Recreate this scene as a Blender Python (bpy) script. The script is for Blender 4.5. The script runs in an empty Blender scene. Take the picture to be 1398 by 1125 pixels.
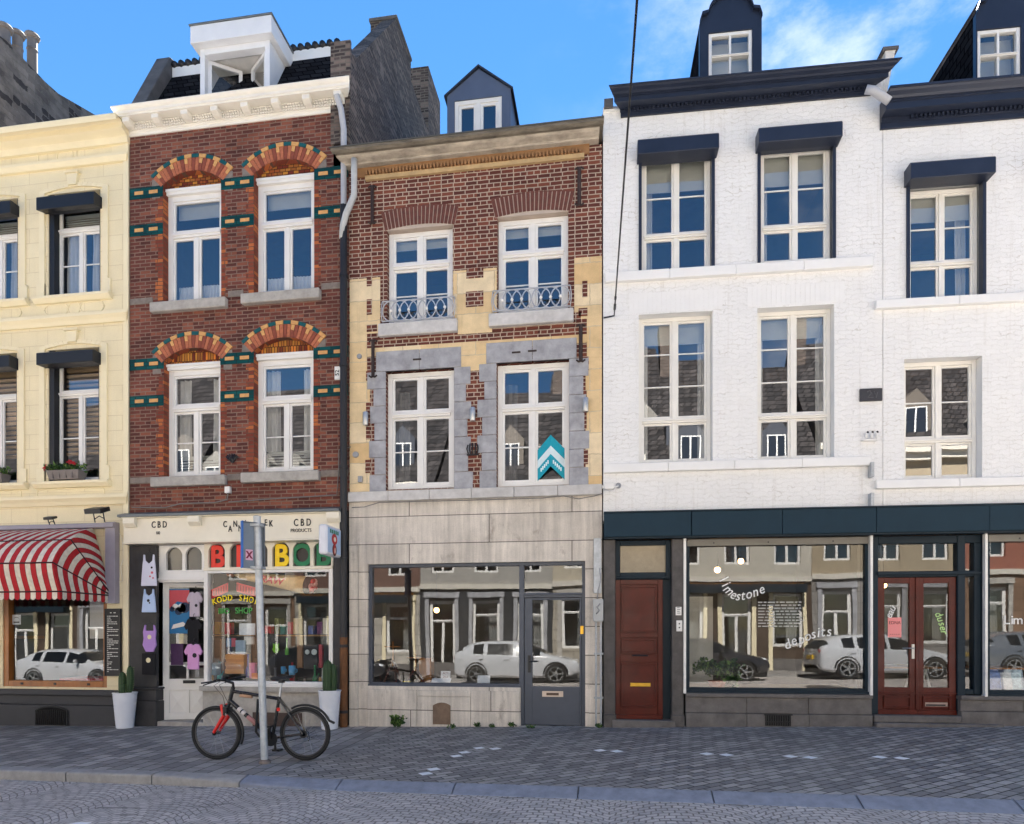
import bpy, bmesh, math, random
from mathutils import Vector, Matrix
random.seed(7); RNG = random.Random(19)
SC = bpy.context.scene
COL = SC.collection
R = math.radians
# ------------------------------------------------------------------ survey
# camera station: level camera, eye 1.47 m, 10.6 m from the facades (facades: Y = 0, street on the -Y side)
F, CX, HY, D, EZ = 900.0, 699.0, 865.0, 10.6, 1.47
TH = math.atan(.1475); SN, CS = math.sin(TH), math.cos(TH)
CAM = Vector((0, -D, EZ))
def ray(px, py):
    a = (px-CX)/F; b = (HY-py)/F
    return Vector((-SN+a*CS, CS+a*SN, b))
def gz(x, y=0.0): return .0185*x-.006+.015*min(0, max(y, -4.6))
def yk(x): return -3.99-.0619*x
def ground_hit(px, py):
    r = ray(px, py); t = 7.0
    for _ in range(40):
        p = CAM+r*t; t = (gz(p.x, p.y)-EZ)/r.z
    return CAM+r*t
def plane_x(px, py, X):
    r = ray(px, py); return CAM+r*(X/r.x)
def plane_y(px, py, Y):
    r = ray(px, py); return CAM+r*((Y-CAM.y)/r.y)
# ------------------------------------------------------------------ mesh builder
_chars = {}
def char_mesh(s, shear=0.0, ext=.004, off=0.0):
    k = (s, shear, ext, off)
    if k not in _chars:
        cu = bpy.data.curves.new('t', 'FONT'); cu.body = s; cu.size = 1; cu.shear = shear
        cu.extrude = ext; cu.offset = off; cu.align_x = 'CENTER'; cu.resolution_u = 3
        ob = bpy.data.objects.new('t', cu); COL.objects.link(ob)
        me = bpy.data.meshes.new_from_object(ob.evaluated_get(bpy.context.evaluated_depsgraph_get()))
        _chars[k] = ([v.co.copy() for v in me.vertices], [tuple(p.vertices) for p in me.polygons])
        bpy.data.objects.remove(ob); bpy.data.curves.remove(cu); bpy.data.meshes.remove(me)
    return _chars[k]
EACH = {'pilaster', 'granite_pilaster', 'glazed_band', 'white_post', 'shutter_rail', 'brick_inlay', 'yellow_band_brick', 'stone_band', 'modillion', 'fascia_bracket', 'wall_anchor', 'junction_cap', 'impost_stone', 'plinth_slab', 'iron_stay', 'jamb_brick', 'marl_stone_course', 'blue_stone_block', 'dormer_cheek', 'red_sign', 'white_disc', 'surround', 'flower', 'stem', 'trestle', 'wire', 'clamp', 'bracket'}
class MB:
    def __init__(s): s.v = []; s.f = []; s.m = []; s.uv = {}
    def add(s, vs, fs, m=0):
        b = len(s.v); s.v += [tuple(v) for v in vs]
        for f in fs: s.f.append(tuple(b+i for i in f)); s.m.append(m)
        return s
    def poly(s, pts, m=0, uv=None):
        s.add(pts, [tuple(range(len(pts)))], m)
        if uv: s.uv[len(s.f)-1] = uv
        return s
    def box(s, x0, x1, y0, y1, z0, z1, m=0):
        if x0 > x1: x0, x1 = x1, x0
        if y0 > y1: y0, y1 = y1, y0
        if z0 > z1: z0, z1 = z1, z0
        return s.add([(x0,y0,z0),(x1,y0,z0),(x1,y1,z0),(x0,y1,z0),(x0,y0,z1),(x1,y0,z1),(x1,y1,z1),(x0,y1,z1)],
              [(0,3,2,1),(4,5,6,7),(0,1,5,4),(1,2,6,5),(2,3,7,6),(3,0,4,7)], m)
    def prism(s, pts, y0, y1, m=0):           # pts: (x,z) counter-clockwise seen from -Y
        n = len(pts)
        vs = [(x, y0, z) for x, z in pts]+[(x, y1, z) for x, z in pts]
        fs = [tuple(range(n)), tuple(range(2*n-1, n-1, -1))]
        fs += [(i, i+n, (i+1) % n+n, (i+1) % n) for i in range(n)]
        return s.add(vs, fs, m)
    def prismx(s, pts, x0, x1, m=0, ml=0, mr=0):   # pts: (y,z) profile run along x, mitred ends by ml/mr
        n = len(pts)
        vs = [(x0+ml*min(0, y), y, z) for y, z in pts]+[(x1-mr*min(0, y), y, z) for y, z in pts]
        fs = [tuple(range(n-1, -1, -1)), tuple(range(n, 2*n))]
        fs += [(i, (i+1) % n, (i+1) % n+n, i+n) for i in range(n)]
        return s.add(vs, fs, m)
    def prismz(s, pts, z0, z1, m=0):
        n = len(pts)
        vs = [(x, y, z0) for x, y in pts]+[(x, y, z1) for x, y in pts]
        fs = [tuple(range(n-1, -1, -1)), tuple(range(n, 2*n))]
        fs += [(i, (i+1) % n, (i+1) % n+n, i+n) for i in range(n)]
        return s.add(vs, fs, m)
    def tube(s, pts, r, n=8, m=0, closed=False, cap=True):
        pts = [Vector(p) for p in pts]; k = len(pts); rings = []; up = None
        rr = r if isinstance(r, (list, tuple)) else [r]*k
        for i, p in enumerate(pts):
            a = pts[(i-1) % k] if (closed or i > 0) else p
            b = pts[(i+1) % k] if (closed or i < k-1) else p
            d = (b-a).normalized()
            if up is None: up = Vector((0, 0, 1)) if abs(d.z) < .9 else Vector((0, 1, 0))
            u = d.cross(up)
            if u.length < 1e-5: u = d.cross(Vector((1, .3, 0)))
            u.normalize(); w = u.cross(d).normalized(); up = w
            rings.append([p+(u*math.cos(2*math.pi*j/n)+w*math.sin(2*math.pi*j/n))*rr[i] for j in range(n)])
        vs = [q for rg in rings for q in rg]; fs = []
        for i in range(k if closed else k-1):
            i2 = (i+1) % k
            for j in range(n):
                j2 = (j+1) % n
                fs.append((i*n+j, i*n+j2, i2*n+j2, i2*n+j))
        if cap and not closed:
            fs.append(tuple(range(n-1, -1, -1))); fs.append(tuple((k-1)*n+j for j in range(n)))
        return s.add(vs, fs, m)
    def lathe(s, prof, c=(0,0,0), n=20, m=0, axis='z', bump=None):
        vs = []; k = len(prof)
        for r, h in prof:
            for j in range(n):
                a = 2*math.pi*j/n; q = r*(bump(a) if bump else 1)
                x, y = q*math.cos(a), q*math.sin(a)
                p = (x, y, h) if axis == 'z' else ((x, h, y) if axis == 'y' else (h, x, y))
                vs.append((c[0]+p[0], c[1]+p[1], c[2]+p[2]))
        fs = [(i*n+j, i*n+(j+1) % n, (i+1)*n+(j+1) % n, (i+1)*n+j) for i in range(k-1) for j in range(n)]
        fs += [tuple(range(n-1, -1, -1)), tuple((k-1)*n+j for j in range(n))]
        return s.add(vs, fs, m)
    def ball(s, c, r, m=0, n=10, k=7, sq=(1,1,1)):
        vs = [(c[0]+r*sq[0]*math.sin(math.pi*i/k)*math.cos(2*math.pi*j/n), c[1]+r*sq[1]*math.sin(math.pi*i/k)*math.sin(2*math.pi*j/n), c[2]+r*sq[2]*math.cos(math.pi*i/k)) for i in range(1, k) for j in range(n)]
        t = len(vs); vs += [(c[0], c[1], c[2]+r*sq[2]), (c[0], c[1], c[2]-r*sq[2])]
        fs = [(i*n+j, (i+1)*n+j, (i+1)*n+(j+1) % n, i*n+(j+1) % n) for i in range(k-2) for j in range(n)]
        fs += [(t, j, (j+1) % n) for j in range(n)]+[(t+1, (k-2)*n+(j+1) % n, (k-2)*n+j) for j in range(n)]
        return s.add(vs, fs, m)
    def text(s, txt, x, z, y, size, m=0, rot=0, shear=0, sx=1.0, off=0.0, ext=.004):
        vs, fs = char_mesh(txt, shear, ext/size, off)
        c, q = math.cos(rot), math.sin(rot)
        return s.add([(x+(v.x*sx*c-v.y*q)*size, y-v.z*size-ext, z+(v.x*sx*q+v.y*c)*size) for v in vs], fs, m)
    def xf(s, M, i0=0):
        for i in range(i0, len(s.v)): s.v[i] = tuple(M @ Vector(s.v[i]))
        return s
    def clusters(s, gap=.01):          # groups of faces whose pieces touch each other
        par = list(range(len(s.v)))
        def find(i):
            while par[i] != i: par[i] = par[par[i]]; i = par[i]
            return i
        for f in s.f:
            for i in f[1:]: par[find(i)] = find(f[0])
        box = {}
        for f in s.f:
            r = find(f[0]); b = box.setdefault(r, [9e9]*3+[-9e9]*3)
            for i in f:
                for k in range(3): b[k] = min(b[k], s.v[i][k]); b[k+3] = max(b[k+3], s.v[i][k])
        rs = list(box); grp = {r: r for r in rs}
        def g(r):
            while grp[r] != r: r = grp[r]
            return r
        for i, a in enumerate(rs):
            for b in rs[i+1:]:
                A, Q = box[a], box[b]
                if all(A[k] <= Q[k+3]+gap and Q[k] <= A[k+3]+gap for k in range(3)): grp[g(a)] = g(b)
        out = {}
        for k, f in enumerate(s.f): out.setdefault(g(find(f[0])), []).append(k)
        return list(out.values())
    def build(s, name, mats, parent=None, smooth=False, bevel=0, autosmooth=False):
        if name in EACH:
            cl = s.clusters()
            if len(cl) > 1:
                res = []
                for fs in cl:
                    q = MB(); mp = {}
                    for k in fs:
                        idx = []
                        for i in s.f[k]:
                            if i not in mp: mp[i] = len(q.v); q.v.append(s.v[i])
                            idx.append(mp[i])
                        q.f.append(tuple(idx)); q.m.append(s.m[k])
                    res.append(q._build(name, mats, parent, smooth, bevel, autosmooth))
                return res[0]
        return s._build(name, mats, parent, smooth, bevel, autosmooth)
    def _build(s, name, mats, parent=None, smooth=False, bevel=0, autosmooth=False):
        me = bpy.data.meshes.new(name); me.from_pydata(s.v, [], s.f)
        if not isinstance(mats, (list, tuple)): mats = [mats]
        for q in mats: me.materials.append(q)
        me.polygons.foreach_set('material_index', [min(i, len(mats)-1) for i in s.m])
        if smooth: me.polygons.foreach_set('use_smooth', [True]*len(s.f))
        if s.uv:
            ul = me.uv_layers.new(name='UVMap')
            for p in me.polygons:
                u = s.uv.get(p.index)
                if u:
                    for li, q in zip(p.loop_indices, u): ul.data[li].uv = q
        me.update()
        o = bpy.data.objects.new(name, me); COL.objects.link(o)
        if parent: o.parent = parent
        if autosmooth:
            try: me.set_sharp_from_angle(angle=R(40))
            except Exception: pass
        if bevel:
            b = o.modifiers.new('bevel', 'BEVEL'); b.width = bevel; b.segments = 1; b.limit_method = 'ANGLE'
        return o
def tag(o, label=None, cat=None, group=None, kind=None):
    if label: o['label'] = label
    if cat: o['category'] = cat
    if group: o['group'] = group
    if kind: o['kind'] = kind
    return o
def empty(name, loc, rz=0, label=None, cat=None, group=None):
    o = bpy.data.objects.new(name, None); COL.objects.link(o); o.location = loc; o.rotation_euler = (0, 0, rz)
    o.empty_display_size = .2
    return tag(o, label, cat, group)
def copy_tree(o, parent=None):
    c = o.copy(); COL.objects.link(c)
    if parent: c.parent = parent
    for ch in [q for q in bpy.data.objects if q.parent == o and q != c]: copy_tree(ch, c)
    return c
# ------------------------------------------------------------------ materials
def lin(*c):
    f = lambda u: u/12.92 if u <= .04045 else ((u+.055)/1.055)**2.4
    return tuple(f(v/255) for v in c)+(1,)
class NT:
    def __init__(s, name):
        s.mat = bpy.data.materials.new(name); s.mat.use_nodes = True
        s.t = s.mat.node_tree; s.b = s.t.nodes['Principled BSDF']; s.out = s.t.nodes['Material Output']
    def n(s, typ, **kw):
        nd = s.t.nodes.new(typ)
        for k, v in kw.items():
            if k.startswith('_'): setattr(nd, k[1:], v)
        for k, v in kw.items():
            if k.startswith('_'): continue
            key = int(k[1:]) if k[0] == 'i' and k[1:].isdigit() else k.replace('__', ' ')
            s.set(nd.inputs[key], v)
        return nd
    def set(s, sock, v):
        if isinstance(v, bpy.types.NodeSocket): s.t.links.new(v, sock)
        elif isinstance(v, bpy.types.Node): s.t.links.new(v.outputs[0], sock)
        else: sock.default_value = v
    def math(s, op, a, b=0.0): return s.n('ShaderNodeMath', _operation=op, i0=a, i1=b).outputs[0]
    def xyz(s, kind='Object'):
        tc = s.n('ShaderNodeTexCoord'); sp = s.n('ShaderNodeSeparateXYZ', i0=tc.outputs[kind]); return sp.outputs
    def vec(s, x, y, z=0.0): return s.n('ShaderNodeCombineXYZ', i0=x, i1=y, i2=z).outputs[0]
    def noise(s, vec, scale, detail=4, rough=.6): return s.n('ShaderNodeTexNoise', Vector=vec, Scale=scale, Detail=detail, Roughness=rough).outputs[0]
    def mix(s, fac, a, b, blend='MIX'):
        nd = s.n('ShaderNodeMix', _data_type='RGBA', _blend_type=blend)
        s.set(nd.inputs[0], fac); s.set(nd.inputs[6], a); s.set(nd.inputs[7], b); return nd.outputs[2]
    def ramp(s, fac, lo, hi, a=0.0, b=1.0): return s.n('ShaderNodeMapRange', i0=fac, i1=lo, i2=hi, i3=a, i4=b).outputs[0]
    def bump(s, h, strength=.3, dist=.01, normal=None):
        nd = s.n('ShaderNodeBump', Strength=strength, Distance=dist, Height=h)
        if normal: s.set(nd.inputs['Normal'], normal)
        s.set(s.b.inputs['Normal'], nd.outputs[0]); return nd.outputs[0]
_m = {}
def mk(name, col, rough=.6, metal=0.0, var=.10, scale=5.0, bump=0.0, bscale=60.0, spec=.4, stretch=1.0, coat=0.0):
    if name in _m: return _m[name]
    t = NT(name); x, y, z = t.xyz()
    v = t.vec(x, y, t.math('MULTIPLY', z, stretch))
    n1 = t.noise(v, scale, 5, .65)
    f = t.ramp(n1, .28, .72)
    a = tuple(max(0, c*(1-var)) for c in col[:3])+(1,); b = tuple(min(1, c*(1+var)) for c in col[:3])+(1,)
    t.set(t.b.inputs['Base Color'], t.mix(f, a, b))
    t.set(t.b.inputs['Roughness'], t.ramp(n1, .2, .8, max(.02, rough-.08), min(1, rough+.08)))
    t.b.inputs['Metallic'].default_value = metal
    t.b.inputs['Specular IOR Level'].default_value = spec
    if coat: t.b.inputs['Coat Weight'].default_value = coat; t.b.inputs['Coat Roughness'].default_value = .08
    if bump: t.bump(t.noise(v, bscale, 4, .6), bump, .01)
    _m[name] = t.mat; return t.mat
def brick(name, c1, c2, mortar, bw, bh, ms, rough=.85, bump=.6, squash=1.0, bias=0.0, grime=.25, wob=.004, c3=None, msm=.1, gs=1.3, soil=None, spec=.12):
    if name in _m: return _m[name]
    t = NT(name); x, y, z = t.xyz()
    u = t.math('ADD', x, y)
    v0 = t.vec(u, z)
    wv = t.noise(v0, 9, 2); w2 = t.noise(t.vec(z, u, 3.0), 7, 2)
    u2 = t.math('ADD', u, t.math('MULTIPLY', t.math('SUBTRACT', wv, .5), wob*4)); z2 = t.math('ADD', z, t.math('MULTIPLY', t.math('SUBTRACT', w2, .5), wob*4))
    vv = t.vec(u2, z2)
    b = t.n('ShaderNodeTexBrick', Vector=vv, Color1=c1, Color2=c2, Mortar=mortar, Scale=1.0, i5=ms, i6=msm, i7=bias, i8=bw, i9=bh)
    b.squash = squash; b.squash_frequency = 2
    col = b.outputs[0]
    if c3:
        pick = t.n('ShaderNodeTexNoise', Vector=t.vec(t.math('SNAP', u2, bw), t.math('SNAP', z2, bh), 1.7), Scale=31.0, Detail=0.0).outputs[0]
        f3 = t.math('MULTIPLY', t.math('GREATER_THAN', pick, .62), t.math('SUBTRACT', 1.0, b.outputs[1]))
        col = t.mix(f3, col, c3)
    g = t.ramp(t.noise(v0, gs, 6, .65), .3, .7, 1-grime, 1+grime*.5)
    fine = t.ramp(t.noise(v0, 90, 3, .7), .25, .75, .86, 1.12)
    col = t.mix(1.0, col, t.vec(t.math('MULTIPLY', g, fine), t.math('MULTIPLY', g, fine), t.math('MULTIPLY', g, fine)), 'MULTIPLY')
    if soil:                       # dirt caught in the joints, in patches, and thin run-off streaks
        pm = t.ramp(t.noise(t.vec(t.math('MULTIPLY', u, .7), z), 1.7, 6, .75), .52, .72)
        jm = t.ramp(b.outputs[1], .35, .95)
        col = t.mix(t.math('MULTIPLY', t.math('MULTIPLY', pm, jm), .85), col, soil)
        sm_ = t.ramp(t.noise(t.vec(t.math('MULTIPLY', u, 7), t.math('MULTIPLY', z, .35)), 1.3, 6, .75), .55, .85)
        col = t.mix(t.math('MULTIPLY', sm_, .42), col, soil)
    t.set(t.b.inputs['Base Color'], col)
    t.b.inputs['Roughness'].default_value = rough; t.b.inputs['Specular IOR Level'].default_value = spec
    h = t.math('ADD', t.math('SUBTRACT', 1.0, b.outputs[1]), t.math('MULTIPLY', t.noise(v0, 55, 4), .35))
    t.bump(h, bump, .012)
    _m[name] = t.mat; return t.mat
def glassmat(name, refl=.5, tint=(.93, .95, .95, 1), wave=.15, gl=(1, 1, 1, 1)):
    if name in _m: return _m[name]
    t = NT(name); t.t.nodes.remove(t.b)
    tr = t.n('ShaderNodeBsdfTransparent', Color=tint); g = t.n('ShaderNodeBsdfGlossy', Color=gl, Roughness=.0)
    x, y, z = t.xyz()
    bp = t.n('ShaderNodeBump', Strength=wave, Distance=.01, Height=t.noise(t.vec(x, y, t.math('MULTIPLY', z, .7)), 1.1, 1))
    t.set(g.inputs['Normal'], bp.outputs[0])
    lw = t.n('ShaderNodeLayerWeight', Blend=.25)
    fac = t.ramp(lw.outputs['Fresnel'], 0.0, .6, refl, min(1, refl+.4))
    mx = t.n('ShaderNodeMixShader'); t.set(mx.inputs[0], fac); t.set(mx.inputs[1], tr.outputs[0]); t.set(mx.inputs[2], g.outputs[0])
    t.set(t.out.inputs[0], mx.outputs[0]); _m[name] = t.mat; return t.mat
def emis(name, col, st):
    if name in _m: return _m[name]
    t = NT(name); t.b.inputs['Base Color'].default_value = col
    t.b.inputs['Emission Color'].default_value = col; t.b.inputs['Emission Strength'].default_value = st
    _m[name] = t.mat; return t.mat

WHITEP = mk('white_paint', lin(232, 230, 226), .35, var=.04, scale=3, bump=.03)
CREAMP = mk('cream_paint', lin(232, 224, 205), .4, var=.05, scale=3, bump=.05)
NAVY = mk('navy_paint', lin(36, 43, 60), .35, var=.18, scale=2.5, bump=.04)
BLACKM = mk('black_metal', lin(26, 27, 31), .4, var=.2)
RUBBER = mk('black_rubber', lin(30, 30, 31), .75, var=.15)
GALV = mk('galvanised_steel', lin(176, 180, 184), .45, .25, var=.18, scale=14, bump=.05)
GREYP = mk('grey_paint', lin(150, 152, 156), .45, var=.08)
ZINC = mk('zinc', lin(110, 116, 120), .5, .5, var=.15)
DARKSTONE = mk('dark_granite', lin(84, 80, 78), .7, var=.35, scale=7, bump=.3, bscale=45)
STONE = mk('grey_stone', lin(170, 165, 158), .8, var=.26, scale=6, bump=.35, bscale=40)
BLUESTONE = mk('blue_stone', lin(160, 160, 164), .75, var=.30, scale=4.5, bump=.6, bscale=24)
PALEBLUESTONE = mk('pale_blue_stone', lin(196, 193, 190), .75, var=.2, scale=5, bump=.35, bscale=30)
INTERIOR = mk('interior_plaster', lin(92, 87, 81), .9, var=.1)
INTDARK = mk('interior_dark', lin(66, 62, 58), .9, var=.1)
FLOORWOOD = mk('interior_floor', lin(120, 92, 66), .6, var=.2, scale=3)
WOOD = mk('brown_wood', lin(150, 96, 44), .5, var=.25, scale=9, stretch=.15, bump=.1)
CURT = mk('white_curtain', lin(214, 212, 208), .9, var=.06)
BLINDW = mk('pale_blind', lin(190, 190, 182), .8, var=.05)
BLINDB = mk('tan_blind', lin(178, 148, 112), .8, var=.1)
BRASS = mk('brass', lin(190, 150, 60), .3, .9, var=.15)
GL_UP = glassmat('window_glass', .21, wave=.26)
GL_SH = glassmat('shop_glass', .075, wave=.16)
GL_LOW = glassmat('door_glass', .05, wave=.10)
GL_OPP = glassmat('far_glass', .25, wave=.05)
SLATE = brick('black_slates', lin(50, 50, 53), lin(34, 34, 37), lin(14, 14, 16), .22, .13, .010, rough=.9, bump=1.0, wob=.006, spec=0.0)
SLATE2 = brick('grey_slates', lin(80, 80, 84), lin(62, 62, 67), lin(40, 40, 44), .25, .16, .006, rough=.65, bump=.6, wob=.006)
# ------------------------------------------------------------------ wall with openings
def wall(name, outer, holes, depth, mat, parent, rmat=None, thick=None):
    bm = bmesh.new(); loops = []
    for lp in [outer]+holes:
        vs = [bm.verts.new((x, 0, z)) for x, z in lp]
        for i in range(len(vs)): bm.edges.new((vs[i], vs[(i+1) % len(vs)]))
        loops.append(vs)
    bmesh.ops.triangle_fill(bm, use_beauty=True, use_dissolve=False, edges=list(bm.edges), normal=(0, -1, 0))
    for f in bm.faces:
        f.normal_update()
        if f.normal.y > 0: f.normal_flip()
    for k, vs in enumerate(loops):
        dd = depth if k else (thick or depth)
        ws = [bm.verts.new((v.co.x, dd, v.co.z)) for v in vs]
        n = len(vs)
        for i in range(n):
            f = bm.faces.new((vs[i], vs[(i+1) % n], ws[(i+1) % n], ws[i])); f.material_index = 1 if (k and rmat) else 0
    bmesh.ops.recalc_face_normals(bm, faces=[f for f in bm.faces if abs(f.normal.y) < .5])
    me = bpy.data.meshes.new(name); bm.to_mesh(me); bm.free()
    me.materials.append(mat)
    if rmat: me.materials.append(rmat)
    o = bpy.data.objects.new(name, me); COL.objects.link(o); o.parent = parent
    return o
def rect(x0, x1, z0, z1): return [(x0, z0), (x1, z0), (x1, z1), (x0, z1)]
def arcpts(x0, x1, zs, rise, n=12):   # points of a segmental arch from right spring to left spring
    w = (x1-x0)/2; rad = (w*w+rise*rise)/(2*rise); cz = zs+rise-rad; cx = (x0+x1)/2; a0 = math.asin(w/rad)
    return [(cx+rad*math.sin(a0-2*a0*i/n), cz+rad*math.cos(a0-2*a0*i/n)) for i in range(n+1)]
class House:
    def __init__(s, name, X, Y, rot, label, cat='house', group=None):
        s.o = Vector((X, Y, gz(X))); s.rot = rot
        s.root = empty(name, s.o, rot, label, cat, group)
        s.n = Vector((-math.sin(rot), math.cos(rot), 0)); s.e = Vector((math.cos(rot), math.sin(rot), 0))
    def at(s, px, py, d=0.0):
        r = ray(px, py); t = ((s.o-CAM).dot(s.n)+d)/r.dot(s.n); p = CAM+r*t-s.o
        return p.dot(s.e), p.z
    def X(s, px, py, d=0.0): return s.at(px, py, d)[0]
    def Z(s, px, py, d=0.0): return s.at(px, py, d)[1]
    def R(s, xl, xr, yt, yb, d=0.0):          # opening from its photo extents
        ym = (yt+yb)/2; xm = (xl+xr)/2
        return s.X(xl, ym, d), s.X(xr, ym, d), s.Z(xm, yb, d), s.Z(xm, yt, d)
    def w(s, x, y, z): return s.o+s.e*x+s.n*y+Vector((0, 0, z))
    def shell(s, x0, x1, z1, floors, back=7.0, rooms=3.2, mat=None, g=.006, front=.31, glow=None):
        mb = MB(); x0 += g; x1 -= g
        for q in (x0, x1-.2): mb.box(q, q+.2, front, back, -.3, z1, 0)
        mb.box(x0, x1, back-.2, back+.002, -.3, z1-.002, 0)
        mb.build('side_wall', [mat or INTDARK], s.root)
        mi = MB()
        for k, zf in enumerate(floors):
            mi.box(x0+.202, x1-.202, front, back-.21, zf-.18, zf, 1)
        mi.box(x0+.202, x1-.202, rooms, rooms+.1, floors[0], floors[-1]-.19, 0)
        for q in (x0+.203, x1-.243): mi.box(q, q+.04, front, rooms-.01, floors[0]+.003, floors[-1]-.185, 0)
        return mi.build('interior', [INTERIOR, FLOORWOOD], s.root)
def window(H, x0, x1, z0, z1, y, rows, fr=.06, tr=.07, mu=.07, sash=.035, bar=.022, mat=None, glass=None, dp=.07, parent=None, gname='pane', name='window', label=None):
    """rows from the bottom: (share of the height, columns, horizontal glazing bars)"""
    mat = mat or WHITEP; mb = MB()
    mb.box(x0, x0+fr, y, y+dp, z0, z1); mb.box(x1-fr, x1, y, y+dp, z0, z1)
    mb.box(x0+fr, x1-fr, y+.002, y+dp, z0, z0+fr); mb.box(x0+fr, x1-fr, y+.002, y+dp, z1-fr, z1)
    tot = sum(r[0] for r in rows); H_ = z1-z0-2*fr; z = z0+fr; cells = []
    for k, (sh, nc, nb) in enumerate(rows):
        h = H_*sh/tot; za, zb = z, z+h
        if k < len(rows)-1:
            mb.box(x0+fr, x1-fr, y-.012, y+dp, zb-tr/2, zb+tr/2)
            mb.box(x0+fr-.01, x1-fr+.01, y-.03, y-.0125, zb-tr*.12, zb+tr*.3); zb -= tr/2
        if k > 0: za += tr/2
        wc = (x1-x0-2*fr)/nc
        for c in range(nc):
            xa = x0+fr+wc*c; xb = xa+wc; cells.append((xa-.01, xb+.01, za-.03, zb+.03))
            if c > 0: mb.box(xa-mu/2, xa+mu/2, y+.004, y+dp, za, zb); xa += mu/2
            if c < nc-1: xb -= mu/2
            if sash:
                q = y+.022
                mb.box(xa, xa+sash, q, q+.035, za, zb); mb.box(xb-sash, xb, q, q+.035, za, zb)
                mb.box(xa+sash, xb-sash, q+.001, q+.034, za, za+sash*1.2); mb.box(xa+sash, xb-sash, q+.001, q+.034, zb-sash, zb)
            for b in range(nb):
                zz = za+(zb-za)*(b+1)/(nb+1); mb.box(xa+sash, xb-sash, y+.03, y+.05, zz-bar/2, zz+bar/2)
        z += h
    w = mb.build(name, mat, parent or H.root, bevel=.004)
    if label: w['label'] = label
    g = MB(); yy = y+.042
    for a, b, c, d in cells:       # every light sits a little differently in its sash
        tx, tz = RNG.uniform(-.006, .006), RNG.uniform(-.006, .006); b -= .0105; d -= .031 if d < z1-.05 else 0
        g.poly([(a, yy-tx-tz, c), (b, yy+tx-tz, c), (b, yy+tx+tz, d), (a, yy-tx+tz, d)])
    g.build(gname, glass or GL_UP, w)
    return w
def curtain(w, x0, x1, z0, z1, y, mat, amp=.03, per=.11, name='curtain', gather=0.0):
    n = max(8, int((x1-x0)/per*8)); mb = MB(); vs = []; ph = random.random()*6
    for k in range(5):
        f = k/4; z = z1+(z0-z1)*f
        for i in range(n+1):
            u = i/n; x = x0+(x1-x0)*u*(1-gather*math.sin(f*math.pi*.8))
            vs.append((x, y+amp*math.sin(2*math.pi*(x1-x0)*u/per+ph)*(.7+.4*f)+.008*math.sin(9*u+5*f), z))
    fs = [(k*(n+1)+i, (k+1)*(n+1)+i, (k+1)*(n+1)+i+1, k*(n+1)+i+1) for k in range(4) for i in range(n)]
    return mb.add(vs, fs).build(name, mat, w, smooth=True)
def blind(w, x0, x1, z0, z1, y, mat, slat=.0, name='blind'):
    mb = MB()
    if slat:
        k = int((z1-z0)/slat)
        for i in range(k): mb.box(x0, x1, y, y+slat*.5, z1-i*slat-slat*.55, z1-i*slat-.003)
    else: mb.box(x0, x1, y, y+.012, z0, z1)
    mb.box(x0, x1, y-.01, y+.04, z1, z1+.04)
    return mb.build(name, mat, w)
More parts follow.
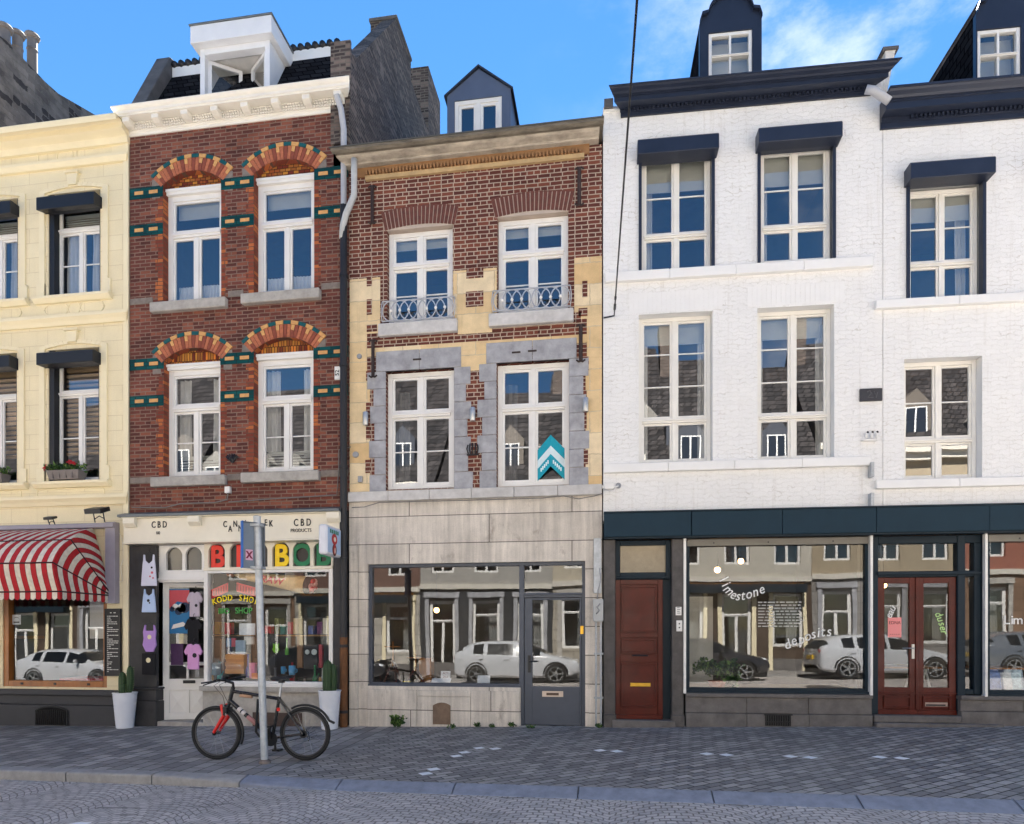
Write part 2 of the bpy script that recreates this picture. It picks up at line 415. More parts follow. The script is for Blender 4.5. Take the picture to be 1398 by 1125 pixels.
# ------------------------------------------------------------------ world, sun, camera
SUN_EL, SUN_AZ = R(52), R(-1)       # azimuth of the sun measured from +Y towards +X
def setup():
    w = bpy.data.worlds.new('World'); SC.world = w; w.use_nodes = True
    nt = w.node_tree; bg = nt.nodes['Background']
    sky = nt.nodes.new('ShaderNodeTexSky'); sky.sky_type = 'NISHITA'; sky.sun_disc = False
    sky.sun_elevation = SUN_EL; sky.sun_rotation = SUN_AZ; sky.altitude = 50; sky.air_density = 1.0; sky.dust_density = 0.0; sky.ozone_density = 1.6
    L = nt.links
    hs = nt.nodes.new('ShaderNodeHueSaturation'); hs.inputs['Saturation'].default_value = 1.28; hs.inputs['Value'].default_value = .70
    L.new(sky.outputs[0], hs.inputs['Color'])
    tc = nt.nodes.new('ShaderNodeTexCoord'); mp = nt.nodes.new('ShaderNodeMapping'); mp.inputs['Scale'].default_value = (1, 1, 2.0); mp.inputs['Location'].default_value = (.42, .1, .3)
    L.new(tc.outputs['Generated'], mp.inputs[0])
    n1 = nt.nodes.new('ShaderNodeTexNoise'); n1.inputs['Scale'].default_value = 5.6; n1.inputs['Detail'].default_value = 9; n1.inputs['Roughness'].default_value = .62
    L.new(mp.outputs[0], n1.inputs['Vector'])
    r1 = nt.nodes.new('ShaderNodeMapRange'); r1.interpolation_type = 'SMOOTHSTEP'
    for i, v in ((1, .45), (2, .76), (3, 0.0), (4, .62)): r1.inputs[i].default_value = v
    L.new(n1.outputs[0], r1.inputs[0])
    sp = nt.nodes.new('ShaderNodeSeparateXYZ'); L.new(tc.outputs['Generated'], sp.inputs[0])
    rx = nt.nodes.new('ShaderNodeMapRange'); rx.interpolation_type = 'SMOOTHSTEP'     # the clouds stand in the eastern half
    for i, v in ((1, -.12), (2, .22), (3, .0), (4, 1.0)): rx.inputs[i].default_value = v
    L.new(sp.outputs[0], rx.inputs[0])
    mu = nt.nodes.new('ShaderNodeMath'); mu.operation = 'MULTIPLY'; L.new(r1.outputs[0], mu.inputs[0]); L.new(rx.outputs[0], mu.inputs[1])
    mx = nt.nodes.new('ShaderNodeMix'); mx.data_type = 'RGBA'; L.new(mu.outputs[0], mx.inputs[0]); L.new(hs.outputs[0], mx.inputs[6])
    mx.inputs[7].default_value = (4.3, 4.5, 4.9, 1)
    L.new(mx.outputs[2], bg.inputs[0]); bg.inputs[1].default_value = SKY_ST
    sl = bpy.data.lights.new('sun', 'SUN'); sl.energy = SUN_ST; sl.angle = R(.6); sl.color = (1, .965, .90)
    so = bpy.data.objects.new('sun', sl); COL.objects.link(so)
    d = Vector((math.sin(SUN_AZ)*math.cos(SUN_EL), math.cos(SUN_AZ)*math.cos(SUN_EL), math.sin(SUN_EL)))
    so.rotation_euler = d.to_track_quat('Z', 'Y').to_euler(); so.location = d*40
    cd = bpy.data.cameras.new('camera'); cam = bpy.data.objects.new('camera', cd); COL.objects.link(cam)
    cam.location = CAM; cam.rotation_euler = (R(90), 0, TH)
    cd.sensor_width = 36; cd.lens = 36*F/1398; cd.shift_y = (HY-562.5)/1398; cd.clip_end = 3000; cd.clip_start = .05
    SC.camera = cam
    SC.view_settings.view_transform = 'Standard'; SC.view_settings.look = 'None'; SC.view_settings.exposure = EXPO; SC.view_settings.gamma = 1
    SC.cycles.max_bounces = 10; SC.cycles.diffuse_bounces = 4; SC.cycles.glossy_bounces = 4; SC.cycles.transparent_max_bounces = 12
    SC.cycles.use_denoising = True; SC.cycles.caustics_reflective = False; SC.cycles.caustics_refractive = False
SKY_ST, SUN_ST, EXPO = .050, 5.0, 2.72
setup()
# ------------------------------------------------------------------ ground
def grid(name, xs, ys, zf, mat, kind='structure', yf=None):
    mb = MB(); n = len(xs); vs = []
    for j, y in enumerate(ys):
        for x in xs:
            yy = yf(x, j) if yf else y
            vs.append((x, yy, zf(x, yy)))
    fs = [(j*n+i, j*n+i+1, (j+1)*n+i+1, (j+1)*n+i) for j in range(len(ys)-1) for i in range(n-1)]
    return tag(mb.add(vs, fs).build(name, mat), kind=kind)
def kf(x): return max(0, min(1, (x+4.9)/1.7))      # 0: full kerb, 1: dropped kerb
def zpav(x, y): return gz(x, y)
def zroad(x): return gz(x, yk(x))-.115+.005*kf(x)
def road_z(x, y): return gz(x, yk(x))-.11+.042*kf(x)-(.008 if y > yk(x)-.9 else 0)+.02*math.sin(max(0, min(1, (yk(x)-y)/8.2))*math.pi)
# pavers: long rows square to the houses on the left, laid diagonally on the right
def pave_mat():
    t = NT('street_pavers'); x, y, z = t.xyz()
    def layer(v, bw, bh, seed):
        b = t.n('ShaderNodeTexBrick', Vector=v, Color1=lin(172, 167, 162), Color2=lin(124, 121, 120), Mortar=lin(58, 55, 52), Scale=1.0, i5=.008, i6=.15, i7=.1, i8=bw, i9=bh)
        return b
    wob = t.math('MULTIPLY', t.math('SUBTRACT', t.noise(t.vec(x, y), 4, 2), .5), .02)
    a = layer(t.vec(t.math('ADD', y, wob), t.math('ADD', x, wob)), .30, .20, 0)
    c = math.cos(R(38)); s = math.sin(R(38))
    u = t.math('ADD', t.math('MULTIPLY', x, c), t.math('MULTIPLY', y, s)); v = t.math('SUBTRACT', t.math('MULTIPLY', y, c), t.math('MULTIPLY', x, s))
    b = layer(t.vec(t.math('ADD', u, wob), v), .215, .108, 3)
    f = t.math('GREATER_THAN', t.math('ADD', x, t.math('MULTIPLY', y, -.12)), -3.3)
    col = t.mix(f, a.outputs[0], b.outputs[0])
    fac = t.n('ShaderNodeMix', i0=f, i2=a.outputs[1], i3=b.outputs[1]).outputs[0]
    g = t.ramp(t.noise(t.vec(x, y), 1.6, 6, .7), .3, .7, .84, 1.16); fi = t.ramp(t.noise(t.vec(x, y), 60, 4, .7), .25, .75, .8, 1.2)
    gg = t.math('MULTIPLY', g, fi)
    st_ = t.ramp(t.noise(t.vec(t.math('MULTIPLY', x, .8), y, 5.0), 1.9, 6, .75), .54, .76, 1.0, .70); gg = t.math('MULTIPLY', gg, st_)
    vo = t.n('ShaderNodeTexVoronoi', Vector=t.vec(x, y), Scale=2.6); gum = t.math('MULTIPLY', t.math('LESS_THAN', vo.outputs['Distance'], .045), .5)
    col = t.mix(1.0, col, t.vec(gg, gg, gg), 'MULTIPLY')
    ms = t.math('MULTIPLY', fac, t.math('GREATER_THAN', t.noise(t.vec(x, y), 3.3, 4), .55))
    col = t.mix(t.math('MULTIPLY', ms, .5), col, lin(62, 70, 42)); col = t.mix(gum, col, lin(62, 61, 60))
    t.set(t.b.inputs['Base Color'], col); t.b.inputs['Roughness'].default_value = .62; t.b.inputs['Specular IOR Level'].default_value = .4
    h = t.math('ADD', t.math('SUBTRACT', 1.0, fac), t.math('MULTIPLY', t.noise(t.vec(x, y), 40, 4), .4))
    t.bump(h, .6, .01)
    return t.mat
def sett_mat():
    t = NT('fan_setts'); x, y, z = t.xyz()
    W = 1.25
    fr = t.math('SUBTRACT', t.math('FRACT', t.math('DIVIDE', x, W)), .5)
    arc = t.math('MULTIPLY', t.math('MULTIPLY', fr, fr), 1.5)
    v = t.math('ADD', y, arc)
    wob = t.math('MULTIPLY', t.math('SUBTRACT', t.noise(t.vec(x, y), 6, 3), .5), .07)
    b = t.n('ShaderNodeTexBrick', Vector=t.vec(t.math('ADD', x, wob), t.math('ADD', v, wob)), Color1=lin(206, 198, 192), Color2=lin(180, 174, 170), Mortar=lin(128, 120, 114), Scale=1.0, i5=.009, i6=.3, i7=0.0, i8=.105, i9=.088)
    g = t.ramp(t.noise(t.vec(x, y), 1.2, 6, .7), .3, .7, .82, 1.15); fi = t.ramp(t.noise(t.vec(x, y), 70, 4, .7), .25, .75, .75, 1.25)
    gg = t.math('MULTIPLY', g, fi)
    col = t.mix(1.0, b.outputs[0], t.vec(gg, gg, gg), 'MULTIPLY')
    # old tar patches near the kerb
    p = t.math('MULTIPLY', t.ramp(t.noise(t.vec(t.math('MULTIPLY', x, .6), t.math('MULTIPLY', y, 3)), 2.3, 4), .62, .66), .75)
    col = t.mix(p, col, lin(84, 80, 78))
    t.set(t.b.inputs['Base Color'], col); t.b.inputs['Roughness'].default_value = .6
    h = t.math('ADD', t.math('SUBTRACT', 1.0, b.outputs[1]), t.math('MULTIPLY', t.noise(t.vec(x, y), 50, 4), .5))
    t.bump(h, .8, .016)
    return t.mat
PAVE, SETT = pave_mat(), sett_mat()
xs = [-45+1.0*i for i in range(91)]
FAR_K, FAR_H = -12.7, -15.2                         # far kerb line, far house fronts
grid('pavement', xs, [0, 0, 0, 0], zpav, PAVE, yf=lambda x, j: (yk(x)+.14-.13*kf(x))*(1-j/3)+.6*(j/3))
grid('road', xs, [0]*14, road_z, SETT, yf=lambda x, j: FAR_K+(yk(x)+.02-FAR_K)*[0, .02, .06, .12, .2, .3, .4, .5, .6, .7, .8, .88, .9, 1][j])
grid('far_pavement', xs, [FAR_H-.6, FAR_K], lambda x, y: gz(x, -4.6)+.01, PAVE)
grid('ground', [-1500, -300, 0, 300, 1500], [-1500, -300, 300, 1500], lambda x, y: -1.6, mk('far_ground', lin(110, 108, 104), .9))
KERB = mk('kerb_bluestone', lin(128, 134, 148), .55, var=.22, scale=9, bump=.25, bscale=50)
KERBG = mk('kerb_grey', lin(150, 148, 146), .65, var=.2, scale=9, bump=.25, bscale=50)
def kerb():
    mb = MB(); x = -30.0; random.seed(3)
    while x < 25:
        ln = 1.18 if x < -3.2 else 1.28
        x1 = x+ln-.012; q = []
        for xx in (x, x1):
            f = kf(xx); zt = gz(xx, yk(xx)+.15)+.004; zr = gz(xx, yk(xx))-.16; Y = yk(xx)-.08*f
            q.append([(xx, Y+.16-.05*f, zt-.2), (xx, Y+.16-.05*f, zt), (xx, Y+.035-.035*f, zt-.004-.038*f), (xx, Y-.08*f, zt-.012-.062*f), (xx, Y-.008-.085*f, zt-.03-.062*f), (xx, Y-.012-.088*f, zr)])
        n = len(q[0]); vs = q[0]+q[1]
        fs = [(i, i+1, i+1+n, i+n) for i in range(n-1)]+[tuple(range(n)), tuple(range(2*n-1, n-1, -1))]
        mb.add(vs, fs, 0 if kf(x) > .25 else 1); x += ln
    o = mb.build('kerb', [KERB, KERBG], bevel=.006); tag(o, kind='structure')
kerb()
mb = MB()
for k in range(30):
    mb.box(-30+2*k, -30+2*k+1.985, FAR_K-.14, FAR_K+.02, gz(-30+2*k+1, -4.6)-.2, gz(-30+2*k+1, -4.6)+.012)
tag(mb.build('far_kerb', KERBG), kind='structure')
# pale paving stones set in the diagonal paving as a dotted boundary line
mb = MB()
pw = mk('white_paver', lin(240, 242, 242), .6, var=.06)
for px, py in ((581,1056.5),(592,1050.5),(623,1032.5),(634,1027.5),(654,1021.5),(676,1022.5),(819,1024.8),(842,1026),(965,1029.5),(992,1031),(1079,1033),(1106,1034.5),(1201,1034),(1231,1035.5)):
    p = ground_hit(px, py); c, s = math.cos(R(38)), math.sin(R(38)); h = .064
    q = [(p.x+c*a*h-s*b*h, p.y+s*a*h+c*b*h) for a, b in ((-1,-1),(1,-1),(1,1),(-1,1))]
    mb.poly([(x, y, gz(x, y)+.004) for x, y in q])
tag(mb.build('white_pavement_marking', pw), kind='structure')
mb = MB(); p = CAM+ray(104, 1122)*((gz(-2.5, -4)-.11-EZ)/ray(104, 1122).z)
mb.poly([(p.x-.08, p.y-.05, road_z(p.x, p.y)+.006), (p.x+.12, p.y-.05, road_z(p.x, p.y)+.006), (p.x+.16, p.y+.05, road_z(p.x, p.y)+.006), (p.x-.02, p.y+.05, road_z(p.x, p.y)+.006)])
tag(mb.build('white_road_marking', pw), kind='structure')
# ================================================================== red brick house with the polychrome arches
BR = brick('dark_red_brick', lin(122, 72, 62), lin(88, 54, 50), lin(132, 108, 96), .205, .065, .0095, bump=.8, c3=lin(140, 86, 70), grime=.3)
ORB = brick('orange_red_brick', lin(154, 84, 62), lin(118, 62, 52), lin(104, 78, 66), .215, .067, .007, bump=.6, c3=lin(186, 108, 66), grime=.15)
TEALB = brick('teal_glazed_brick', lin(24, 84, 84), lin(18, 62, 66), lin(30, 50, 50), .215, .067, .006, rough=.35, bump=.5)
MOS = brick('mosaic_brick', lin(206, 146, 64), lin(112, 52, 44), lin(70, 44, 36), .10, .055, .006, bump=.6, bias=.15, c3=lin(150, 84, 48), grime=.1)
MOSV = brick('mosaic_upright_brick', lin(206, 146, 64), lin(112, 52, 44), lin(70, 44, 36), .05, .15, .006, bump=.6, bias=.15, c3=lin(214, 130, 60), grime=.1)
VOR, VYE, VTE, VDR = mk('voussoir_orange', lin(176, 104, 74), .8, var=.25, scale=30), mk('voussoir_yellow', lin(208, 158, 98), .7, var=.15, scale=20), mk('glazed_teal', lin(22, 82, 84), .35, var=.2), mk('voussoir_red', lin(134, 70, 54), .8, var=.2, scale=30)
IMP = mk('impost_stone', lin(128, 118, 110), .85, var=.3, scale=9, bump=.5, bscale=30)
xb0 = plane_y(177, 600, 0).x; xb1 = plane_y(476, 600, 0).x; xm1 = plane_y(823, 600, 0).x; xw1 = plane_y(1216, 600, 0).x
B = House('red_brick_house', xb0, 0, 0, 'dark red brick house with teal brick bands and yellow arches', 'house')
WB = B.X(476, 600); ZTOP = B.Z(325, 182)
wins = [(223,302,255,412,'up'), (347,429,240,400,'up'), (224,301,497,651,'lo'), (347,428,483,645,'lo')]
holes = []; info = []
for xl, xr, yt, yb, k in wins:
    x0, x1, z0, zt = B.R(xl, xr, yt, yb); xc = (xl+xr)/2
    zs = zt+.08; rise = .20
    holes.append([(x0, z0), (x1, z0)]+arcpts(x0, x1, zs, rise)); info.append((x0, x1, z0, zt, zs, rise, k))
ZF = B.Z(320, 700)       # top of the shop front
wall('brick_wall', rect(.004, WB-.004, ZF, ZTOP+.3), holes, .17, BR, B.root, ORB)
B.shell(0, WB, ZTOP+.3, [0.0, B.Z(320, 690), B.Z(320, 440), ZTOP+.25], rooms=4.2)
def voussoirs(x0, x1, zs, rise, th, parent):
    w = (x1-x0)/2; rad = (w*w+rise*rise)/(2*rise); cz = zs+rise-rad; cx = (x0+x1)/2; a0 = math.asin(w/rad)+.06
    mb = MB(); n = 22
    P = lambda a, r: (cx+r*math.sin(a), cz+r*math.cos(a))
    for i in range(n):
        a, b = -a0+2*a0*i/n+.004, -a0+2*a0*(i+1)/n-.004
        mb.prism([P(b, rad+.004), P(a, rad+.004)][::-1]+[P(b, rad+th), P(a, rad+th)], -.014, .1, [0, 3, 0, 3, 3][i % 5] if i % 3 else 0)
        if i % 4 == 1: mb.prism([P(a, rad+th*.60), P(b, rad+th*.55), P(b, rad+th-.004), P(a, rad+th-.004)], -.017, -.0145, 1)
    n = 12
    for i in range(n):
        a, b = -a0+2*a0*i/n+.004, -a0+2*a0*(i+1)/n-.004
        mb.prism([P(a, rad+th+.003), P(b, rad+th+.003), P(b, rad+th+.065), P(a, rad+th+.065)], -.022, .05, 2 if i % 2 == 0 else 1)
    mb.build('window_arch', [VOR, VYE, VTE, VDR], parent, bevel=.003)
for x0, x1, z0, zt, zs, rise, k in info:
    up = k == 'up'
    w = window(B, x0, x1, z0, zt-.05, .13, [(.66, 2, 0 if up else 1), (.34, 1, 0)], fr=.09, tr=.10, mu=.07, sash=.04)
    mb = MB(); mb.box(x0-.0, x1+.0, .075, .2, zt-.05, zt+.045); mb.box(x0-.012, x1+.012, .055, .0745, zt+.0, zt+.05); mb.build('lintel', WHITEP, w, bevel=.006)
    mb = MB(); mb.poly([(x0-.05, .11, zt+.045), (x1+.05, .11, zt+.045), (x1+.05, .11, zs+rise+.1), (x0-.05, .11, zs+rise+.1)])
    mb.build('tympanum', MOS if up else MOSV, w)
    voussoirs(x0, x1, zs, rise, .22, w)
    mb = MB(); mb.box(x0-.2, x1+.13, -.1, .1, z0-.17, z0); mb.build('sill', STONE, w, bevel=.012)
    mb = MB()
    mb.box(x0-.22, x0-.06, -.008, .1, zs-.22, zs+.12); mb.box(x1+.06, x1+.22, -.008, .1, zs-.22, zs+.12)
    mb.build('impost_stone', IMP, w, bevel=.006)
    mb = MB()
    zq = z0; i = 0
    while zq < zs-.28:
        q = .15 if i % 2 else .10
        mb.box(x0-q, x0-.001, -.004, .05, zq, zq+.2); mb.box(x1+.001, x1+q*.8, -.004, .05, zq, zq+.2); zq += .2; i += 1
    mb.build('jamb_brick', ORB, w)
    if up:
        blind(w, x0+.09, x1-.09, z0+.72*(zt-z0)*1.13, zt-.15, .30, BLINDW)
        curtain(w, x0+.1, x1-.1, z0+.1, z0+.42, .28, CURT, amp=.015, per=.06)
    else:
        curtain(w, x0+.06, x0+.30, z0+.45, zt-.15, .34, CURT, per=.09)
        curtain(w, x1-.34, x1-.08, z0+.35, zt-.15, .34, CURT, per=.09)
        blind(w, x0+.1, x1-.1, z0+.04, z0+.40, .3, BLINDW, slat=.05)
mb = MB(); my = MB(); mq = MB()
for pys in ((265.5, 316), (498.8, 549)):
    for py in pys:
        zc = B.Z(182, py); segs = []
        wx = [(i[0], i[1]) for i in info[(0 if py < 400 else 2):(2 if py < 400 else 4)]]
        low = py in (316, 549)
        for a, b in ((.006, wx[0][0]-.002), (wx[0][1]+.002, wx[1][0]-.002), (wx[1][1]+.002, WB-.006)):
            mb.box(a, b, -.0115, .05, zc-.095, zc+.1)
            m = (a+b)/2
            for o in (-.14, .14): my.box(m+o-.085, m+o+.085, -.0165, -.0116, zc-.027, zc+.035)
mb.build('glazed_band', TEALB, B.root); my.build('yellow_band_brick', VYE, B.root, bevel=.003)
for py in (412, 656):
    zc = B.Z(182, py); wx = [(i[0], i[1]) for i in info[(0 if py < 500 else 2):(2 if py < 500 else 4)]]
    for a, b in ((.006, wx[0][0]-.201), (wx[0][1]+.131, wx[1][0]-.201), (wx[1][1]+.131, WB-.006)): mq.box(a, b, -.012, .06, zc-.06, zc+.05)
mq.build('stone_band', IMP, B.root, bevel=.005)
# cornice
def cornice(H, x0, x1, zb, zt, pr, mat, ml=1, mr=1, name='cornice', steps=None):
    h = zt-zb
    prof = steps or [(.06, 0), (.06, .10), (.09, .12), (.09, .20), (.10, .55), (.55, .56), (.62, .63), (.80, .70), (.86, .80), (.97, .92), (1.0, .94), (1.0, 1.0)]
    pts = [(.10, zb)]+[(-pr*a, zb+h*b) for a, b in prof]+[(.10, zt)]
    mb = MB(); mb.prismx(pts[::-1], x0, x1, 0, ml, mr)
    return mb.build(name, mat, H.root)
zcb, zct = B.Z(325, 170), B.Z(320, 123, -.30)
c = cornice(B, .0, WB-.02, zcb, zct, .30, mk('white_cornice', lin(236, 231, 220), .5, var=.06, scale=2, bump=.06), .45, .5, steps=[(.07, 0), (.07, .16), (.12, .18), (.12, .24), (.14, .58), (.78, .59), (.78, .66), (.84, .68), (.84, .82), (.92, .86), (1.0, .95), (1.0, 1.0)])
h = zct-zcb; mb = MB(); md = MB()
n = 8
for i in range(n):
    x = .02+(WB-.2)*i/(n-1)
    mb.prismx([(-.042, zcb+h*.26), (-.13, zcb+h*.26), (-.215, zcb+h*.36), (-.215, zcb+h*.585), (-.042, zcb+h*.585)], x, x+.13)
    if i < n-1:
        gap = (WB-.2)/(n-1)-.13
        for k in range(9):
            xx = x+.13+gap*(k+.5)/9
            for q in range(3): md.box(xx-.02+.01*(q % 2), xx+.015+.01*(q % 2), -.065-.014*q, -.043, zcb+h*(.26+.105*q), zcb+h*(.335+.105*q))
mb.build('modillion', _m['white_cornice'], c, bevel=.006); md.build('dentil_ornament', _m['white_cornice'], c)
# mansard roof, copings, dormer
def slope_pts(px, py, X): p = plane_x(px, py, B.o.x+X); return p.y, p.z-B.o.z
y0m, z0m = .06, zct+.03
y1m, z1m = .85, B.Z(360, 82, .85)
mb = MB()
mb.prismx([(y0m, z0m), (y0m, z0m-.05), (7, z0m-.05), (7, z1m+.6), (3.5, z1m+.9), (y1m, z1m)], .28, WB-.3)
roof = mb.build('roof', SLATE, B.root)
TILE = mk('black_pantile', lin(40, 40, 44), .5, var=.2)
mb = MB()
for i in range(int((WB-.6)/.14)): mb.tube([(.34+.14*i, y1m-.12, z1m+.04), (.34+.14*i, 3.4, z1m+.92)], .06, 8)
mb.build('pantile_ridge', TILE, roof, smooth=True)
mb = MB(); mb.box(.29, WB-.31, y1m-.1, y1m-.03, z1m-.2, z1m+.0); mb.build('eaves_board', WHITEP, roof)
COP = mk('lead_grey_render', lin(92, 90, 90), .85, var=.3, scale=5, bump=.5, bscale=25)
mb = MB(); mb.prismx([(-.02, z0m-.3), (7, z0m-.3), (7, z1m+.75), (3.3, z1m+1.0), (y1m-.15, z1m+.16), (-.02, z0m+.16)], -.0, .278); mb.build('parapet', COP, B.root, bevel=.01)
# chimney gable on the right
CB = brick('sooty_brick', lin(98, 86, 82), lin(64, 58, 58), lin(116, 108, 100), .2, .062, .011, bump=.9, c3=lin(128, 112, 104), grime=.4, wob=.008)
pk = lambda px, py: plane_x(px, py, B.o.x+WB+.02)
a, b_, c_, d_, e_ = pk(496, 100), pk(541, 25), pk(561, 91), pk(585, 90), pk(601, 138)
zz = lambda p: p.z-B.o.z
mb = MB()
mb.prismx([(.0, zct-1.4), (7, zct-1.4), (7, zz(c_)-.5), (c_.y, zz(c_)-.3), (c_.y, zz(b_)), (b_.y, zz(b_)), (a.y*.5, zz(a)), (0, zz(a)-.15)], WB-.27, WB+.02)
xcf = plane_y(506, 40, b_.y).x-B.o.x
mb.box(xcf, WB-.271, b_.y, c_.y, z1m-.4, zz(b_)-.01)
ch = mb.build('chimney_gable', CB, B.root)
mb = MB(); mb.box(xcf-.03, WB+.04, b_.y-.03, c_.y+.03, zz(b_)-.008, zz(b_)+.06); mb.build('chimney_cap', COP, ch, bevel=.01)
mb = MB(); mb.box(WB-.62, WB+.018, d_.y, e_.y, zct, zz(d_)); mb.build('rear_chimney', CB, B.root)
mb = MB(); mb.prism([(WB-.3, zct-.9), (WB-.0, zct-.9), (WB+.05, zct+.0), (WB+.05, zz(a)+.0), (WB-.3, zz(a)+.0)], -.05, -.001); mb.build('gable_quoin', CB, B.root)
# dormer with its two casements standing open
dx0, dx1 = B.X(274, 90, .12), B.X(369, 85, .12); dz0 = z0m-.05; dz1 = B.Z(320, 57, .05)
DW = mk('dormer_white', lin(226, 227, 230), .45, var=.06, scale=2)
mb = MB()
mb.box(dx0, dx0+.09, .10, .24, dz0, dz1); mb.box(dx1-.09, dx1, .10, .24, dz0, dz1); mb.box(dx0+.09, dx1-.09, .10, .24, dz1-.11, dz1); mb.box(dx0+.09, dx1-.09, .10, .24, dz0, dz0+.25)
for q in (dx0, dx1-.03): mb.box(q, q+.03, .241, 2.2, dz0, dz1)
dm = mb.build('dormer', DW, B.root, bevel=.005)
mb = MB(); mb.box(dx0-.10, dx1+.10, -.03, 2.4, dz1+.002, dz1+.30); mb.box(dx0-.12, dx1+.12, -.05, 2.4, dz1+.302, dz1+.33, 1); mb.build('dormer_roof', [DW, ZINC], dm, bevel=.004)
mb = MB(); mb.box(dx0+.032, dx1-.032, 2.1, 2.2, dz0, dz1-.1); mb.box(dx0+.032, dx1-.032, .3, 2.09, dz1-.06, dz1-.002); mb.build('dormer_lining', mk('dormer_lining', lin(214, 212, 208), .8), dm)
def casement(px, side):
    w_ = (dx1-dx0-.18)/2; hh = dz1-.11-dz0-.25; mb = MB(); g = MB()
    mb.box(0, .06, 0, .045, 0, hh); mb.box(w_-.06, w_, 0, .045, 0, hh); mb.box(.06, w_-.06, .001, .044, 0, .07); mb.box(.06, w_-.06, .001, .044, hh-.06, hh)
    g.poly([(.04, .02, .04), (w_-.04, .02, .04), (w_-.04, .02, hh-.04), (.04, .02, hh-.04)])
    M = Matrix.Translation((px, .20, dz0+.25)) @ Matrix.Rotation(side, 4, 'Z')
    if abs(side) > R(90): M = Matrix.Translation((px, .20, dz0+.25)) @ Matrix.Rotation(side, 4, 'Z')
    o = mb.xf(M).build('open_casement', DW, dm); g.xf(M).build('pane', GL_LOW, o)
casement(dx0+.09, R(33)); casement(dx1-.09, R(180-36))
curtain(dm, dx0+.12, dx0+.45, dz0+.25, dz1-.15, .75, CURT, per=.08)
# down pipe
PIPEW = mk('grey_pipe', lin(176, 178, 184), .45, var=.08); PIPEB = mk('black_pipe', lin(36, 36, 40), .5, var=.2); RUST = mk('rusty_pipe', lin(112, 74, 46), .8, var=.35, scale=8)
xp = WB-.05; zj = B.Z(477, 285); zk = B.Z(473, 870)
mb = MB(); mb.tube([(xp-.06, -.25, zct-.25), (xp-.02, -.16, zct-.42), (xp, -.09, zct-.7), (xp, -.09, zj)], .05, 10); mb.tube([(xp, -.09, zj), (xp, -.09, zk)], .062, 10, 1); mb.tube([(xp, -.09, zk), (xp, -.09, .02)], .066, 10, 2)
for q in (.3, 1.4, 2.9, 4.4, 6.1, 7.6): mb.tube([(xp, -.09, q), (xp, -.09, q+.05)], .074, 10, 1)
mb.build('drainpipe', [PIPEW, PIPEB, RUST], B.root, smooth=True, autosmooth=True)
# number plate, lamp box, cables over the shop front
mb = MB(); q = B.at(461.5, 510); mb.box(q[0]-.05, q[0]+.05, -.03, -.002, q[1]-.11, q[1]+.11); mb.text('52', q[0]+.03, q[1]+.0, -.031, .10, 1, rot=R(90), ext=.002, off=.01); mb.build('number_plate', [WHITEP, BLACKM], B.root)
mb = MB(); q = B.at(313, 670); mb.box(q[0]-.045, q[0]+.045, -.07, -.001, q[1]-.05, q[1]+.06); mb.tube([(q[0], -.04, q[1]-.05), (q[0]-.02, -.03, q[1]-.16), (q[0]-.25, -.02, q[1]-.2), (q[0]-.9, -.02, q[1]-.2), (q[0]-1.2, -.02, q[1]-.26), (.05, -.02, q[1]-.24)], .011, 5, 1)
mb.tube([(q[0], -.02, q[1]-.2), (q[0]+.8, -.02, q[1]-.17), (WB-.2, -.03, q[1]-.14), (WB-.16, -.03, q[1]+.3), (WB-.16, -.03, q[1]+.62), (WB+.05, -.03, q[1]+.66)], .010, 5, 1)
mb.build('cable_box', [WHITEP, mk('grey_cable', lin(120, 118, 116), .6)], B.root, smooth=True, autosmooth=True)
mb = MB(); q = B.at(319, 626)
for k in range(7):
    a = -1.2+.4*k; mb.tube([(q[0], -.03, q[1]-.08), (q[0]+.07*math.sin(a), -.06, q[1]-.02), (q[0]+.12*math.sin(a), -.05, q[1]+.07*math.cos(a))], .012, 5)
mb.build('iron_ornament', BLACKM, B.root)
# ------------------------------------------------------------------ shop front of the brick house
FD = -.16
zft, zfb = B.Z(320, 704, FD), B.Z(320, 737, FD)
DKG = mk('dark_pilaster', lin(58, 57, 58), .65, var=.3, scale=5, bump=.2)
sf = MB(); sf.box(.005, WB-.10, FD, .02, zfb, zft); sf.box(-.02, WB-.08, FD-.04, .02, zft+.001, zft+.02); sf.box(0.0, WB-.09, FD-.025, .02, zfb-.035, zfb-.001)
fas = sf.build('shop_fascia', CREAMP, B.root, bevel=.006)
mb = MB(); mb.prismx([(.02, zft+.021), (FD-.07, zft+.021), (FD-.07, zft+.06), (.0, zft+.13), (.02, zft+.13)], -.06, WB-.08); mb.build('lead_flashing', ZINC, fas)
mb = MB()
for px in (180, 268, 457):
    x = B.X(px, 712, FD); mb.prismx([(FD-.001, zft-.16), (FD-.03, zft-.16), (FD-.09, zft-.10), (FD-.09, zft-.001), (FD-.001, zft-.001)], x-.11, x+.11)
    for o in (-.05, .05): mb.lathe([(.018, FD-.098), (.018, FD-.0905)][::-1], (x+o, 0, zft-.05), 8, 1)
br = mb.build('fascia_bracket', [CREAMP, GREYP], fas, bevel=.004)
LET = mk('black_letter', lin(30, 28, 28), .5)
mb = MB()
def put(mb, s, px, py, size, y, m=0, H=B, **k):
    x, z = H.at(px, py, y); mb.text(s, x, z-size*.35, y, size, m, **k)
put(mb, 'C B D', 217.5, 716, .16, FD-.002, sx=.72, off=.01); put(mb, 'OO', 216, 727.5, .075, FD-.002, sx=.6)
mb.build('sign_lettering', LET, fas); mb = MB()
put(mb, 'C B D', 413, 713, .17, FD-.002, sx=.72, off=.01); put(mb, 'PRODUCTS', 411, 724, .085, FD-.002, sx=.85)
mb.build('sign_lettering', LET, fas); mb = MB()
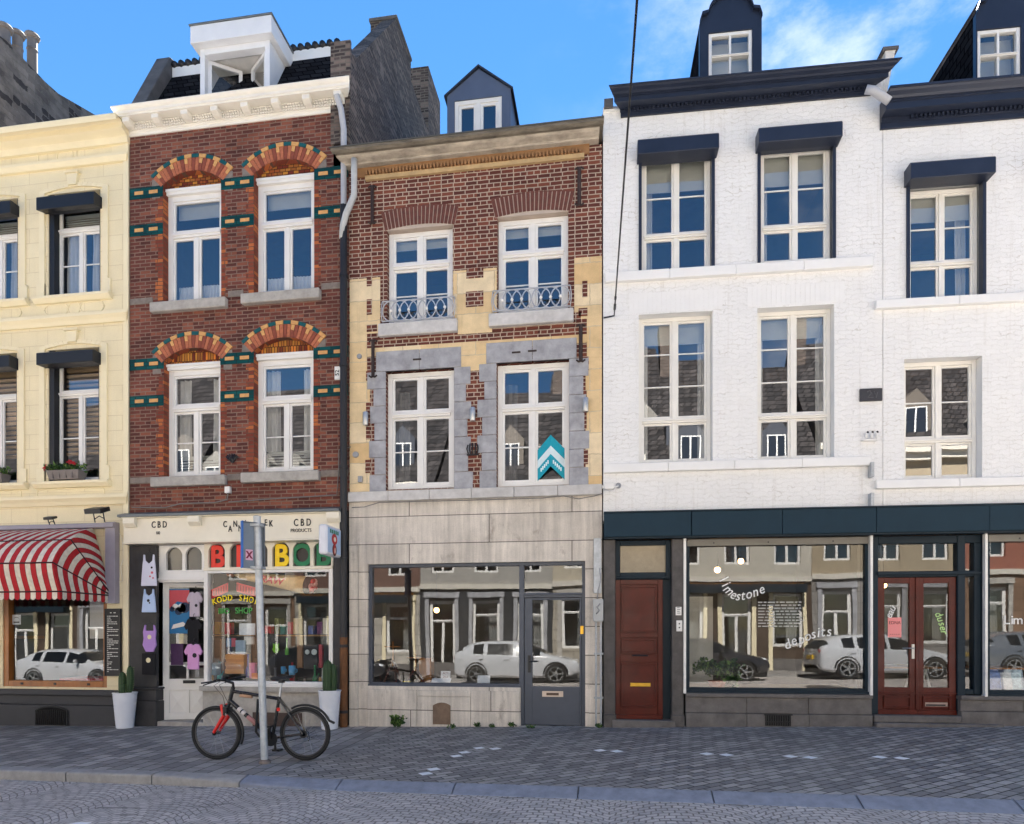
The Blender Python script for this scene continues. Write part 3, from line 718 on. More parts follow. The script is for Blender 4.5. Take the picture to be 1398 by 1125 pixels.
for i, ch in enumerate('CANNATHEEK'):
    put(mb, ch, 307.5+6.95*i, (715.5 if i % 2 == 0 else 722)-.04*(i*7) if ch != 'K' else 714.5, .15, FD-.002, sx=.7, off=.01)
mb.build('sign_lettering', LET, fas)
# pilasters, plinths
zpl = B.Z(196, 938); zb2 = B.Z(196, 960)
xl0, xl1 = .004, B.X(214, 860, -.02); xr0, xr1 = B.X(455, 860, -.02), B.X(470, 860, -.02)
mb = MB(); mb.box(xl0, xl1, -.02, .3, zpl, zfb-.04); mb.box(xr0, xr1, -.02, .3, zpl, zfb-.04); mb.box(xl0, xl1+.02, -.07, .3, -.1, zpl-.24); mb.box(xl0, xl1+.01, -.05, .3, zpl-.239, zpl-.04); mb.box(xl0, xl1+.03, -.08, .3, zpl-.039, zpl)
mb.box(xr0-.02, xr1, -.05, .3, -.1, zpl-.002)
mb.build('pilaster', DKG, B.root, bevel=.012)
# door surround
xtr = B.X(279, 850, .02)-.002
xd0, xd1 = B.X(217, 860, .05), B.X(277, 860, .05); zt0 = B.Z(250, 783, .05); zdt = B.Z(250, 795, .05)
mb = MB(); mb.box(xl1, xd0, .03, .30, .0, zfb-.04); mb.box(xd0, xtr, .03, .30, zdt, zt0+.03); mb.box(xd0, xtr, .0, .0299, zdt+.03, zdt+.07)
ph = zfb-.04-zt0-.03
px0 = [B.X(227, 763, .05), B.X(253.5, 763, .05)]; pw_ = B.X(249, 763, .05)-px0[0]
def arched_board(mb, x0, x1, z0, z1, y0, y1, opens):
    bm = bmesh.new(); loops = [rect(x0, x1, z0, z1)]
    for a, b, za, zb, rs in opens: loops.append([(a, za), (b, za)]+arcpts(a, b, zb-rs, rs, 10))
    allv = []
    for lp in loops:
        vs = [bm.verts.new((x, y0, z)) for x, z in lp]
        for i in range(len(vs)): bm.edges.new((vs[i], vs[(i+1) % len(vs)]))
        allv.append(vs)
    bmesh.ops.triangle_fill(bm, use_beauty=True, edges=list(bm.edges), normal=(0, -1, 0))
    for vs in allv:
        ws = [bm.verts.new((v.co.x, y1, v.co.z)) for v in vs]; n = len(vs)
        for i in range(n): bm.faces.new((vs[i], vs[(i+1) % n], ws[(i+1) % n], ws[i]))
    bm.verts.index_update(); mb.add([v.co for v in bm.verts], [[v.index for v in f.verts] for f in bm.faces]); bm.free()
za = zt0+.06; zb = B.Z(250, 747, .05)
arched_board(mb, xd0, xtr, zt0+.031, zfb-.041, .04, .12, [(x, x+pw_, za, zb, pw_*.42) for x in px0])
dsur = mb.build('door_surround', WHITEP, B.root, bevel=.004)
g = MB(); g.poly([(xd0, .09, zt0+.03), (xtr, .09, zt0+.03), (xtr, .09, zfb-.05), (xd0, .09, zfb-.05)]); g.build('transom_pane', mk('dark_pane', lin(70, 66, 60), .12, spec=.8), dsur)
# door leaf, hinged on its left, ajar
dl = MB(); W_ = xd1-xd0-.01; hd = zdt-.04; zz1, zz2, zz3 = .55, .78, 1.03
g = MB()
for a, b, z0, z1 in ((0, .11, 0, hd), (W_-.10, W_, 0, hd), (.11, W_-.10, .0, .12), (.11, W_-.10, zz1-.02, zz2-.05), (.11, W_-.10, zz3-.06, zz3), (.11, W_-.10, hd-.12, hd), (W_*.5-.03, W_*.5+.03, .12, zz1-.02), (W_*.5-.02, W_*.5+.02, zz2-.05, zz3-.06)):
    dl.box(a, b, 0, .05, z0, z1)
for a, b in ((.11, W_*.5-.03), (W_*.5+.03, W_-.10)):
    z0, z1 = .12, zz1-.02; xm, zm = (a+b)/2, (z0+z1)/2
    dl.add([(a, .03, z0), (b, .03, z0), (b, .03, z1), (a, .03, z1), (xm, .0, zm)], [(0, 1, 4), (1, 2, 4), (2, 3, 4), (3, 0, 4)])
g.poly([(.10, .03, zz2-.06), (W_-.09, .03, zz2-.06), (W_-.09, .03, hd-.11), (.10, .03, hd-.11)])
dM = Matrix.Translation((xd0+.005, .14, .09)) @ Matrix.Rotation(R(17), 4, 'Z')
door = dl.xf(dM).build('shop_door', WHITEP, B.root, bevel=.005); door['label'] = 'white panelled shop door standing ajar'
g.xf(dM).build('pane', GL_LOW, door)
mb = MB(); mb.box(W_*.42, W_*.66, -.03, -.001, zz2-.13, zz2-.075); mb.box(W_*.44, W_*.64, -.045, -.0301, zz2-.12, zz2-.10); mb.xf(dM).build('letter_slot', BLACKM, door)
mb = MB(); mb.box(xl1, xd1+.1, -.03, .6, -.1, .085); mb.build('doorstep', STONE, B.root, bevel=.01)
# letter board and shop window
xw0, xw1b = B.X(279, 850, .02), B.X(455, 850, .02); zs0, zs1 = B.Z(365, 935, .02), B.Z(365, 777, .02)
mb = MB(); opens = []; cxs = (295.5, 324.5, 353.5, 383, 411.5, 440)
zl0, zl1 = B.Z(365, 773.5, .02), B.Z(365, 740.5, .02)
for c in cxs:
    x = B.X(c, 758, .02); opens.append((x-.155, x+.155, zl0, zl1, .12))
arched_board(mb, xw0+.001, xw1b-.001, zs1+.0, zfb-.041, .02, .10, opens)
mb.box(xw0, xw1b, -.015, .0199, zs1-.012, zs1+.035)
lb = mb.build('letter_board', CREAMP, B.root, bevel=.004)
mb = MB(); mb.box(xw0+.04, xw1b-.04, .075, .09, zs1+.03, zfb-.06); mb.build('dark_panel', mk('dark_board', lin(52, 48, 46), .4), lb)
cols = [mk('red_letter', lin(226, 58, 44), .45), mk('red_letter', lin(226, 58, 44), .45), None, mk('yellow_letter', lin(244, 206, 20), .45), mk('green_letter', lin(20, 120, 78), .45), mk('green_letter', lin(20, 120, 78), .45)]
for c, ch, m in zip(cxs, 'BI BOB', cols):
    if m is None: continue
    x = B.X(c, 758, .02); t = MB(); t.text(ch, x, zl0+.012, .07, .53, 0, sx=.92, off=.03, ext=.012)
    t.build('letter', m, lb)
mb = MB(); fw = .075
mb.box(xw0, xw0+fw, .0, .12, zs0, zs1-.013); mb.box(xw1b-fw, xw1b, .0, .12, zs0, zs1-.013); mb.box(xw0+fw, xw1b-fw, .001, .12, zs0, zs0+.06); mb.box(xw0+fw, xw1b-fw, .001, .12, zs1-.06, zs1-.013)
mb.box(xw0-.02, xw1b+.02, -.06, .0, zs0-.03, zs0+.03)
sw = mb.build('shop_window', WHITEP, B.root, bevel=.005)
g = MB(); g.poly([(xw0+fw-.01, .07, zs0+.05), (xw1b-fw+.01, .07, zs0+.05), (xw1b-fw+.01, .07, zs1-.05), (xw0+fw-.01, .07, zs1-.05)]); g.build('pane', GL_LOW, sw)
zsl = zs0-.04
mb = MB(); mb.box(xw0-.03, xr0-.021, -.09, .12, zsl-.07, zsl+.01); mb.box(xw0-.0, xr0-.022, -.03, .12, .30, zsl-.0701); mb.box(xw0+.004, xr0-.0225, -.025, .12, -.1, .2999)
mb.box(xw0+.002, xw0+.6, -.034, -.0301, .31, zsl-.08); mb.box(xw0+.608, xw0+1.25, -.034, -.0301, .31, zsl-.08); mb.box(xw0+1.258, xr0-.03, -.034, -.0301, .31, zsl-.08)
rs = mb.build('stall_riser', [STONE], B.root, bevel=.008)
mb = MB(); mb.box(B.X(345, 968, -.04), B.X(412, 968, -.04), -.045, -.0255, .02, .28); mb.build('riser_panel', mk('brown_panel', lin(74, 58, 52), .6, var=.2), rs)
# display floor and back of the window
mb = MB(); mb.box(xw0-.02, xw1b, .125, 1.5, zs0-.08, zs0+.03); mb.build('display_floor', mk('green_felt', lin(66, 74, 48), .9), B.root)
# lettering stuck to the shop window glass
YL, RL, GLT = mk('yellow_lettering', lin(250, 222, 20), .4), mk('red_lettering', lin(214, 46, 52), .4), mk('lime_lettering', lin(54, 150, 60), .4)
mb = MB()
word = 'KODD SHOP'
for i, ch in enumerate(word):
    f = (i-4)/4
    if ch != ' ': put(mb, ch, 321.5+28*f, 815.5+5.5*f*f, .145, .064, rot=-.30*f, sx=.85, off=.012)
mb.build('yellow_lettering', YL, sw)
mb = MB()
for a, b, p, q in ((287, 311, 811, 801), (323, 350, 800.5, 808)):
    xa, za_ = B.at(a, p, .1); xb_, zb_ = B.at(b, q, .1)
    mb.prism([(xa, za_-.09), (xb_, zb_-.09), (xb_, zb_+.07), (xa, za_+.07)], .10, .115)
    for k in range(7):
        f = (k+.5)/7; mb.box(xa+(xb_-xa)*f-.012, xa+(xb_-xa)*f+.006, .094, .0995, za_+(zb_-za_)*f-.06, za_+(zb_-za_)*f+.04, 1)
mb.build('red_sign', [RL, mk('dark_red', lin(150, 26, 34), .5)], sw)
mb = MB(); put(mb, 'BIO', 306, 834, .135, .064, sx=1.0, off=.012); mb.build('green_lettering', GLT, sw); mb = MB(); put(mb, 'SHOP', 333, 833.5, .15, .064, sx=.85, off=.012); mb.build('green_lettering', GLT, sw)
# ------------------------------------------------------------------ goods in the window of the brick house
def world_box(name, H, xl, xr, yt, yb, d, dep, mat, label, cat, group=None, on=None, parts=None):
    x0, z0 = H.at(xl, yb, d); x1, z1 = H.at(xr, yt, d)
    if on is not None: z0 = on
    mb = MB(); w, h = x1-x0, z1-z0
    mb.box(-w/2, w/2, 0, dep, 0, h)
    o = mb.build(name, mat, None, bevel=min(.01, w*.08)); o.location = H.w((x0+x1)/2, d, z0); o.rotation_euler = (0, 0, H.rot)
    return tag(o, label, cat, group)
ZD = zs0+.03
def garment(name, H, px, yt, yb, wpx, d, mat, label, kind='tank', print_=None, group=None, hanger=BLACKM):
    x, zt = H.at(px, yt, d); _, zb = H.at(px, yb, d); w = (H.X(px+wpx/2, yt, d)-H.X(px-wpx/2, yt, d)); h = zt-zb
    r = empty(name, H.w(x, d, zb), H.rot, label, 'garment', group)
    W2 = w/2
    if kind == 'tank': out = [(-.92*W2, 0), (.92*W2, 0), (.80*W2, h*.45), (.74*W2, h*.66), (.66*W2, h*.82), (.62*W2, h), (.50*W2, h), (.42*W2, h*.80), (0, h*.70), (-.42*W2, h*.80), (-.50*W2, h), (-.62*W2, h), (-.66*W2, h*.82), (-.74*W2, h*.66), (-.80*W2, h*.45)]
    elif kind == 'body': out = [(-.45*W2, 0), (.45*W2, 0), (.85*W2, h*.25), (.72*W2, h*.5), (.80*W2, h*.74), (.60*W2, h), (.48*W2, h), (.5*W2, h*.78), (-.5*W2, h*.78), (-.48*W2, h), (-.60*W2, h), (-.80*W2, h*.74), (-.72*W2, h*.5), (-.85*W2, h*.25)]
    elif kind == 'tee': out = [(-.62*W2, 0), (.62*W2, 0), (.60*W2, h*.62), (.80*W2, h*.55), (W2, h*.70), (.62*W2, h*.97), (.22*W2, h), (0, h*.93), (-.22*W2, h), (-.62*W2, h*.97), (-W2, h*.70), (-.80*W2, h*.55), (-.60*W2, h*.62)]
    else: out = [(-.8*W2, 0), (.8*W2, 0), (.8*W2, h), (-.8*W2, h)]
    mb = MB(); mb.prism(out, -.018, .018); f = mb.build('fabric', mat, r, bevel=.008)
    mb = MB(); mb.tube([(-.62*W2, 0, h*.985), (0, 0, h*1.08), (.62*W2, 0, h*.985)], .006, 5); mb.tube([(0, 0, h*1.08), (0, 0, h*1.08+.04), (.02, 0, h*1.08+.06), (.03, 0, h*1.08+.045)], .004, 5); mb.build('hanger', hanger, r)
    if print_:
        mb = MB()
        for (cx, cz, rx, rz, m) in print_[1]: mb.lathe([(rx*w, -.0185), (rx*w, -.0210)], (cx*w, 0, cz*h), 10, m, axis='y')
        mb.build('print', print_[0], r)
    return r
WT, LB, LV, BK, PK, GT = mk('white_cotton', lin(222, 222, 236), .9, var=.04, bump=.9, bscale=16, stretch=.18), mk('pale_blue_cotton', lin(186, 206, 238), .9, var=.04, bump=.9, bscale=16, stretch=.18), mk('lavender_cotton', lin(178, 140, 206), .9, var=.05, bump=.9, bscale=16, stretch=.18), mk('black_cotton', lin(24, 23, 27), .9, bump=.9, bscale=16, stretch=.18), mk('pink_cotton', lin(214, 156, 206), .9, bump=.9, bscale=16, stretch=.18), mk('pale_grey_cotton', lin(190, 178, 190), .9, bump=.9, bscale=16, stretch=.18)
PR = [mk('print_pink', lin(214, 110, 120), .8), mk('print_black', lin(40, 40, 46), .8), mk('print_pale', lin(232, 220, 180), .8)]
gg = 'tops hanging on the dark pilaster'
garment('tank_top', B, 203.5, 757, 800, 23, -.12, WT, 'white strappy top hanging highest on the dark pilaster by the shop door', print_=(PR, [(.22, .42, .07, .1, 0), (.20, .58, .06, .1, 1), (.10, .30, .05, .05, 0), (.28, .25, .05, .05, 0)]), group=gg)
garment('tank_top', B, 203.5, 804, 836, 21, -.12, LB, 'pale blue tank top hanging under the white strappy top', print_=(PR, [(.0, .5, .09, .05, 1), (.08, .4, .05, .05, 1)]), group=gg)
garment('tank_top', B, 204.5, 853, 890, 22, -.12, LV, 'lavender strappy body hanging under the pale blue tank top', kind='body', print_=(PR, [(.02, .55, .13, .1, 2)]), group=gg)
garment('tank_top', B, 203.5, 892, 921, 23, -.12, BK, 'plain black top hanging lowest on the dark pilaster', kind='sq', print_=(PR, [(0, .68, .14, .1, 2)]), group=gg)
gg = 'shirts hanging in the shop doorway'
garment('shirt', B, 266, 808, 842, 22, .10, GT, 'pale grey shirt with a dark print hanging topmost in the shop doorway', kind='tee', print_=(PR, [(.12, .45, .09, .1, 1)]), group=gg)
garment('shirt', B, 264, 845, 879, 25, .06, BK, 'black shirt hanging between the pale and the pink shirt in the doorway', kind='tee', group=gg)
garment('shirt', B, 264, 879, 914, 25, .02, PK, 'pink shirt hanging lowest in the shop doorway', kind='tee', print_=(PR, [(.1, .55, .12, .1, 1)]), group=gg)
# poster in the door: plain red, blue and white shapes
mb = MB(); x0, x1, z0, z1 = B.R(233, 260, 804, 865, .17)
mb.box(x0, x1, .165, .17, z0, z1, 0); hh = z1-z0; ww = x1-x0
mb.prism([(x0, z1-.03*hh), (x0, z0+.55*hh), (x0+.4*ww, z0+.72*hh), (x1, z0+.66*hh), (x1, z1-.03*hh)], .163, .1645, 1)
for k in range(5): mb.lathe([(.05+.012*k, .16), (.05+.012*k, .1625)][::-1], (x0+ww*(.15+.16*k), 0, z0+hh*(.55+.05*math.sin(k*2.2))), 10, 2 if k % 2 else 3, axis='y')
mb.prism([(x0+.1*ww, z0+.1*hh), (x0+.9*ww, z0+.18*hh), (x0+.7*ww, z0+.26*hh), (x0+.2*ww, z0+.2*hh)], .163, .1645, 2)
for i in range(len(mb.v)): mb.v[i] = (mb.v[i][0]-(x0+x1)/2, mb.v[i][1]-.165, mb.v[i][2]-z0)
po = mb.build('poster', [mk('poster_blue', lin(34, 110, 160), .6), mk('poster_red', lin(196, 80, 88), .6), mk('poster_white', lin(225, 222, 214), .6), mk('poster_navy', lin(24, 42, 70), .6)]); po.location = B.w((x0+x1)/2, .165-.03, z0); tag(po, 'red and blue poster hanging behind the glass of the white shop door', 'poster')
world_box('purple_poster', B, 233, 250, 879, 908, .15, .006, mk('purple_print', lin(70, 40, 80), .6, var=.3, scale=30), 'dark purple notice hanging under the red and blue poster in the shop door', 'poster')
# giant cone of a rolled cigarette hanging in the window
x0, z0 = B.at(312, 783, .30); x1, z1 = B.at(419, 799, .30); ax = Vector((x1-x0, 0, z1-z0)); L = ax.length; an = math.atan2(z1-z0, x1-x0)
M = Matrix.Rotation(-an, 4, 'Y')
r = empty('giant_cone', B.w(x0, .30, z0), 0, 'giant tan rolled paper cone with a red ember tip hanging in the shop window', 'shop decoration')
TAN = mk('tan_paper', lin(232, 194, 138), .8, var=.12, scale=25, bump=.15)
mb = MB(); mb.lathe([(.03, .12), (.05, .2), (.075, .35), (.10, L*.5), (.155, L*.9), (.16, L)], n=20, axis='x'); mb.xf(M).build('paper_cone', TAN, r, smooth=True)
mb = MB(); mb.lathe([(.02, -.02), (.06, 0), (.045, .05), (.06, .09), (.03, .119)], n=12, axis='x'); mb.xf(M).build('twisted_tip', mk('orange_tip', lin(190, 110, 60), .7, var=.3, scale=30), r, smooth=True)
mb = MB(); mb.lathe([(.162, L+.001), (.165, L+.05), (.12, L+.09)], n=18, axis='x'); mb.xf(M).build('ash_ring', mk('ash', lin(62, 56, 54), .9, var=.3, scale=30), r, smooth=True)
mb = MB(); random.seed(5)
for k in range(26):
    a = random.random()*6.28; q = .09*math.sqrt(random.random()); mb.ball((L+.08+random.random()*.06, q*math.cos(a), q*math.sin(a)), .035+.02*random.random(), k % 2, 6, 5)
mb.xf(M).build('ember', [mk('ember_red', lin(214, 62, 60), .7), mk('ember_pink', lin(236, 170, 160), .7)], r)
mb = MB(); t_ = MB(); t_.text('RAW', 0, -.06, 0, .17, 0, sx=1.1, off=.02, shear=.2); t_.v = [(v[0]+L*.60, v[1]-.13, v[2]) for v in t_.v]; t_.xf(M).build('lettering', mk('red_print', lin(200, 34, 40), .6), r)
mb = MB(); mb.tube([(L*.25, 0, .05), (L*.25, 0, .5)], .004, 4); mb.tube([(L*.8, 0, .1), (L*.8, 0, .55)], .004, 4); mb.xf(M).build('wire', BLACKM, r)
# smaller goods: boxes, bags, bottles, bongs on the display floor and on steps
random.seed(11)
C_ = lambda n, *c: mk(n, lin(*c), .6, var=.12, scale=20)
goods = [
 ('wooden_crate', 308, 333, 893, 920, .45, .25, C_('crate_wood', 186, 120, 60), 'orange brown wooden crate standing low in the shop window left of the pole', 'crate'),
 ('gift_box', 306, 315, 850, 866, .6, .12, C_('box_red', 196, 36, 44), 'small bright red box on the display step behind the pale notice', 'box'),
 ('notice_card', 326, 348, 851, 867, .30, .02, C_('card_white', 220, 224, 230), 'white notice card standing in the shop window under the green lettering', 'card'),
 ('gift_box', 361, 370, 854, 865, .55, .12, C_('box_crimson', 186, 30, 40), 'small crimson box just right of the pole', 'box'),
 ('printed_bag', 308, 315, 871, 883, .5, .05, C_('bag_blue', 84, 128, 168), 'small blue printed bag beside the pink one in the window', 'bag'),
 ('printed_bag', 314, 321, 871, 883, .52, .05, C_('bag_pink', 200, 84, 104), 'small pink printed bag beside the blue one in the window', 'bag'),
 ('printed_bag', 321, 334, 874, 892, .5, .05, C_('bag_pale_blue', 150, 176, 200), 'pale blue printed bag behind the wooden crate', 'bag'),
 ('printed_bag', 333, 346, 869, 880, .56, .05, C_('bag_white', 206, 204, 200), 'white printed bag near the pole in the shop window', 'bag'),
 ('dark_panel_sign', 346, 376, 867, 926, .75, .04, C_('panel_black', 30, 30, 34), 'tall black display panel behind the pole', 'panel'),
 ('printed_bag', 308, 316, 883, 893, .5, .05, C_('bag_navy', 40, 48, 80), 'small navy printed bag left above the wooden crate', 'bag'),
 ('tall_bottle', 334, 340, 893, 925, .35, .08, C_('glass_violet', 64, 60, 140), 'tall violet water pipe beside the wooden crate', 'water pipe'),
 ('guitar_bag', 340, 348, 905, 926, .3, .08, C_('pink_bag', 214, 110, 150), 'pink pouch left of the pole on the display floor', 'pouch'),
 ('green_glove', 363, 373, 877, 892, .5, .06, C_('lime', 120, 190, 40), 'lime green leaf cut-out hung on the black display panel', 'cut-out'),
 ('tall_bottle', 388, 393, 871, 894, .45, .06, C_('glass_lime', 96, 170, 50), 'tall lime green water pipe right of the pole', 'water pipe'),
 ('blue_mug', 382, 388, 910, 920, .35, .07, C_('mug_blue', 70, 150, 200), 'small sky blue mug on the display floor', 'mug'),
 ('blue_mug', 392, 401, 909, 922, .35, .09, C_('mug_blue_big', 84, 160, 214), 'larger sky blue mug on the display floor', 'mug'),
 ('cardboard_tube', 405, 413, 868, 912, .6, .1, C_('card_brown', 130, 96, 64), 'tall brown cardboard tube in the right half of the window', 'tube'),
 ('black_speaker', 414, 434, 880, 914, .55, .15, C_('cab_black', 28, 28, 30), 'black cabinet with two white discs in the window', 'cabinet'),
 ('patterned_roll', 435, 440, 880, 912, .4, .06, C_('roll_red', 170, 60, 70), 'slim red patterned roll standing at the right end of the window', 'roll'),
 ('folded_cloth', 282, 295, 905, 922, .35, .15, C_('cloth_slate', 104, 130, 146), 'slate blue folded cloth at the left end of the display floor', 'cloth'),
 ('orange_bag', 343, 351, 919, 927, .28, .06, C_('orange', 224, 120, 50), 'small orange pouch lying beside the pole', 'pouch'),
 ('wooden_shelf', 300, 306, 872, 921, .55, .2, C_('shelf_wood', 120, 76, 40), 'slim brown shelf rack left of the wooden crate', 'shelf')]
for nm, a, b, t, bb, d, dep, m, lb_, cat in goods:
    if nm in ('tall_bottle', 'blue_mug'):
        x0, z0 = B.at(a, bb, d); x1, z1 = B.at(b, t, d); rr = (x1-x0)/2; h = z1-z0; mb = MB()
        prof = [(rr, 0), (rr, h*.3), (rr*.45, h*.5), (rr*.45, h*.96), (rr*.6, h)] if nm == 'tall_bottle' else [(rr*.8, 0), (rr, h*.5), (rr*.95, h)]
        mb.lathe(prof, n=12)
        if nm == 'blue_mug': mb.tube([(rr, 0, h*.7), (rr*1.5, 0, h*.6), (rr*1.5, 0, h*.35), (rr*.9, 0, h*.25)], .008, 5)
        o = mb.build(nm, m, smooth=True); o.location = B.w((x0+x1)/2, d+rr, z0); tag(o, lb_, cat)
    elif nm == 'green_glove':
        x0, z0 = B.at(a, bb, d); x1, z1 = B.at(b, t, d); w, h = x1-x0, z1-z0; mb = MB()
        mb.prism([(w*.3, 0), (w*.7, 0), (w, h*.35), (w*.85, h*.5), (w*.9, h*.9), (w*.62, h*.75), (w*.5, h), (w*.38, h*.75), (w*.1, h*.9), (w*.15, h*.5), (0, h*.35)], 0, .03)
        o = mb.build('leaf_cutout', m); o.location = B.w(x0, .72, z0); tag(o, lb_, cat)
    else:
        o = world_box(nm, B, a, b, t, bb, d, dep, m, lb_, cat)
        if nm == 'black_speaker':
            x0, z0 = B.at(a, bb, d); x1, z1 = B.at(b, t, d); w, h = x1-x0, z1-z0; mb = MB()
            for u, q in ((-.22, .045), (.25, .055)): mb.lathe([(q, -.001), (q*.9, -.012)], (u*w, 0, h*.7), 14, axis='y')
            mb.build('white_disc', C_('disc', 196, 204, 204), o)
        if nm == 'wooden_crate':
            mb = MB(); x0, z0 = B.at(a, bb, d); x1, z1 = B.at(b, t, d); w, h = x1-x0, z1-z0
            for q in (.0, .36, .72): mb.box(-w/2-.006, w/2+.006, -.012, -.001, h*q+.01, h*q+h*.24)
            mb.build('slat', C_('crate_slat', 200, 136, 70), o)
more = [('t_shirt_stack', 'folded %s shirts on the back shelf of the headshop window', 'shirts'), ('box', '%s carton on the back shelf of the headshop window', 'box')]
for k, (px, cn, c) in enumerate(((289, 'rust red', (150, 62, 44)), (296, 'mustard', (196, 150, 52)), (378, 'olive', (104, 110, 58)), (386, 'sea green', (60, 130, 116)), (396, 'cherry', (170, 40, 60)), (404, 'sand', (196, 176, 140)), (424, 'cobalt', (50, 80, 160)), (436, 'plum', (110, 56, 110)), (444, 'ivory', (214, 206, 190)))):
    nm, lb_, cat = more[k % 2]; h_ = 12+5*(k % 3)
    world_box('shirt_stack' if k % 2 == 0 else 'carton', B, px-3.6, px+3.2, 866-h_, 866, .9, .2, C_('stock_%d' % k, *c), lb_ % cn, cat)
mb = MB(); q0, q1 = B.at(286, 867, .85), B.at(449, 866, .85); mb.box(0, q1[0]-q0[0], 0, .3, -.02, 0); o = mb.build('wall_shelf', C_('shelf_pine', 170, 130, 84)); o.location = B.w(q0[0], .85, q0[1]); tag(o, 'long pine shelf crossing the back of the headshop window', 'shelf')
for k, (px, py, cn, c) in enumerate(((300, 905, 'turquoise', (40, 150, 150)), (356, 918, 'amber', (190, 120, 30)), (376, 905, 'smoke grey', (90, 92, 98)), (399, 890, 'ruby', (150, 24, 40)), (430, 918, 'emerald', (30, 120, 70)), (441, 917, 'milky white', (206, 206, 204)))):
    x, z = B.at(px, py, .5); h_ = .34-.05*(k % 3); mb = MB(); mb.lathe([(.045, 0), (.05, h_*.2), (.02, h_*.42), (.018, h_*.92), (.026, h_)], n=12); mb.tube([(.03, 0, h_*.2), (.075, 0, h_*.5)], .008, 6)
    o = mb.build('water_pipe', C_('pipe_%d' % k, *c), smooth=True); o.location = B.w(x, .5, ZD); tag(o, cn+' glass water pipe with a slanted stem on the display floor', 'water pipe', 'glass water pipes in the shop window')
# clutter: pebbled row of small jars along the front of the display floor
JM = [C_('jar_%s' % n, *c) for n, c in (('a', (120, 110, 100)), ('b', (60, 50, 46)), ('c', (170, 160, 150)), ('d', (70, 84, 110)), ('e', (190, 150, 90)), ('f', (90, 40, 44)))]
jp = []
for k in range(26):
    px = 290+random.random()*150; d = .16+.12*random.random(); x, _ = B.at(px, 925, d)
    if any(abs(x-q) < .05 for q in jp): continue
    jp.append(x); h = .05+.07*random.random(); q = .02+.012*random.random(); mb = MB(); mb.lathe([(q, 0), (q, h*.7), (q*.7, h*.8), (q*.7, h)], n=9); o = mb.build('small_jar', JM[k % 6], smooth=True, autosmooth=True); o.location = B.w(x, d, ZD)
    tag(o, 'small jar or grinder in the row along the front of the headshop window', 'jar', 'small jars in the shop window')
# ------------------------------------------------------------------ projecting sign, planters, post, bicycle
Xs = plane_y(466, 735, -.22).x; yn = plane_x(446, 735, Xs).y
zt_, zb_ = plane_x(456, 719, Xs).z, plane_x(456, 759, Xs).z
r = empty('projecting_sign', (Xs, -.05, (zt_+zb_)/2), 0, 'white light box sign with red mushrooms projecting over the shop window', 'sign'); zc = (zt_+zb_)/2
hh = (zt_-zb_)/2; mb = MB(); mb.box(-.14, 0, yn+.05, -.17, -hh, hh); mb.build('box', mk('sign_white', lin(222, 224, 232), .35, var=.03), r, bevel=.025)
mb = MB(); mb.box(.0005, .004, yn+.09, -.21, -hh+.04, hh-.04, 0)
def disc(mb, y, z, ry, rz, m, x=.006):
    n = 14; mb.add([(x, y+ry*math.cos(6.283*i/n), z+rz*math.sin(6.283*i/n)) for i in range(n)], [tuple(range(n))], m)
ym = (yn+.05-.17)/2
disc(mb, ym, .03, .11, .09, 1); disc(mb, ym+.01, .03, .045, .04, 2, .008); disc(mb, ym, -.14, .085, .10, 3); disc(mb, ym, -.13, .05, .08, 1, .008); disc(mb, ym+.01, -.15, .02, .05, 2, .01)
for k in range(5): mb.box(.0045, .006, ym-.17+.07*k, ym-.12+.07*k, hh-.12, hh-.06, 4)
mb.build('picture_panel', [mk('panel_blue', lin(170, 196, 228), .4), mk('panel_red', lin(186, 40, 44), .5), mk('panel_light', lin(232, 214, 200), .5), mk('panel_brown', lin(90, 40, 34), .5), mk('panel_green', lin(30, 120, 90), .5)], r)
mb = MB(); mb.tube([(-.07, .0, hh*.55), (-.07, -.18, hh*.55)], .018, 6); mb.tube([(-.07, .0, -hh*.3), (-.07, -.18, -hh*.3)], .018, 6); mb.build('bracket', BLACKM, r)
PLW = mk('planter_white', lin(226, 228, 234), .4, var=.03); SOIL = mk('soil', lin(70, 54, 42), .95, var=.3, scale=30); CACT = mk('cactus_green', lin(46, 70, 40), .6, var=.25, scale=12, bump=.2); SPINE = mk('cactus_rib', lin(120, 140, 84), .7)
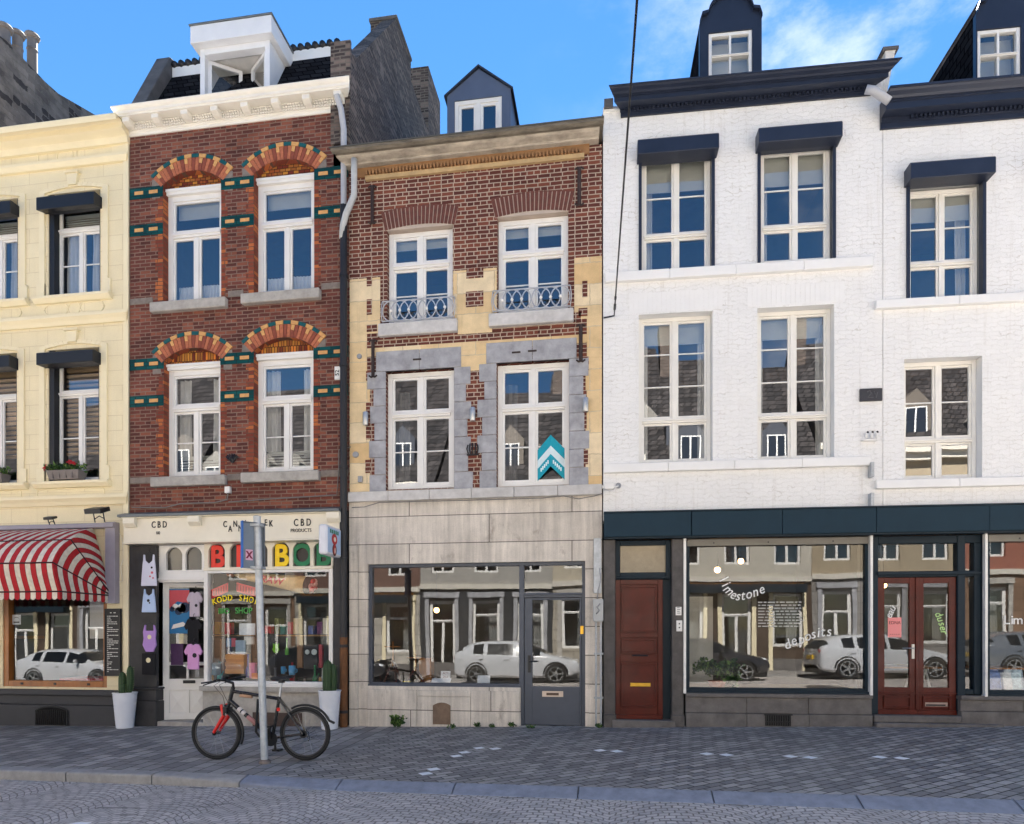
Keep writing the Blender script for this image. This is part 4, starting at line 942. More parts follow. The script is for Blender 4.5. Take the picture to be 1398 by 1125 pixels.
def planter(px, py, ht, rt, label, stems):
    p = ground_hit(px, py); p.y = min(p.y, -.26); p.z = gz(p.x, p.y); r = empty('planter', p, 0, label, 'planter', 'white ribbed planters by the shop')
    n = 26; prof = []
    for i in range(n+1):
        f = i/n; q = rt*(.72+.28*f); prof += [(q, ht*f), (q+.007, ht*(f+.35/n)), (q+.007, ht*(f+.65/n))]
    prof = [(rt*.6, 0)]+prof[:-2]+[(rt+.012, ht), (rt+.012, ht+.015), (rt-.02, ht+.015), (rt-.03, ht-.05)]
    mb = MB(); mb.lathe(prof, n=28); mb.build('pot', PLW, r, smooth=True, autosmooth=True)
    mb = MB(); mb.lathe([(rt-.03, ht-.06), (rt-.03, ht-.045)], n=20); mb.build('soil', SOIL, r)
    c = empty('cactus', p+Vector((0, 0, ht-.05)), 0, stems[0], 'cactus', 'cacti in white planters'); mb = MB(); sp = MB()
    for (x, y, h, q, lean, z0) in stems[1:]:
        m = 9; vs = []; K = 12
        for i in range(K+1):
            f = i/K; rr = q*(min(1, .75+f*2) if f < .7 else math.sqrt(max(.01, 1-((f-.7)/.3)**2*.97)))
            for j in range(m*4):
                a = 2*math.pi*j/(m*4); w = rr*(.80+.20*abs(math.cos(a*m/2))**.7); vs.append((x+lean*min(1, f*3)+w*math.cos(a), y+w*math.sin(a), z0+h*f))
        mm = m*4; mb.add(vs, [(i*mm+j, i*mm+(j+1) % mm, (i+1)*mm+(j+1) % mm, (i+1)*mm+j) for i in range(K) for j in range(mm)]+[tuple(K*mm+j for j in range(mm))])
        for j in range(m):
            a = 2*math.pi*j/m
            for i in range(1, K):
                f = i/K; b = Vector((x+lean*min(1, f*3)+q*1.0*math.cos(a), y+q*1.0*math.sin(a), z0+h*f)); o = Vector((math.cos(a), math.sin(a), .2))*.018
                sp.add([b, b+o+Vector((0, 0, .012)), b+Vector((.004, .004, -.004))], [(0, 1, 2)])
    mb.build('stem', CACT, c, smooth=True); sp.build('spine', SPINE, c)
planter(173, 993, .60, .185, 'white ribbed planter beside the black shop base, left of the doorway', ['two armed green cactus in the planter by the black shop base', (-.05, 0, .42, .065, 0, 0), (.075, .0, .47, .055, .02, .06), (.0, -.06, .22, .05, .0, 0)])
planter(450, 995, .62, .175, 'white ribbed planter behind the rear wheel of the bicycle', ['single broad column cactus in the planter behind the bicycle', (-.03, 0, .56, .085, 0, 0), (.05, .02, .50, .06, 0, 0)])
# signpost
p = ground_hit(361.5, 1042); tp = plane_y(351, 706, p.y+.02)
r = empty('street_sign', p, 0, 'grey steel post with a blue edged street sign seen from behind, beside the bicycle', 'street sign')
dv = tp-p; mb = MB(); mb.tube([(0, 0, -.05), (dv.x*.33, 0, dv.z*.33), dv*.66, dv], .044, 14); mb.lathe([(.047, -.005), (.047, .01), (.02, .02)], dv, 12); mb.build('post', GALV, r, smooth=True, autosmooth=True)
mb = MB(); mb.lathe([(.075, -.03), (.07, .03), (.047, .05)], n=14); mb.build('foot_collar', mk('post_foot', lin(120, 110, 104), .7, .3, var=.4, scale=20), r, smooth=True)
# blue sign face turned to the left, its grey back to the camera
pe = plane_y(332, 742, p.y-.16); pr_ = plane_y(362, 745, p.y+.06)
e = Vector((pr_.x-pe.x, pr_.y-pe.y, 0)); ang = math.atan2(e.y, e.x); wd = e.length
zt_, zb_ = plane_y(345, 713, p.y-.05).z-p.z, plane_y(345, 776, p.y-.05).z-p.z
M = Matrix.Translation((pe.x-p.x, pe.y-p.y, 0)) @ Matrix.Rotation(ang, 4, 'Z')
SB = mk('sign_back', lin(112, 120, 130), .45, .4, var=.1)
mb = MB(); mb.box(0, wd, .035, .043, zb_, zt_); mb.box(0, wd, 0, .0349, zt_-.006, zt_); mb.box(0, wd, 0, .0349, zb_, zb_+.006); mb.box(wd-.006, wd, .0, .0348, zb_+.007, zt_-.007)
mb.xf(M).build('sign_plate', SB, r)
mb = MB(); mb.box(-.012, -.0005, -.005, .048, zb_-.003, zt_+.003); mb.box(0, wd, .0435, .047, zb_, zt_); mb.xf(M).build('sign_face', mk('sign_blue', lin(26, 90, 170), .4), r)
mb = MB(); mb.box(wd*.16, wd*.48, .031, .0345, zb_+.10, zb_+.23, 0)
for q in (1, -1): mb.prism([(wd*.32-q*.045, zb_+.12), (wd*.32-q*.02, zb_+.12), (wd*.32+q*.045, zb_+.21), (wd*.32+q*.02, zb_+.21)], .028, .0305, 1)
mb.xf(M).build('sticker', [mk('sticker_pink', lin(206, 160, 180), .6), mk('sticker_red', lin(120, 30, 60), .6)], r)
mb = MB()
for z in (zt_-.03, zb_+.01): mb.box(-.07, .07, -.06, .06, z-.015, z+.015)
for i in range(len(mb.v)): x, y, z = mb.v[i]; mb.v[i] = (x+dv.x*z/dv.z, y, z)
mb.build('clamp', GALV, r)
# bicycle
g0, g1 = ground_hit(295, 1039), ground_hit(416.5, 1036.5)
PYB = (g0.y+g1.y)/2
def bq(px, py, off=0.0): q = plane_y(px, py, PYB); return Vector((q.x, off, q.z))
bo = Vector(((g0.x+g1.x)/2, PYB, (g0.z+g1.z)/2)); 
bike = empty('bicycle', bo, 0, 'black city bicycle with a red front fork leaning on the grey sign post', 'bicycle')
def Q(px, py, off=0.0): v = bq(px, py, off); return Vector((v.x-bo.x, off, v.z-bo.z))
BLK = mk('black_frame_paint', lin(24, 24, 27), .25, var=.15, coat=.4); RED = mk('red_fork_paint', lin(214, 40, 34), .3, var=.08); ALU = mk('aluminium', lin(176, 178, 182), .35, .9)
hubs = [Q(295.5, 1002), Q(416.5, 1000.5)]; rad = .345
hubs[0].z = g0.z-bo.z+rad; hubs[1].z = g1.z-bo.z+rad-.008
for k, h in enumerate(hubs):
    rr = rad-(.008 if k else 0); N = 40
    circ = lambda q: [(h.x+q*math.cos(6.28318*i/N), h.y, h.z+q*math.sin(6.28318*i/N)) for i in range(N)]
    mb = MB(); mb.tube(circ(rr-.024), .024, 8, closed=True); wh = mb.build('wheel', RUBBER, bike, smooth=True)
    mb = MB(); mb.tube(circ(rr-.056), .012, 6, closed=True); mb.build('rim', ALU if False else mk('dark_rim', lin(84, 84, 86), .4, .7), wh, smooth=True)
    mb = MB()
    for i in range(16):
        a = 6.28318*i/16; s = 1 if i % 2 else -1; mb.tube([(h.x+.02*math.cos(a+1.2*s), s*.02, h.z+.02*math.sin(a+1.2*s)), (h.x+(rr-.06)*math.cos(a), 0, h.z+(rr-.06)*math.sin(a))], .0017, 4)
    mb.build('spoke', ALU, wh)
    mb = MB(); mb.lathe([(.03, -.05), (.02, -.045), (.02, .045), (.03, .05)], h, 10, axis='y'); mb.build('hub', BLACKM, wh, smooth=True)
    mb = MB(); a0, a1 = (R(20), R(75)) if k == 0 else (R(48), R(150)); pts = []
    if k == 0: a0, a1 = R(-22), R(72)
    else: a0, a1 = R(28), R(120)
    for i in range(13): a = a0+(a1-a0)*i/12; pts.append((h.x+(rr+.022)*math.cos(a), 0, h.z+(rr+.022)*math.sin(a)))
    if k: pts.insert(0, (pts[0][0]+.07, 0, pts[0][2]-.03))
    mb.tube(pts, .016, 6); mb.build('mudguard', BLACKM, bike, smooth=True)
bb = Q(372, 1008); ht, hb = Q(318.5, 938), Q(313, 960); st, sc = Q(381.5, 953), Q(384.5, 930); fc = Q(306, 977)
mb = MB(); mb.tube([ht, hb], .026, 10); mb.tube([ht+Vector((.01, 0, -.055)), st+Vector((0, 0, -.01))], .022, 10); mb.tube([hb+Vector((.012, 0, .03)), bb], .028, 10); mb.tube([st+Vector((0, 0, .02)), bb], .021, 10)
for s in (-1, 1):
    mb.tube([st+Vector((0, s*.018, -.01)), hubs[1]+Vector((0, s*.06, 0))], .012, 8); mb.tube([bb+Vector((0, s*.03, 0)), hubs[1]+Vector((0, s*.06, 0))], .012, 8)
mb.lathe([(.034, -.04), (.034, .04)], bb, 12, axis='y')
mb.build('frame', BLK, bike, smooth=True, autosmooth=True)
mb = MB(); u0, u1 = hb+Vector((.012, 0, .03)), bb; dd = u1-u0
for f0, f1, m in ((.20, .27, 0), (.29, .36, 0), (.42, .62, 1)): mb.tube([u0+dd*f0, u0+dd*f1], .0288, 10, m)
mb.tube([Q(328, 949.3), Q(344, 951)], .0228, 10, 2)
mb.build('frame_sticker', [mk('sticker_white', lin(214, 206, 204), .5), mk('sticker_rose', lin(168, 120, 118), .5), mk('sticker_sand', lin(190, 150, 120), .6)], bike, smooth=True)
mb = MB(); cr = hb+Vector((-.025, 0, -.07))
mb.tube([hb+Vector((0, 0, -.005)), cr], .022, 8, 1); mb.box(cr.x-.03, cr.x+.03, -.07, .07, cr.z-.05, cr.z+.02, 1)
for s in (-1, 1):
    mb.tube([cr+Vector((0, s*.06, .02)), cr+Vector((-.02, s*.06, -.09))], .016, 8, 1)
    mb.tube([cr+Vector((-.012, s*.06, -.08)), hubs[0]+Vector((.0, s*.06, .01))], [.026, .019], 10, 0); mb.tube([cr+Vector((-.05, s*.06, .06)), cr+Vector((-.02, s*.06, -.09))], .018, 8, 0)
mb.build('fork', [RED, BLACKM], bike, smooth=True, autosmooth=True)
mb = MB(); sm = ht+Vector((-.03, 0, .05)); mb.tube([ht, ht+Vector((-.005, 0, .05)), sm+Vector((-.08, 0, .03))], .018, 8)
hbz = sm+Vector((-.08, 0, .03))
mb.tube([hbz+Vector((.10, -.30, .03)), hbz+Vector((.02, -.15, .015)), hbz, hbz+Vector((.02, .15, .015)), hbz+Vector((.10, .30, .03))], .013, 8)
for s in (-1, 1):
    mb.tube([hbz+Vector((.10, s*.30, .03)), hbz+Vector((.03, s*.19, .018))], .019, 8); mb.tube([hbz+Vector((.02, s*.17, .01)), hbz+Vector((-.10, s*.19, -.02)), hbz+Vector((-.15, s*.24, -.045))], .009, 6)
    mb.tube([hbz+Vector((0, s*.1, 0)), hbz+Vector((-.12, s*.06, -.06)), hbz+Vector((-.02, s*.02, -.20)), cr+Vector((.0, s*.05, .03))], .0035, 5)
mb.tube([hbz+Vector((-.02, -.17, .01)), hbz+Vector((-.20, -.20, -.02))], .012, 6)
mb.build('handlebar', BLACKM, bike, smooth=True)
mb = MB(); mb.tube([st, sc], .014, 8, 1); mb.box(sc.x-.03, sc.x+.03, -.03, .03, sc.z-.02, sc.z+.015); mb.build('seat_post', [BLACKM, ALU], bike)
mb = MB(); vs = []; K = 9
for i in range(K):
    f = i/(K-1); x = sc.x-.14+.27*f; w = .022+.05*max(0, (f-.45)/.55)**1.2; z = sc.z+.028+.03*f**2
    for j in range(7): a = math.pi*j/6; vs.append((x, w*math.cos(a), z+.022*math.sin(a)-(.015 if j in (0, 6) else 0)))
mb.add(vs, [(i*7+j, i*7+j+1, (i+1)*7+j+1, (i+1)*7+j) for i in range(K-1) for j in range(6)]+[tuple(range(7)), tuple((K-1)*7+j for j in range(7))]); mb.build('saddle', mk('black_saddle', lin(28, 27, 28), .6), bike, smooth=True)
mb = MB(); mb.lathe([(.09, -.052), (.092, -.05), (.092, -.046), (.09, -.044)], bb, 24, axis='y'); mb.box(bb.x-.012, bb.x+.012, -.075, -.06, bb.z, bb.z+.17); mb.box(bb.x-.012, bb.x+.012, .06, .075, bb.z-.17, bb.z)
mb.box(bb.x-.05, bb.x+.05, -.17, -.076, bb.z+.155, bb.z+.18); mb.box(bb.x-.05, bb.x+.05, .076, .17, bb.z-.18, bb.z-.155)
mb.lathe([(.05, -.05), (.05, -.045), (.035, -.044), (.035, -.03)][::-1], hubs[1], 18, axis='y')
for z in (.085, -.085): mb.tube([bb+Vector((0, .048, z)), hubs[1]+Vector((0, .048, z*.5))], .005, 5)
dr = hubs[1]+Vector((.03, .05, -.10)); mb.tube([hubs[1]+Vector((.01, .05, 0)), dr], .014, 6); mb.tube([hubs[1]+Vector((0, .05, -.02)), hubs[1]+Vector((.1, .06, .03)), hubs[1]+Vector((.13, .06, -.03)), hubs[1]+Vector((.05, .05, -.06))], .004, 5)
mb.build('drivetrain', BLACKM, bike)
mb = MB(); a = Q(354, 954); b = Q(353.5, 998); c = Q(358, 1004); d = Q(366, 1002); e2 = Q(371, 992)
lk = [(q.x, -.07 if i in (1, 2, 3) else -.03, q.z) for i, q in enumerate((a, b, c, d, e2))]
mb.tube(lk, .016, 8); o = mb.build('bicycle_lock', RUBBER, None, smooth=True); o.location = bo; tag(o, 'black cable lock looped around the post and the bicycle frame', 'lock')
mb = MB(); mb.box(st.x-.02, st.x+.02, -.03, -.02, st.z-.16, st.z-.12); mb.build('rear_reflector', RED, bike)
# ================================================================== cream stucco house on the left
CR = lin(238, 225, 190)
CREAM = brick('cream_stucco', CR, lin(236, 222, 186), lin(222, 206, 170), .75, .268, .006, rough=.7, bump=.25, wob=.001, grime=.07, gs=2.0, soil=lin(206, 190, 152))
CREAMS = mk('cream_trim', CR, .6, var=.05, scale=2, bump=.05)
CX0 = -14.2; CWD = xb0-CX0
Cm = House('cream_house', CX0, 0, 0, 'cream yellow stucco house with black shutter boxes over its tall windows', 'house')
CB0, CB1 = 0.0, CWD-.006
zcb, zct = Cm.Z(60, 226), Cm.Z(60, 170, -.32)
ops = []
U = (66, 137, 262, 404.5); L_ = (66, 135.5, 476, 657.5)
pitch = Cm.X(136, 330)-Cm.X(23.5, 345)
cw = []
for o, k in ((U, 'up'), (L_, 'lo')):
    x0, x1, z0, z1 = Cm.R(*o)
    for i in range(3): cw.append((x0-pitch*i, x1-pitch*i, z0, z1, k, i))
zsh = Cm.Z(70, 704)
sx0, sx1 = -.02+Cm.X(5, 875), Cm.X(146, 875); szb, szt = Cm.Z(80, 938), Cm.Z(80, 806)
dx0_, dx1_ = sx0-1.45, sx0-.35
wall('stucco_wall', rect(CB0, CB1, -.2, zct+.02), [rect(a, b, c, d) for a, b, c, d, k, i in cw]+[rect(sx0, sx1, szb, szt+.1), rect(dx0_, dx1_, .06, szt)], .22, CREAM, Cm.root, CREAMS)
Cm.shell(CB0, CB1, zct-.1, [0.05, Cm.Z(70, 690), Cm.Z(70, 440), zct-.15])
SHB = mk('black_shutter_box', lin(30, 32, 38), .45, var=.12)
for x0, x1, z0, z1, k, i in cw:
    w = window(Cm, x0+.04, x1-.0, z0+.01, z1-.04, .14, [(.62, 2, 1), (.26, 1, 0)], fr=.06, tr=.07, mu=.06)
    mb = MB(); mb.box(x0-.002, x0+.10, .02, .139, z0+.0, z1); mb.box(x1-.03, x1+.002, .02, .139, z0, z1); mb.build('shutter_rail', SHB, w)
    mb = MB(); bh = .31; zt = z1-.0+.04
    za_, zb_, zu_ = (Cm.Z(98, 263, -.2), Cm.Z(98, 281.5, -.2), Cm.Z(98, 289, 0)) if k == 'up' else (Cm.Z(93, 478, -.2), Cm.Z(93, 495, -.2), Cm.Z(93, 501, 0)); mb.prismx([(.05, zu_), (-.04, zu_), (-.20, zb_), (-.20, za_-.02), (-.18, za_), (.05, za_)], x0-.06, x1+.04); mb.build('shutter_box', SHB, w, bevel=.006)
    mb = MB()
    mb.box(x0-.17, x0-.055, -.03, .05, z0+.001, z1-.1); mb.box(x1+.055, x1+.17, -.03, .05, z0+.001, z1-.1); mb.box(x0-.22, x0-.055, -.035, .05, z0, z0+.26); mb.box(x1+.055, x1+.22, -.035, .05, z0, z0+.26)
    a = arcpts(x0-.17, x1+.17, z1+.05, .10, 14); b = arcpts(x0-.09, x1+.09, z1+.0, .08, 14)
    for q in range(14): mb.prism([b[q+1], b[q], a[q], a[q+1]], -.03, .05)
    mb.box(x0-.17, x0-.056, -.029, .05, z1-.1, z1+.05); mb.box(x1+.056, x1+.17, -.029, .05, z1-.1, z1+.05)
    xm = (x0+x1)/2; mb.prism([(xm-.085, z1+.10), (xm+.085, z1+.10), (xm+.11, z1+.30), (xm-.11, z1+.30)], -.06, .05); mb.box(xm-.14, xm+.14, -.085, .05, z1+.301, z1+.34)
    mb.build('window_surround', CREAMS, w, bevel=.005)
    mb = MB(); mb.prismx([(.05, z0-.11), (-.05, z0-.11), (-.11, z0-.05), (-.11, z0-.002), (.05, z0-.002)], x0-.25, x1+.25); mb.build('sill', CREAMS, w, bevel=.004)
    if k == 'up':
        curtain(w, x0+.1, x0+.42, z0+.05, z1-.6, .3, CURT, per=.08); curtain(w, x1-.42, x1-.08, z0+.05, z1-.6, .3, CURT, per=.08)
        blind(w, x0+.1, x1-.08, z1-.62, z1-.28, .28, BLINDB if False else BLINDW, slat=.04)
    else: blind(w, x0+.1, x1-.08, z0+.45, z1-.25, .30, BLINDB, slat=.09)
def xrun(H, name, x0, x1, prof, mat, mr=0): mb = MB(); mb.prismx(prof, x0, x1, 0, 0, mr); return mb.build(name, mat, H.root, bevel=.004)
xe = CB1-.12
for py in (440, 685):
    z = Cm.Z(85, py); xrun(Cm, 'string_course', 0, xe+.05, [(.05, z-.08), (-.04, z-.08), (-.07, z-.02), (-.12, z+.03), (-.12, z+.09), (.05, z+.12)], CREAMS, 1)
z = Cm.Z(85, 226); xrun(Cm, 'frieze_ledge', 0, xe+.05, [(.05, z-.07), (-.05, z-.07), (-.10, z+.0), (-.10, z+.05), (.05, z+.07)], CREAMS, 1)
z0c, z1c = Cm.Z(85, 208), Cm.Z(85, 164, -.34)
xrun(Cm, 'cornice', 0, Cm.X(157, 175, -.36), [(.05, z0c), (-.06, z0c), (-.08, z0c+.10), (-.20, z0c+.15), (-.20, z0c+.24), (-.26, z0c+.28), (-.34, z1c-.10), (-.36, z1c-.03), (-.36, z1c), (.05, z1c)], CREAMS, 0)
mb = MB(); mb.box(CB1-.10, CB1+.0, -.03, .05, 0.95, z1c+.16); mb.box(CB1-.34, CB1-.1001, -.014, .3, z1c-.5, z1c+.05); mb.build('edge_pilaster', CREAMS, Cm.root, bevel=.006)
# raised outlines in the friezes
mb = MB()
def oval(x0, x1, z0, z1, r): 
    pts = []
    for cx, cz, a0 in ((x1-r, z1-r, 0), (x0+r, z1-r, 90), (x0+r, z0+r, 180), (x1-r, z0+r, 270)):
        for k in range(6): a = R(a0+18*k); pts.append((cx+r*math.cos(a), -.002, cz+r*math.sin(a)))
    mb.tube(pts, .012, 5, closed=True)
for py0, py1, circ in ((411, 434, 1), (210, 229, 2), (666, 681, 0)):
    za, zb = Cm.Z(90, py1)+.04, Cm.Z(90, py0)-.02
    if circ == 2: za, zb = Cm.Z(85, 222), Cm.Z(85, 205)
    h = zb-za
    for i in range(3):
        xm = (cw[0][0]+cw[0][1])/2-pitch*i
        if circ == 1: oval(xm-.6, xm-h*.5, za+.03, zb-.03, h*.4); oval(xm+h*.5, xm+.6, za+.03, zb-.03, h*.4); oval(xm-h*.5, xm+h*.5, za, zb, h*.499)
        elif circ == 2: oval(xm+.05, xm+.95, za, zb, h*.4); oval(xm-.35, xm-.02, za, zb, min(h, .32)*.49)
        else: oval(xm-.75, xm+.6, za, zb, h*.35)
mb.build('frieze_moulding', CREAMS, Cm.root, smooth=True)
mb = MB(); mb.prismx([(.05, z1c-.01), (6, z1c-.01), (6, z1c+1.6), (.4, z1c+.1)], 0, CB1-.3); mb.build('roof', SLATE2, Cm.root)
# shop front: wooden window frame, dark base with a fan shaped grating
FRW = mk('varnished_wood', lin(158, 98, 44), .4, var=.25, scale=8, stretch=.2, coat=.2)
mb = MB(); mb.box(sx0, sx0+.10, .02, .14, szb, szt+.1); mb.box(sx1-.09, sx1, .02, .14, szb, szt+.1); mb.box(sx0+.1, sx1-.09, .021, .14, szb, szb+.11); mb.box(sx0+.1, sx1-.09, .021, .14, szt+.02, szt+.1)
for f in (.18, .5, .82): mb.box(sx0+(sx1-sx0)*f-.03, sx0+(sx1-sx0)*f+.03, .012, .0209, szb+.035, szb+.075, 1)
sw = mb.build('shop_window', [FRW, BLACKM], Cm.root, bevel=.006)
g = MB(); g.poly([(sx0+.09, .09, szb+.1), (sx1-.08, .09, szb+.1), (sx1-.08, .09, szt+.03), (sx0+.09, .09, szt+.03)]); g.build('pane', GL_SH, sw)
ANT = mk('anthracite_base', lin(58, 58, 62), .6, var=.15, bump=.1)
mb = MB(); xb_ = Cm.X(160, 960); zb_ = szb-.04
mb.box(dx1_+.001, xb_, -.05, .1, -.2, zb_-.28); mb.box(dx1_+.001, xb_, -.03, .1, zb_-.279, zb_-.10); mb.box(dx1_+.001, xb_+.02, -.10, .1, zb_-.0999, zb_)
mb.build('dark_base', ANT, Cm.root, bevel=.01)
gx0, gx1 = Cm.X(49, 978, -.06), Cm.X(92, 978, -.06); gz0, gz1 = Cm.Z(70, 990, -.06), Cm.Z(70, 965, -.06)
mb = MB(); n = 16
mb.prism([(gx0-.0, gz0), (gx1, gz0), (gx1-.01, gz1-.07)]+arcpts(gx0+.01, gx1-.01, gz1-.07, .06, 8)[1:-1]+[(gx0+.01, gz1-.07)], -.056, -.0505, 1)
for i in range(n):
    f = (i+.5)/n; x = gx0+(gx1-gx0)*f; mb.tube([(x, -.065, gz0+.01), (x+.02*(f-.5), -.068, gz0+.15), (x+(.5-abs(f-.5))*0+.04*(f-.5), -.065, gz1-.05-.08*abs(f-.5))], .008, 5)
mb.tube([(gx0, -.064, gz0)]+[(x, -.064, z) for x, z in arcpts(gx0+.0, gx1, gz1-.06, .07, 8)[::-1]]+[(gx1, -.064, gz0)], .012, 6)
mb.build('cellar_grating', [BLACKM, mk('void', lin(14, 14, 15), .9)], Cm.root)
mb = MB(); mb.box(dx0_, dx1_, .12, .17, .06, szt); mb.build('side_door', mk('dark_brown_door', lin(60, 44, 34), .5), Cm.root)
# interior of the left shop
def R_box(name, H, x0, x1, y0, y1, z0, z1, mat, label, cat, group=None):
    mb = MB(); mb.box(-(x1-x0)/2, (x1-x0)/2, 0, y1-y0, 0, z1-z0); o = mb.build(name, mat, bevel=.006); o.location = H.w((x0+x1)/2, y0, z0); o.rotation_euler = (0, 0, H.rot); return tag(o, label, cat, group)
R_box('red_cushion', Cm, sx0+1.0, sx1-.12, .18, .8, szb-.02, szb+.15, mk('red_cloth', lin(150, 30, 38), .9), 'long red cushion lying along the sill of the shop window under the awning', 'cushion')
x, z = Cm.at(22.5, 846, .1); o = R_box('notice_card', Cm, x-.09, x+.09, .10, .104, z-.09, z+.09, mk('card_white', lin(220, 224, 230)), 'white notice stuck inside the upper left of the shop window under the awning', 'notice')
mb = MB(); mb.box(-.06, .06, -.003, -.0005, .03, .055); mb.tube([(-.05, -.002, .12), (0, -.002, .135), (.05, -.002, .12)], .005, 4); q = mb.build('print', LET, o)
x, z = Cm.at(76, 872, 1.4); R_box('wooden_shelf', Cm, x-1.1, x-.5, 1.4, 1.65, z, z+.06, WOOD, 'thin wooden shelf hanging deep inside the shop under the awning', 'shelf')
x, z = Cm.at(134, 850, .5); R_box('display_board', Cm, x-.18, x+.16, .5, .53, z-.3, z+.5, mk('panel_white', lin(200, 198, 200), .7), 'tall white display panel at the right end of the shop window under the awning', 'panel')
# menu board
x0, x1, z0, z1 = Cm.R(143, 164.5, 831, 923, -.06)
bd = empty('menu_board', Cm.w((x0+x1)/2, -.06, z0), 0, 'narrow black board with rows of white writing beside the shop window under the awning', 'menu board'); w_, h_ = x1-x0, z1-z0
mb = MB(); mb.box(-w_/2, w_/2, 0, .03, 0, h_); mb.box(-w_/2, -w_/2+.015, -.01, -.0005, 0, h_); mb.box(w_/2-.015, w_/2, -.01, -.0005, 0, h_); mb.box(-w_/2+.016, w_/2-.016, -.01, -.0005, h_-.015, h_); mb.build('board', mk('slate_board', lin(30, 30, 33), .5), bd)
mb = MB(); random.seed(21)
for k in range(30):
    z = h_-.14-k*(h_-.18)/30; a = -w_/2+.05; 
    while a < w_/2-.06:
        l = .015+.04*random.random(); b = min(a+l, w_/2-.04); mb.box(a, b, -.003, -.0004, z, z+.013); a = b+.010
        if random.random() < .22: break
mb.box(-.05, -.02, -.003, -.0004, h_-.08, h_-.065); mb.box(.02, .06, -.003, -.0004, h_-.08, h_-.065)
mb.build('chalk_writing', mk('chalk', lin(210, 210, 206), .9), bd)
# flood lamp above the awning
def flood(px, py, label, s=1.0):
    x, z = Cm.at(px, py, -.3); r = empty('flood_lamp', Cm.w(x, -.3, z), 0, label, 'lamp'); mb = MB()
    mb.prismx([(-.14*s, -.02*s), (.08*s, .07*s), (.06*s, .14*s), (-.16*s, .06*s)], -.16*s, .16*s); mb.build('lamp_head', BLACKM, r, bevel=.006)
    mb = MB()
    for q in (-.09*s, .10*s): mb.tube([(q, -.02, .02*s), (q, .02, -.14*s)], .010, 5)
    mb.tube([(-.09*s, .01, -.08*s), (0, .01, -.03*s), (.1*s, .01, -.08*s)], .008, 5); mb.build('bracket', BLACKM, r)
flood(135, 702, 'black flood lamp on a bracket above the right end of the striped awning')
flood(70, 710, 'small flat lamp lying on the awning box left of the flood lamp', .55)
# awning: a basket awning of four hoops pivoting on the wall
Pp = Cm.at(152.5, 813, -.03); P = Vector((Pp[0], -.03, Pp[1]))
hoops = [(Cm.X(128, 721, -.05), -.05, Cm.Z(128, 721, -.05))]
XA = Cm.X(152.5, 813, 0)+.0
for Y, px, py in ((-.94, 97, 737), (-1.28, 72, 768), (-1.17, 82, 807.5)):
    hoops.append((Cm.X(px, py, Y), Y, Cm.Z(px, py, Y)))
aw = empty('awning', Cm.w(hoops[0][0]-1.5, 0, P.z), 0, 'red and white striped basket awning with a scalloped edge', 'awning')
ofs = Vector((hoops[0][0]-1.5, 0, P.z)); XL = -1.2
def awning_mat():
    t = NT('striped_canvas'); tc = t.n('ShaderNodeTexCoord'); u = t.n('ShaderNodeSeparateXYZ', i0=tc.outputs['UV']).outputs[0]
    f = t.math('FRACT', t.math('DIVIDE', u, .196)); s = t.math('LESS_THAN', f, .5)
    edge = t.math('LESS_THAN', t.math('ABSOLUTE', t.math('SUBTRACT', t.math('ABSOLUTE', t.math('SUBTRACT', f, .25)), .25)), .022)
    x, y, z = t.xyz(); n = t.ramp(t.noise(t.vec(x, y, z), 14, 4), .3, .7, .85, 1.1)
    c = t.mix(s, lin(232, 222, 206), lin(190, 36, 44)); c = t.mix(edge, c, lin(120, 22, 30)); c = t.mix(1.0, c, t.vec(n, n, n), 'MULTIPLY')
    t.set(t.b.inputs['Base Color'], c); t.b.inputs['Roughness'].default_value = .85
    tr = t.n('ShaderNodeBsdfTranslucent', Color=c); mx = t.n('ShaderNodeMixShader', i0=.18); t.set(mx.inputs[1], t.b.outputs[0]); t.set(mx.inputs[2], tr.outputs[0]); t.set(t.out.inputs[0], mx.outputs[0])
    return t.mat
AWM = awning_mat(); mb = MB()
hv = [Vector(h) for h in hoops]; NX = 60
def lerp(a, b, f): return a+(b-a)*f
for k in range(3):
    a, b = hv[k], hv[k+1]; bul = .05
    for q in range(4):
        f0, f1 = q/4, (q+1)/4
        def pt(f):
            p = lerp(a, b, f); o = Vector((0, -.6, .8))*bul*math.sin(math.pi*f); return p+o
        A, Bq = pt(f0), pt(f1)
        for i in range(NX):
            ua, ub = i/NX, (i+1)/NX
            q4 = [(lerp(XL, A.x, ua), A.y, A.z), (lerp(XL, Bq.x, ua), Bq.y, Bq.z), (lerp(XL, Bq.x, ub), Bq.y, Bq.z), (lerp(XL, A.x, ub), A.y, A.z)]
            mb.poly([Vector(v)-ofs for v in q4], 0, [(v[0]-A.x*(ua if v in (q4[0], q4[1]) else ub)*0-XA, 0) for v in q4])
    # side gore: stripes continue as arcs round the pivot
    NR = 26; la, lb_ = (a-P).length, (b-P).length
    for q in range(4):
        f0, f1 = q/4, (q+1)/4
        for i in range(NR):
            r0, r1 = i/NR, (i+1)/NR
            def pt2(f, r): p = lerp(a, b, f)+Vector((.5, -.5, .7))*bul*math.sin(math.pi*f)*0+Vector((0, -.6, .8))*bul*math.sin(math.pi*f); return lerp(p, P, r)
            q4 = [pt2(f0, r0), pt2(f1, r0), pt2(f1, r1), pt2(f0, r1)]
            us = [a.x-XA+lerp(0, lerp(la, lb_, f), r) for f, r in ((f0, r0), (f1, r0), (f1, r1), (f0, r1))]
            us = [lerp(lerp(a, b, f).x-XA, lerp(a, b, f).x-XA+1.2, r) for f, r in ((f0, r0), (f1, r0), (f1, r1), (f0, r1))]
            mb.poly([v-ofs for v in q4], 0, [(u, 0) for u in us])
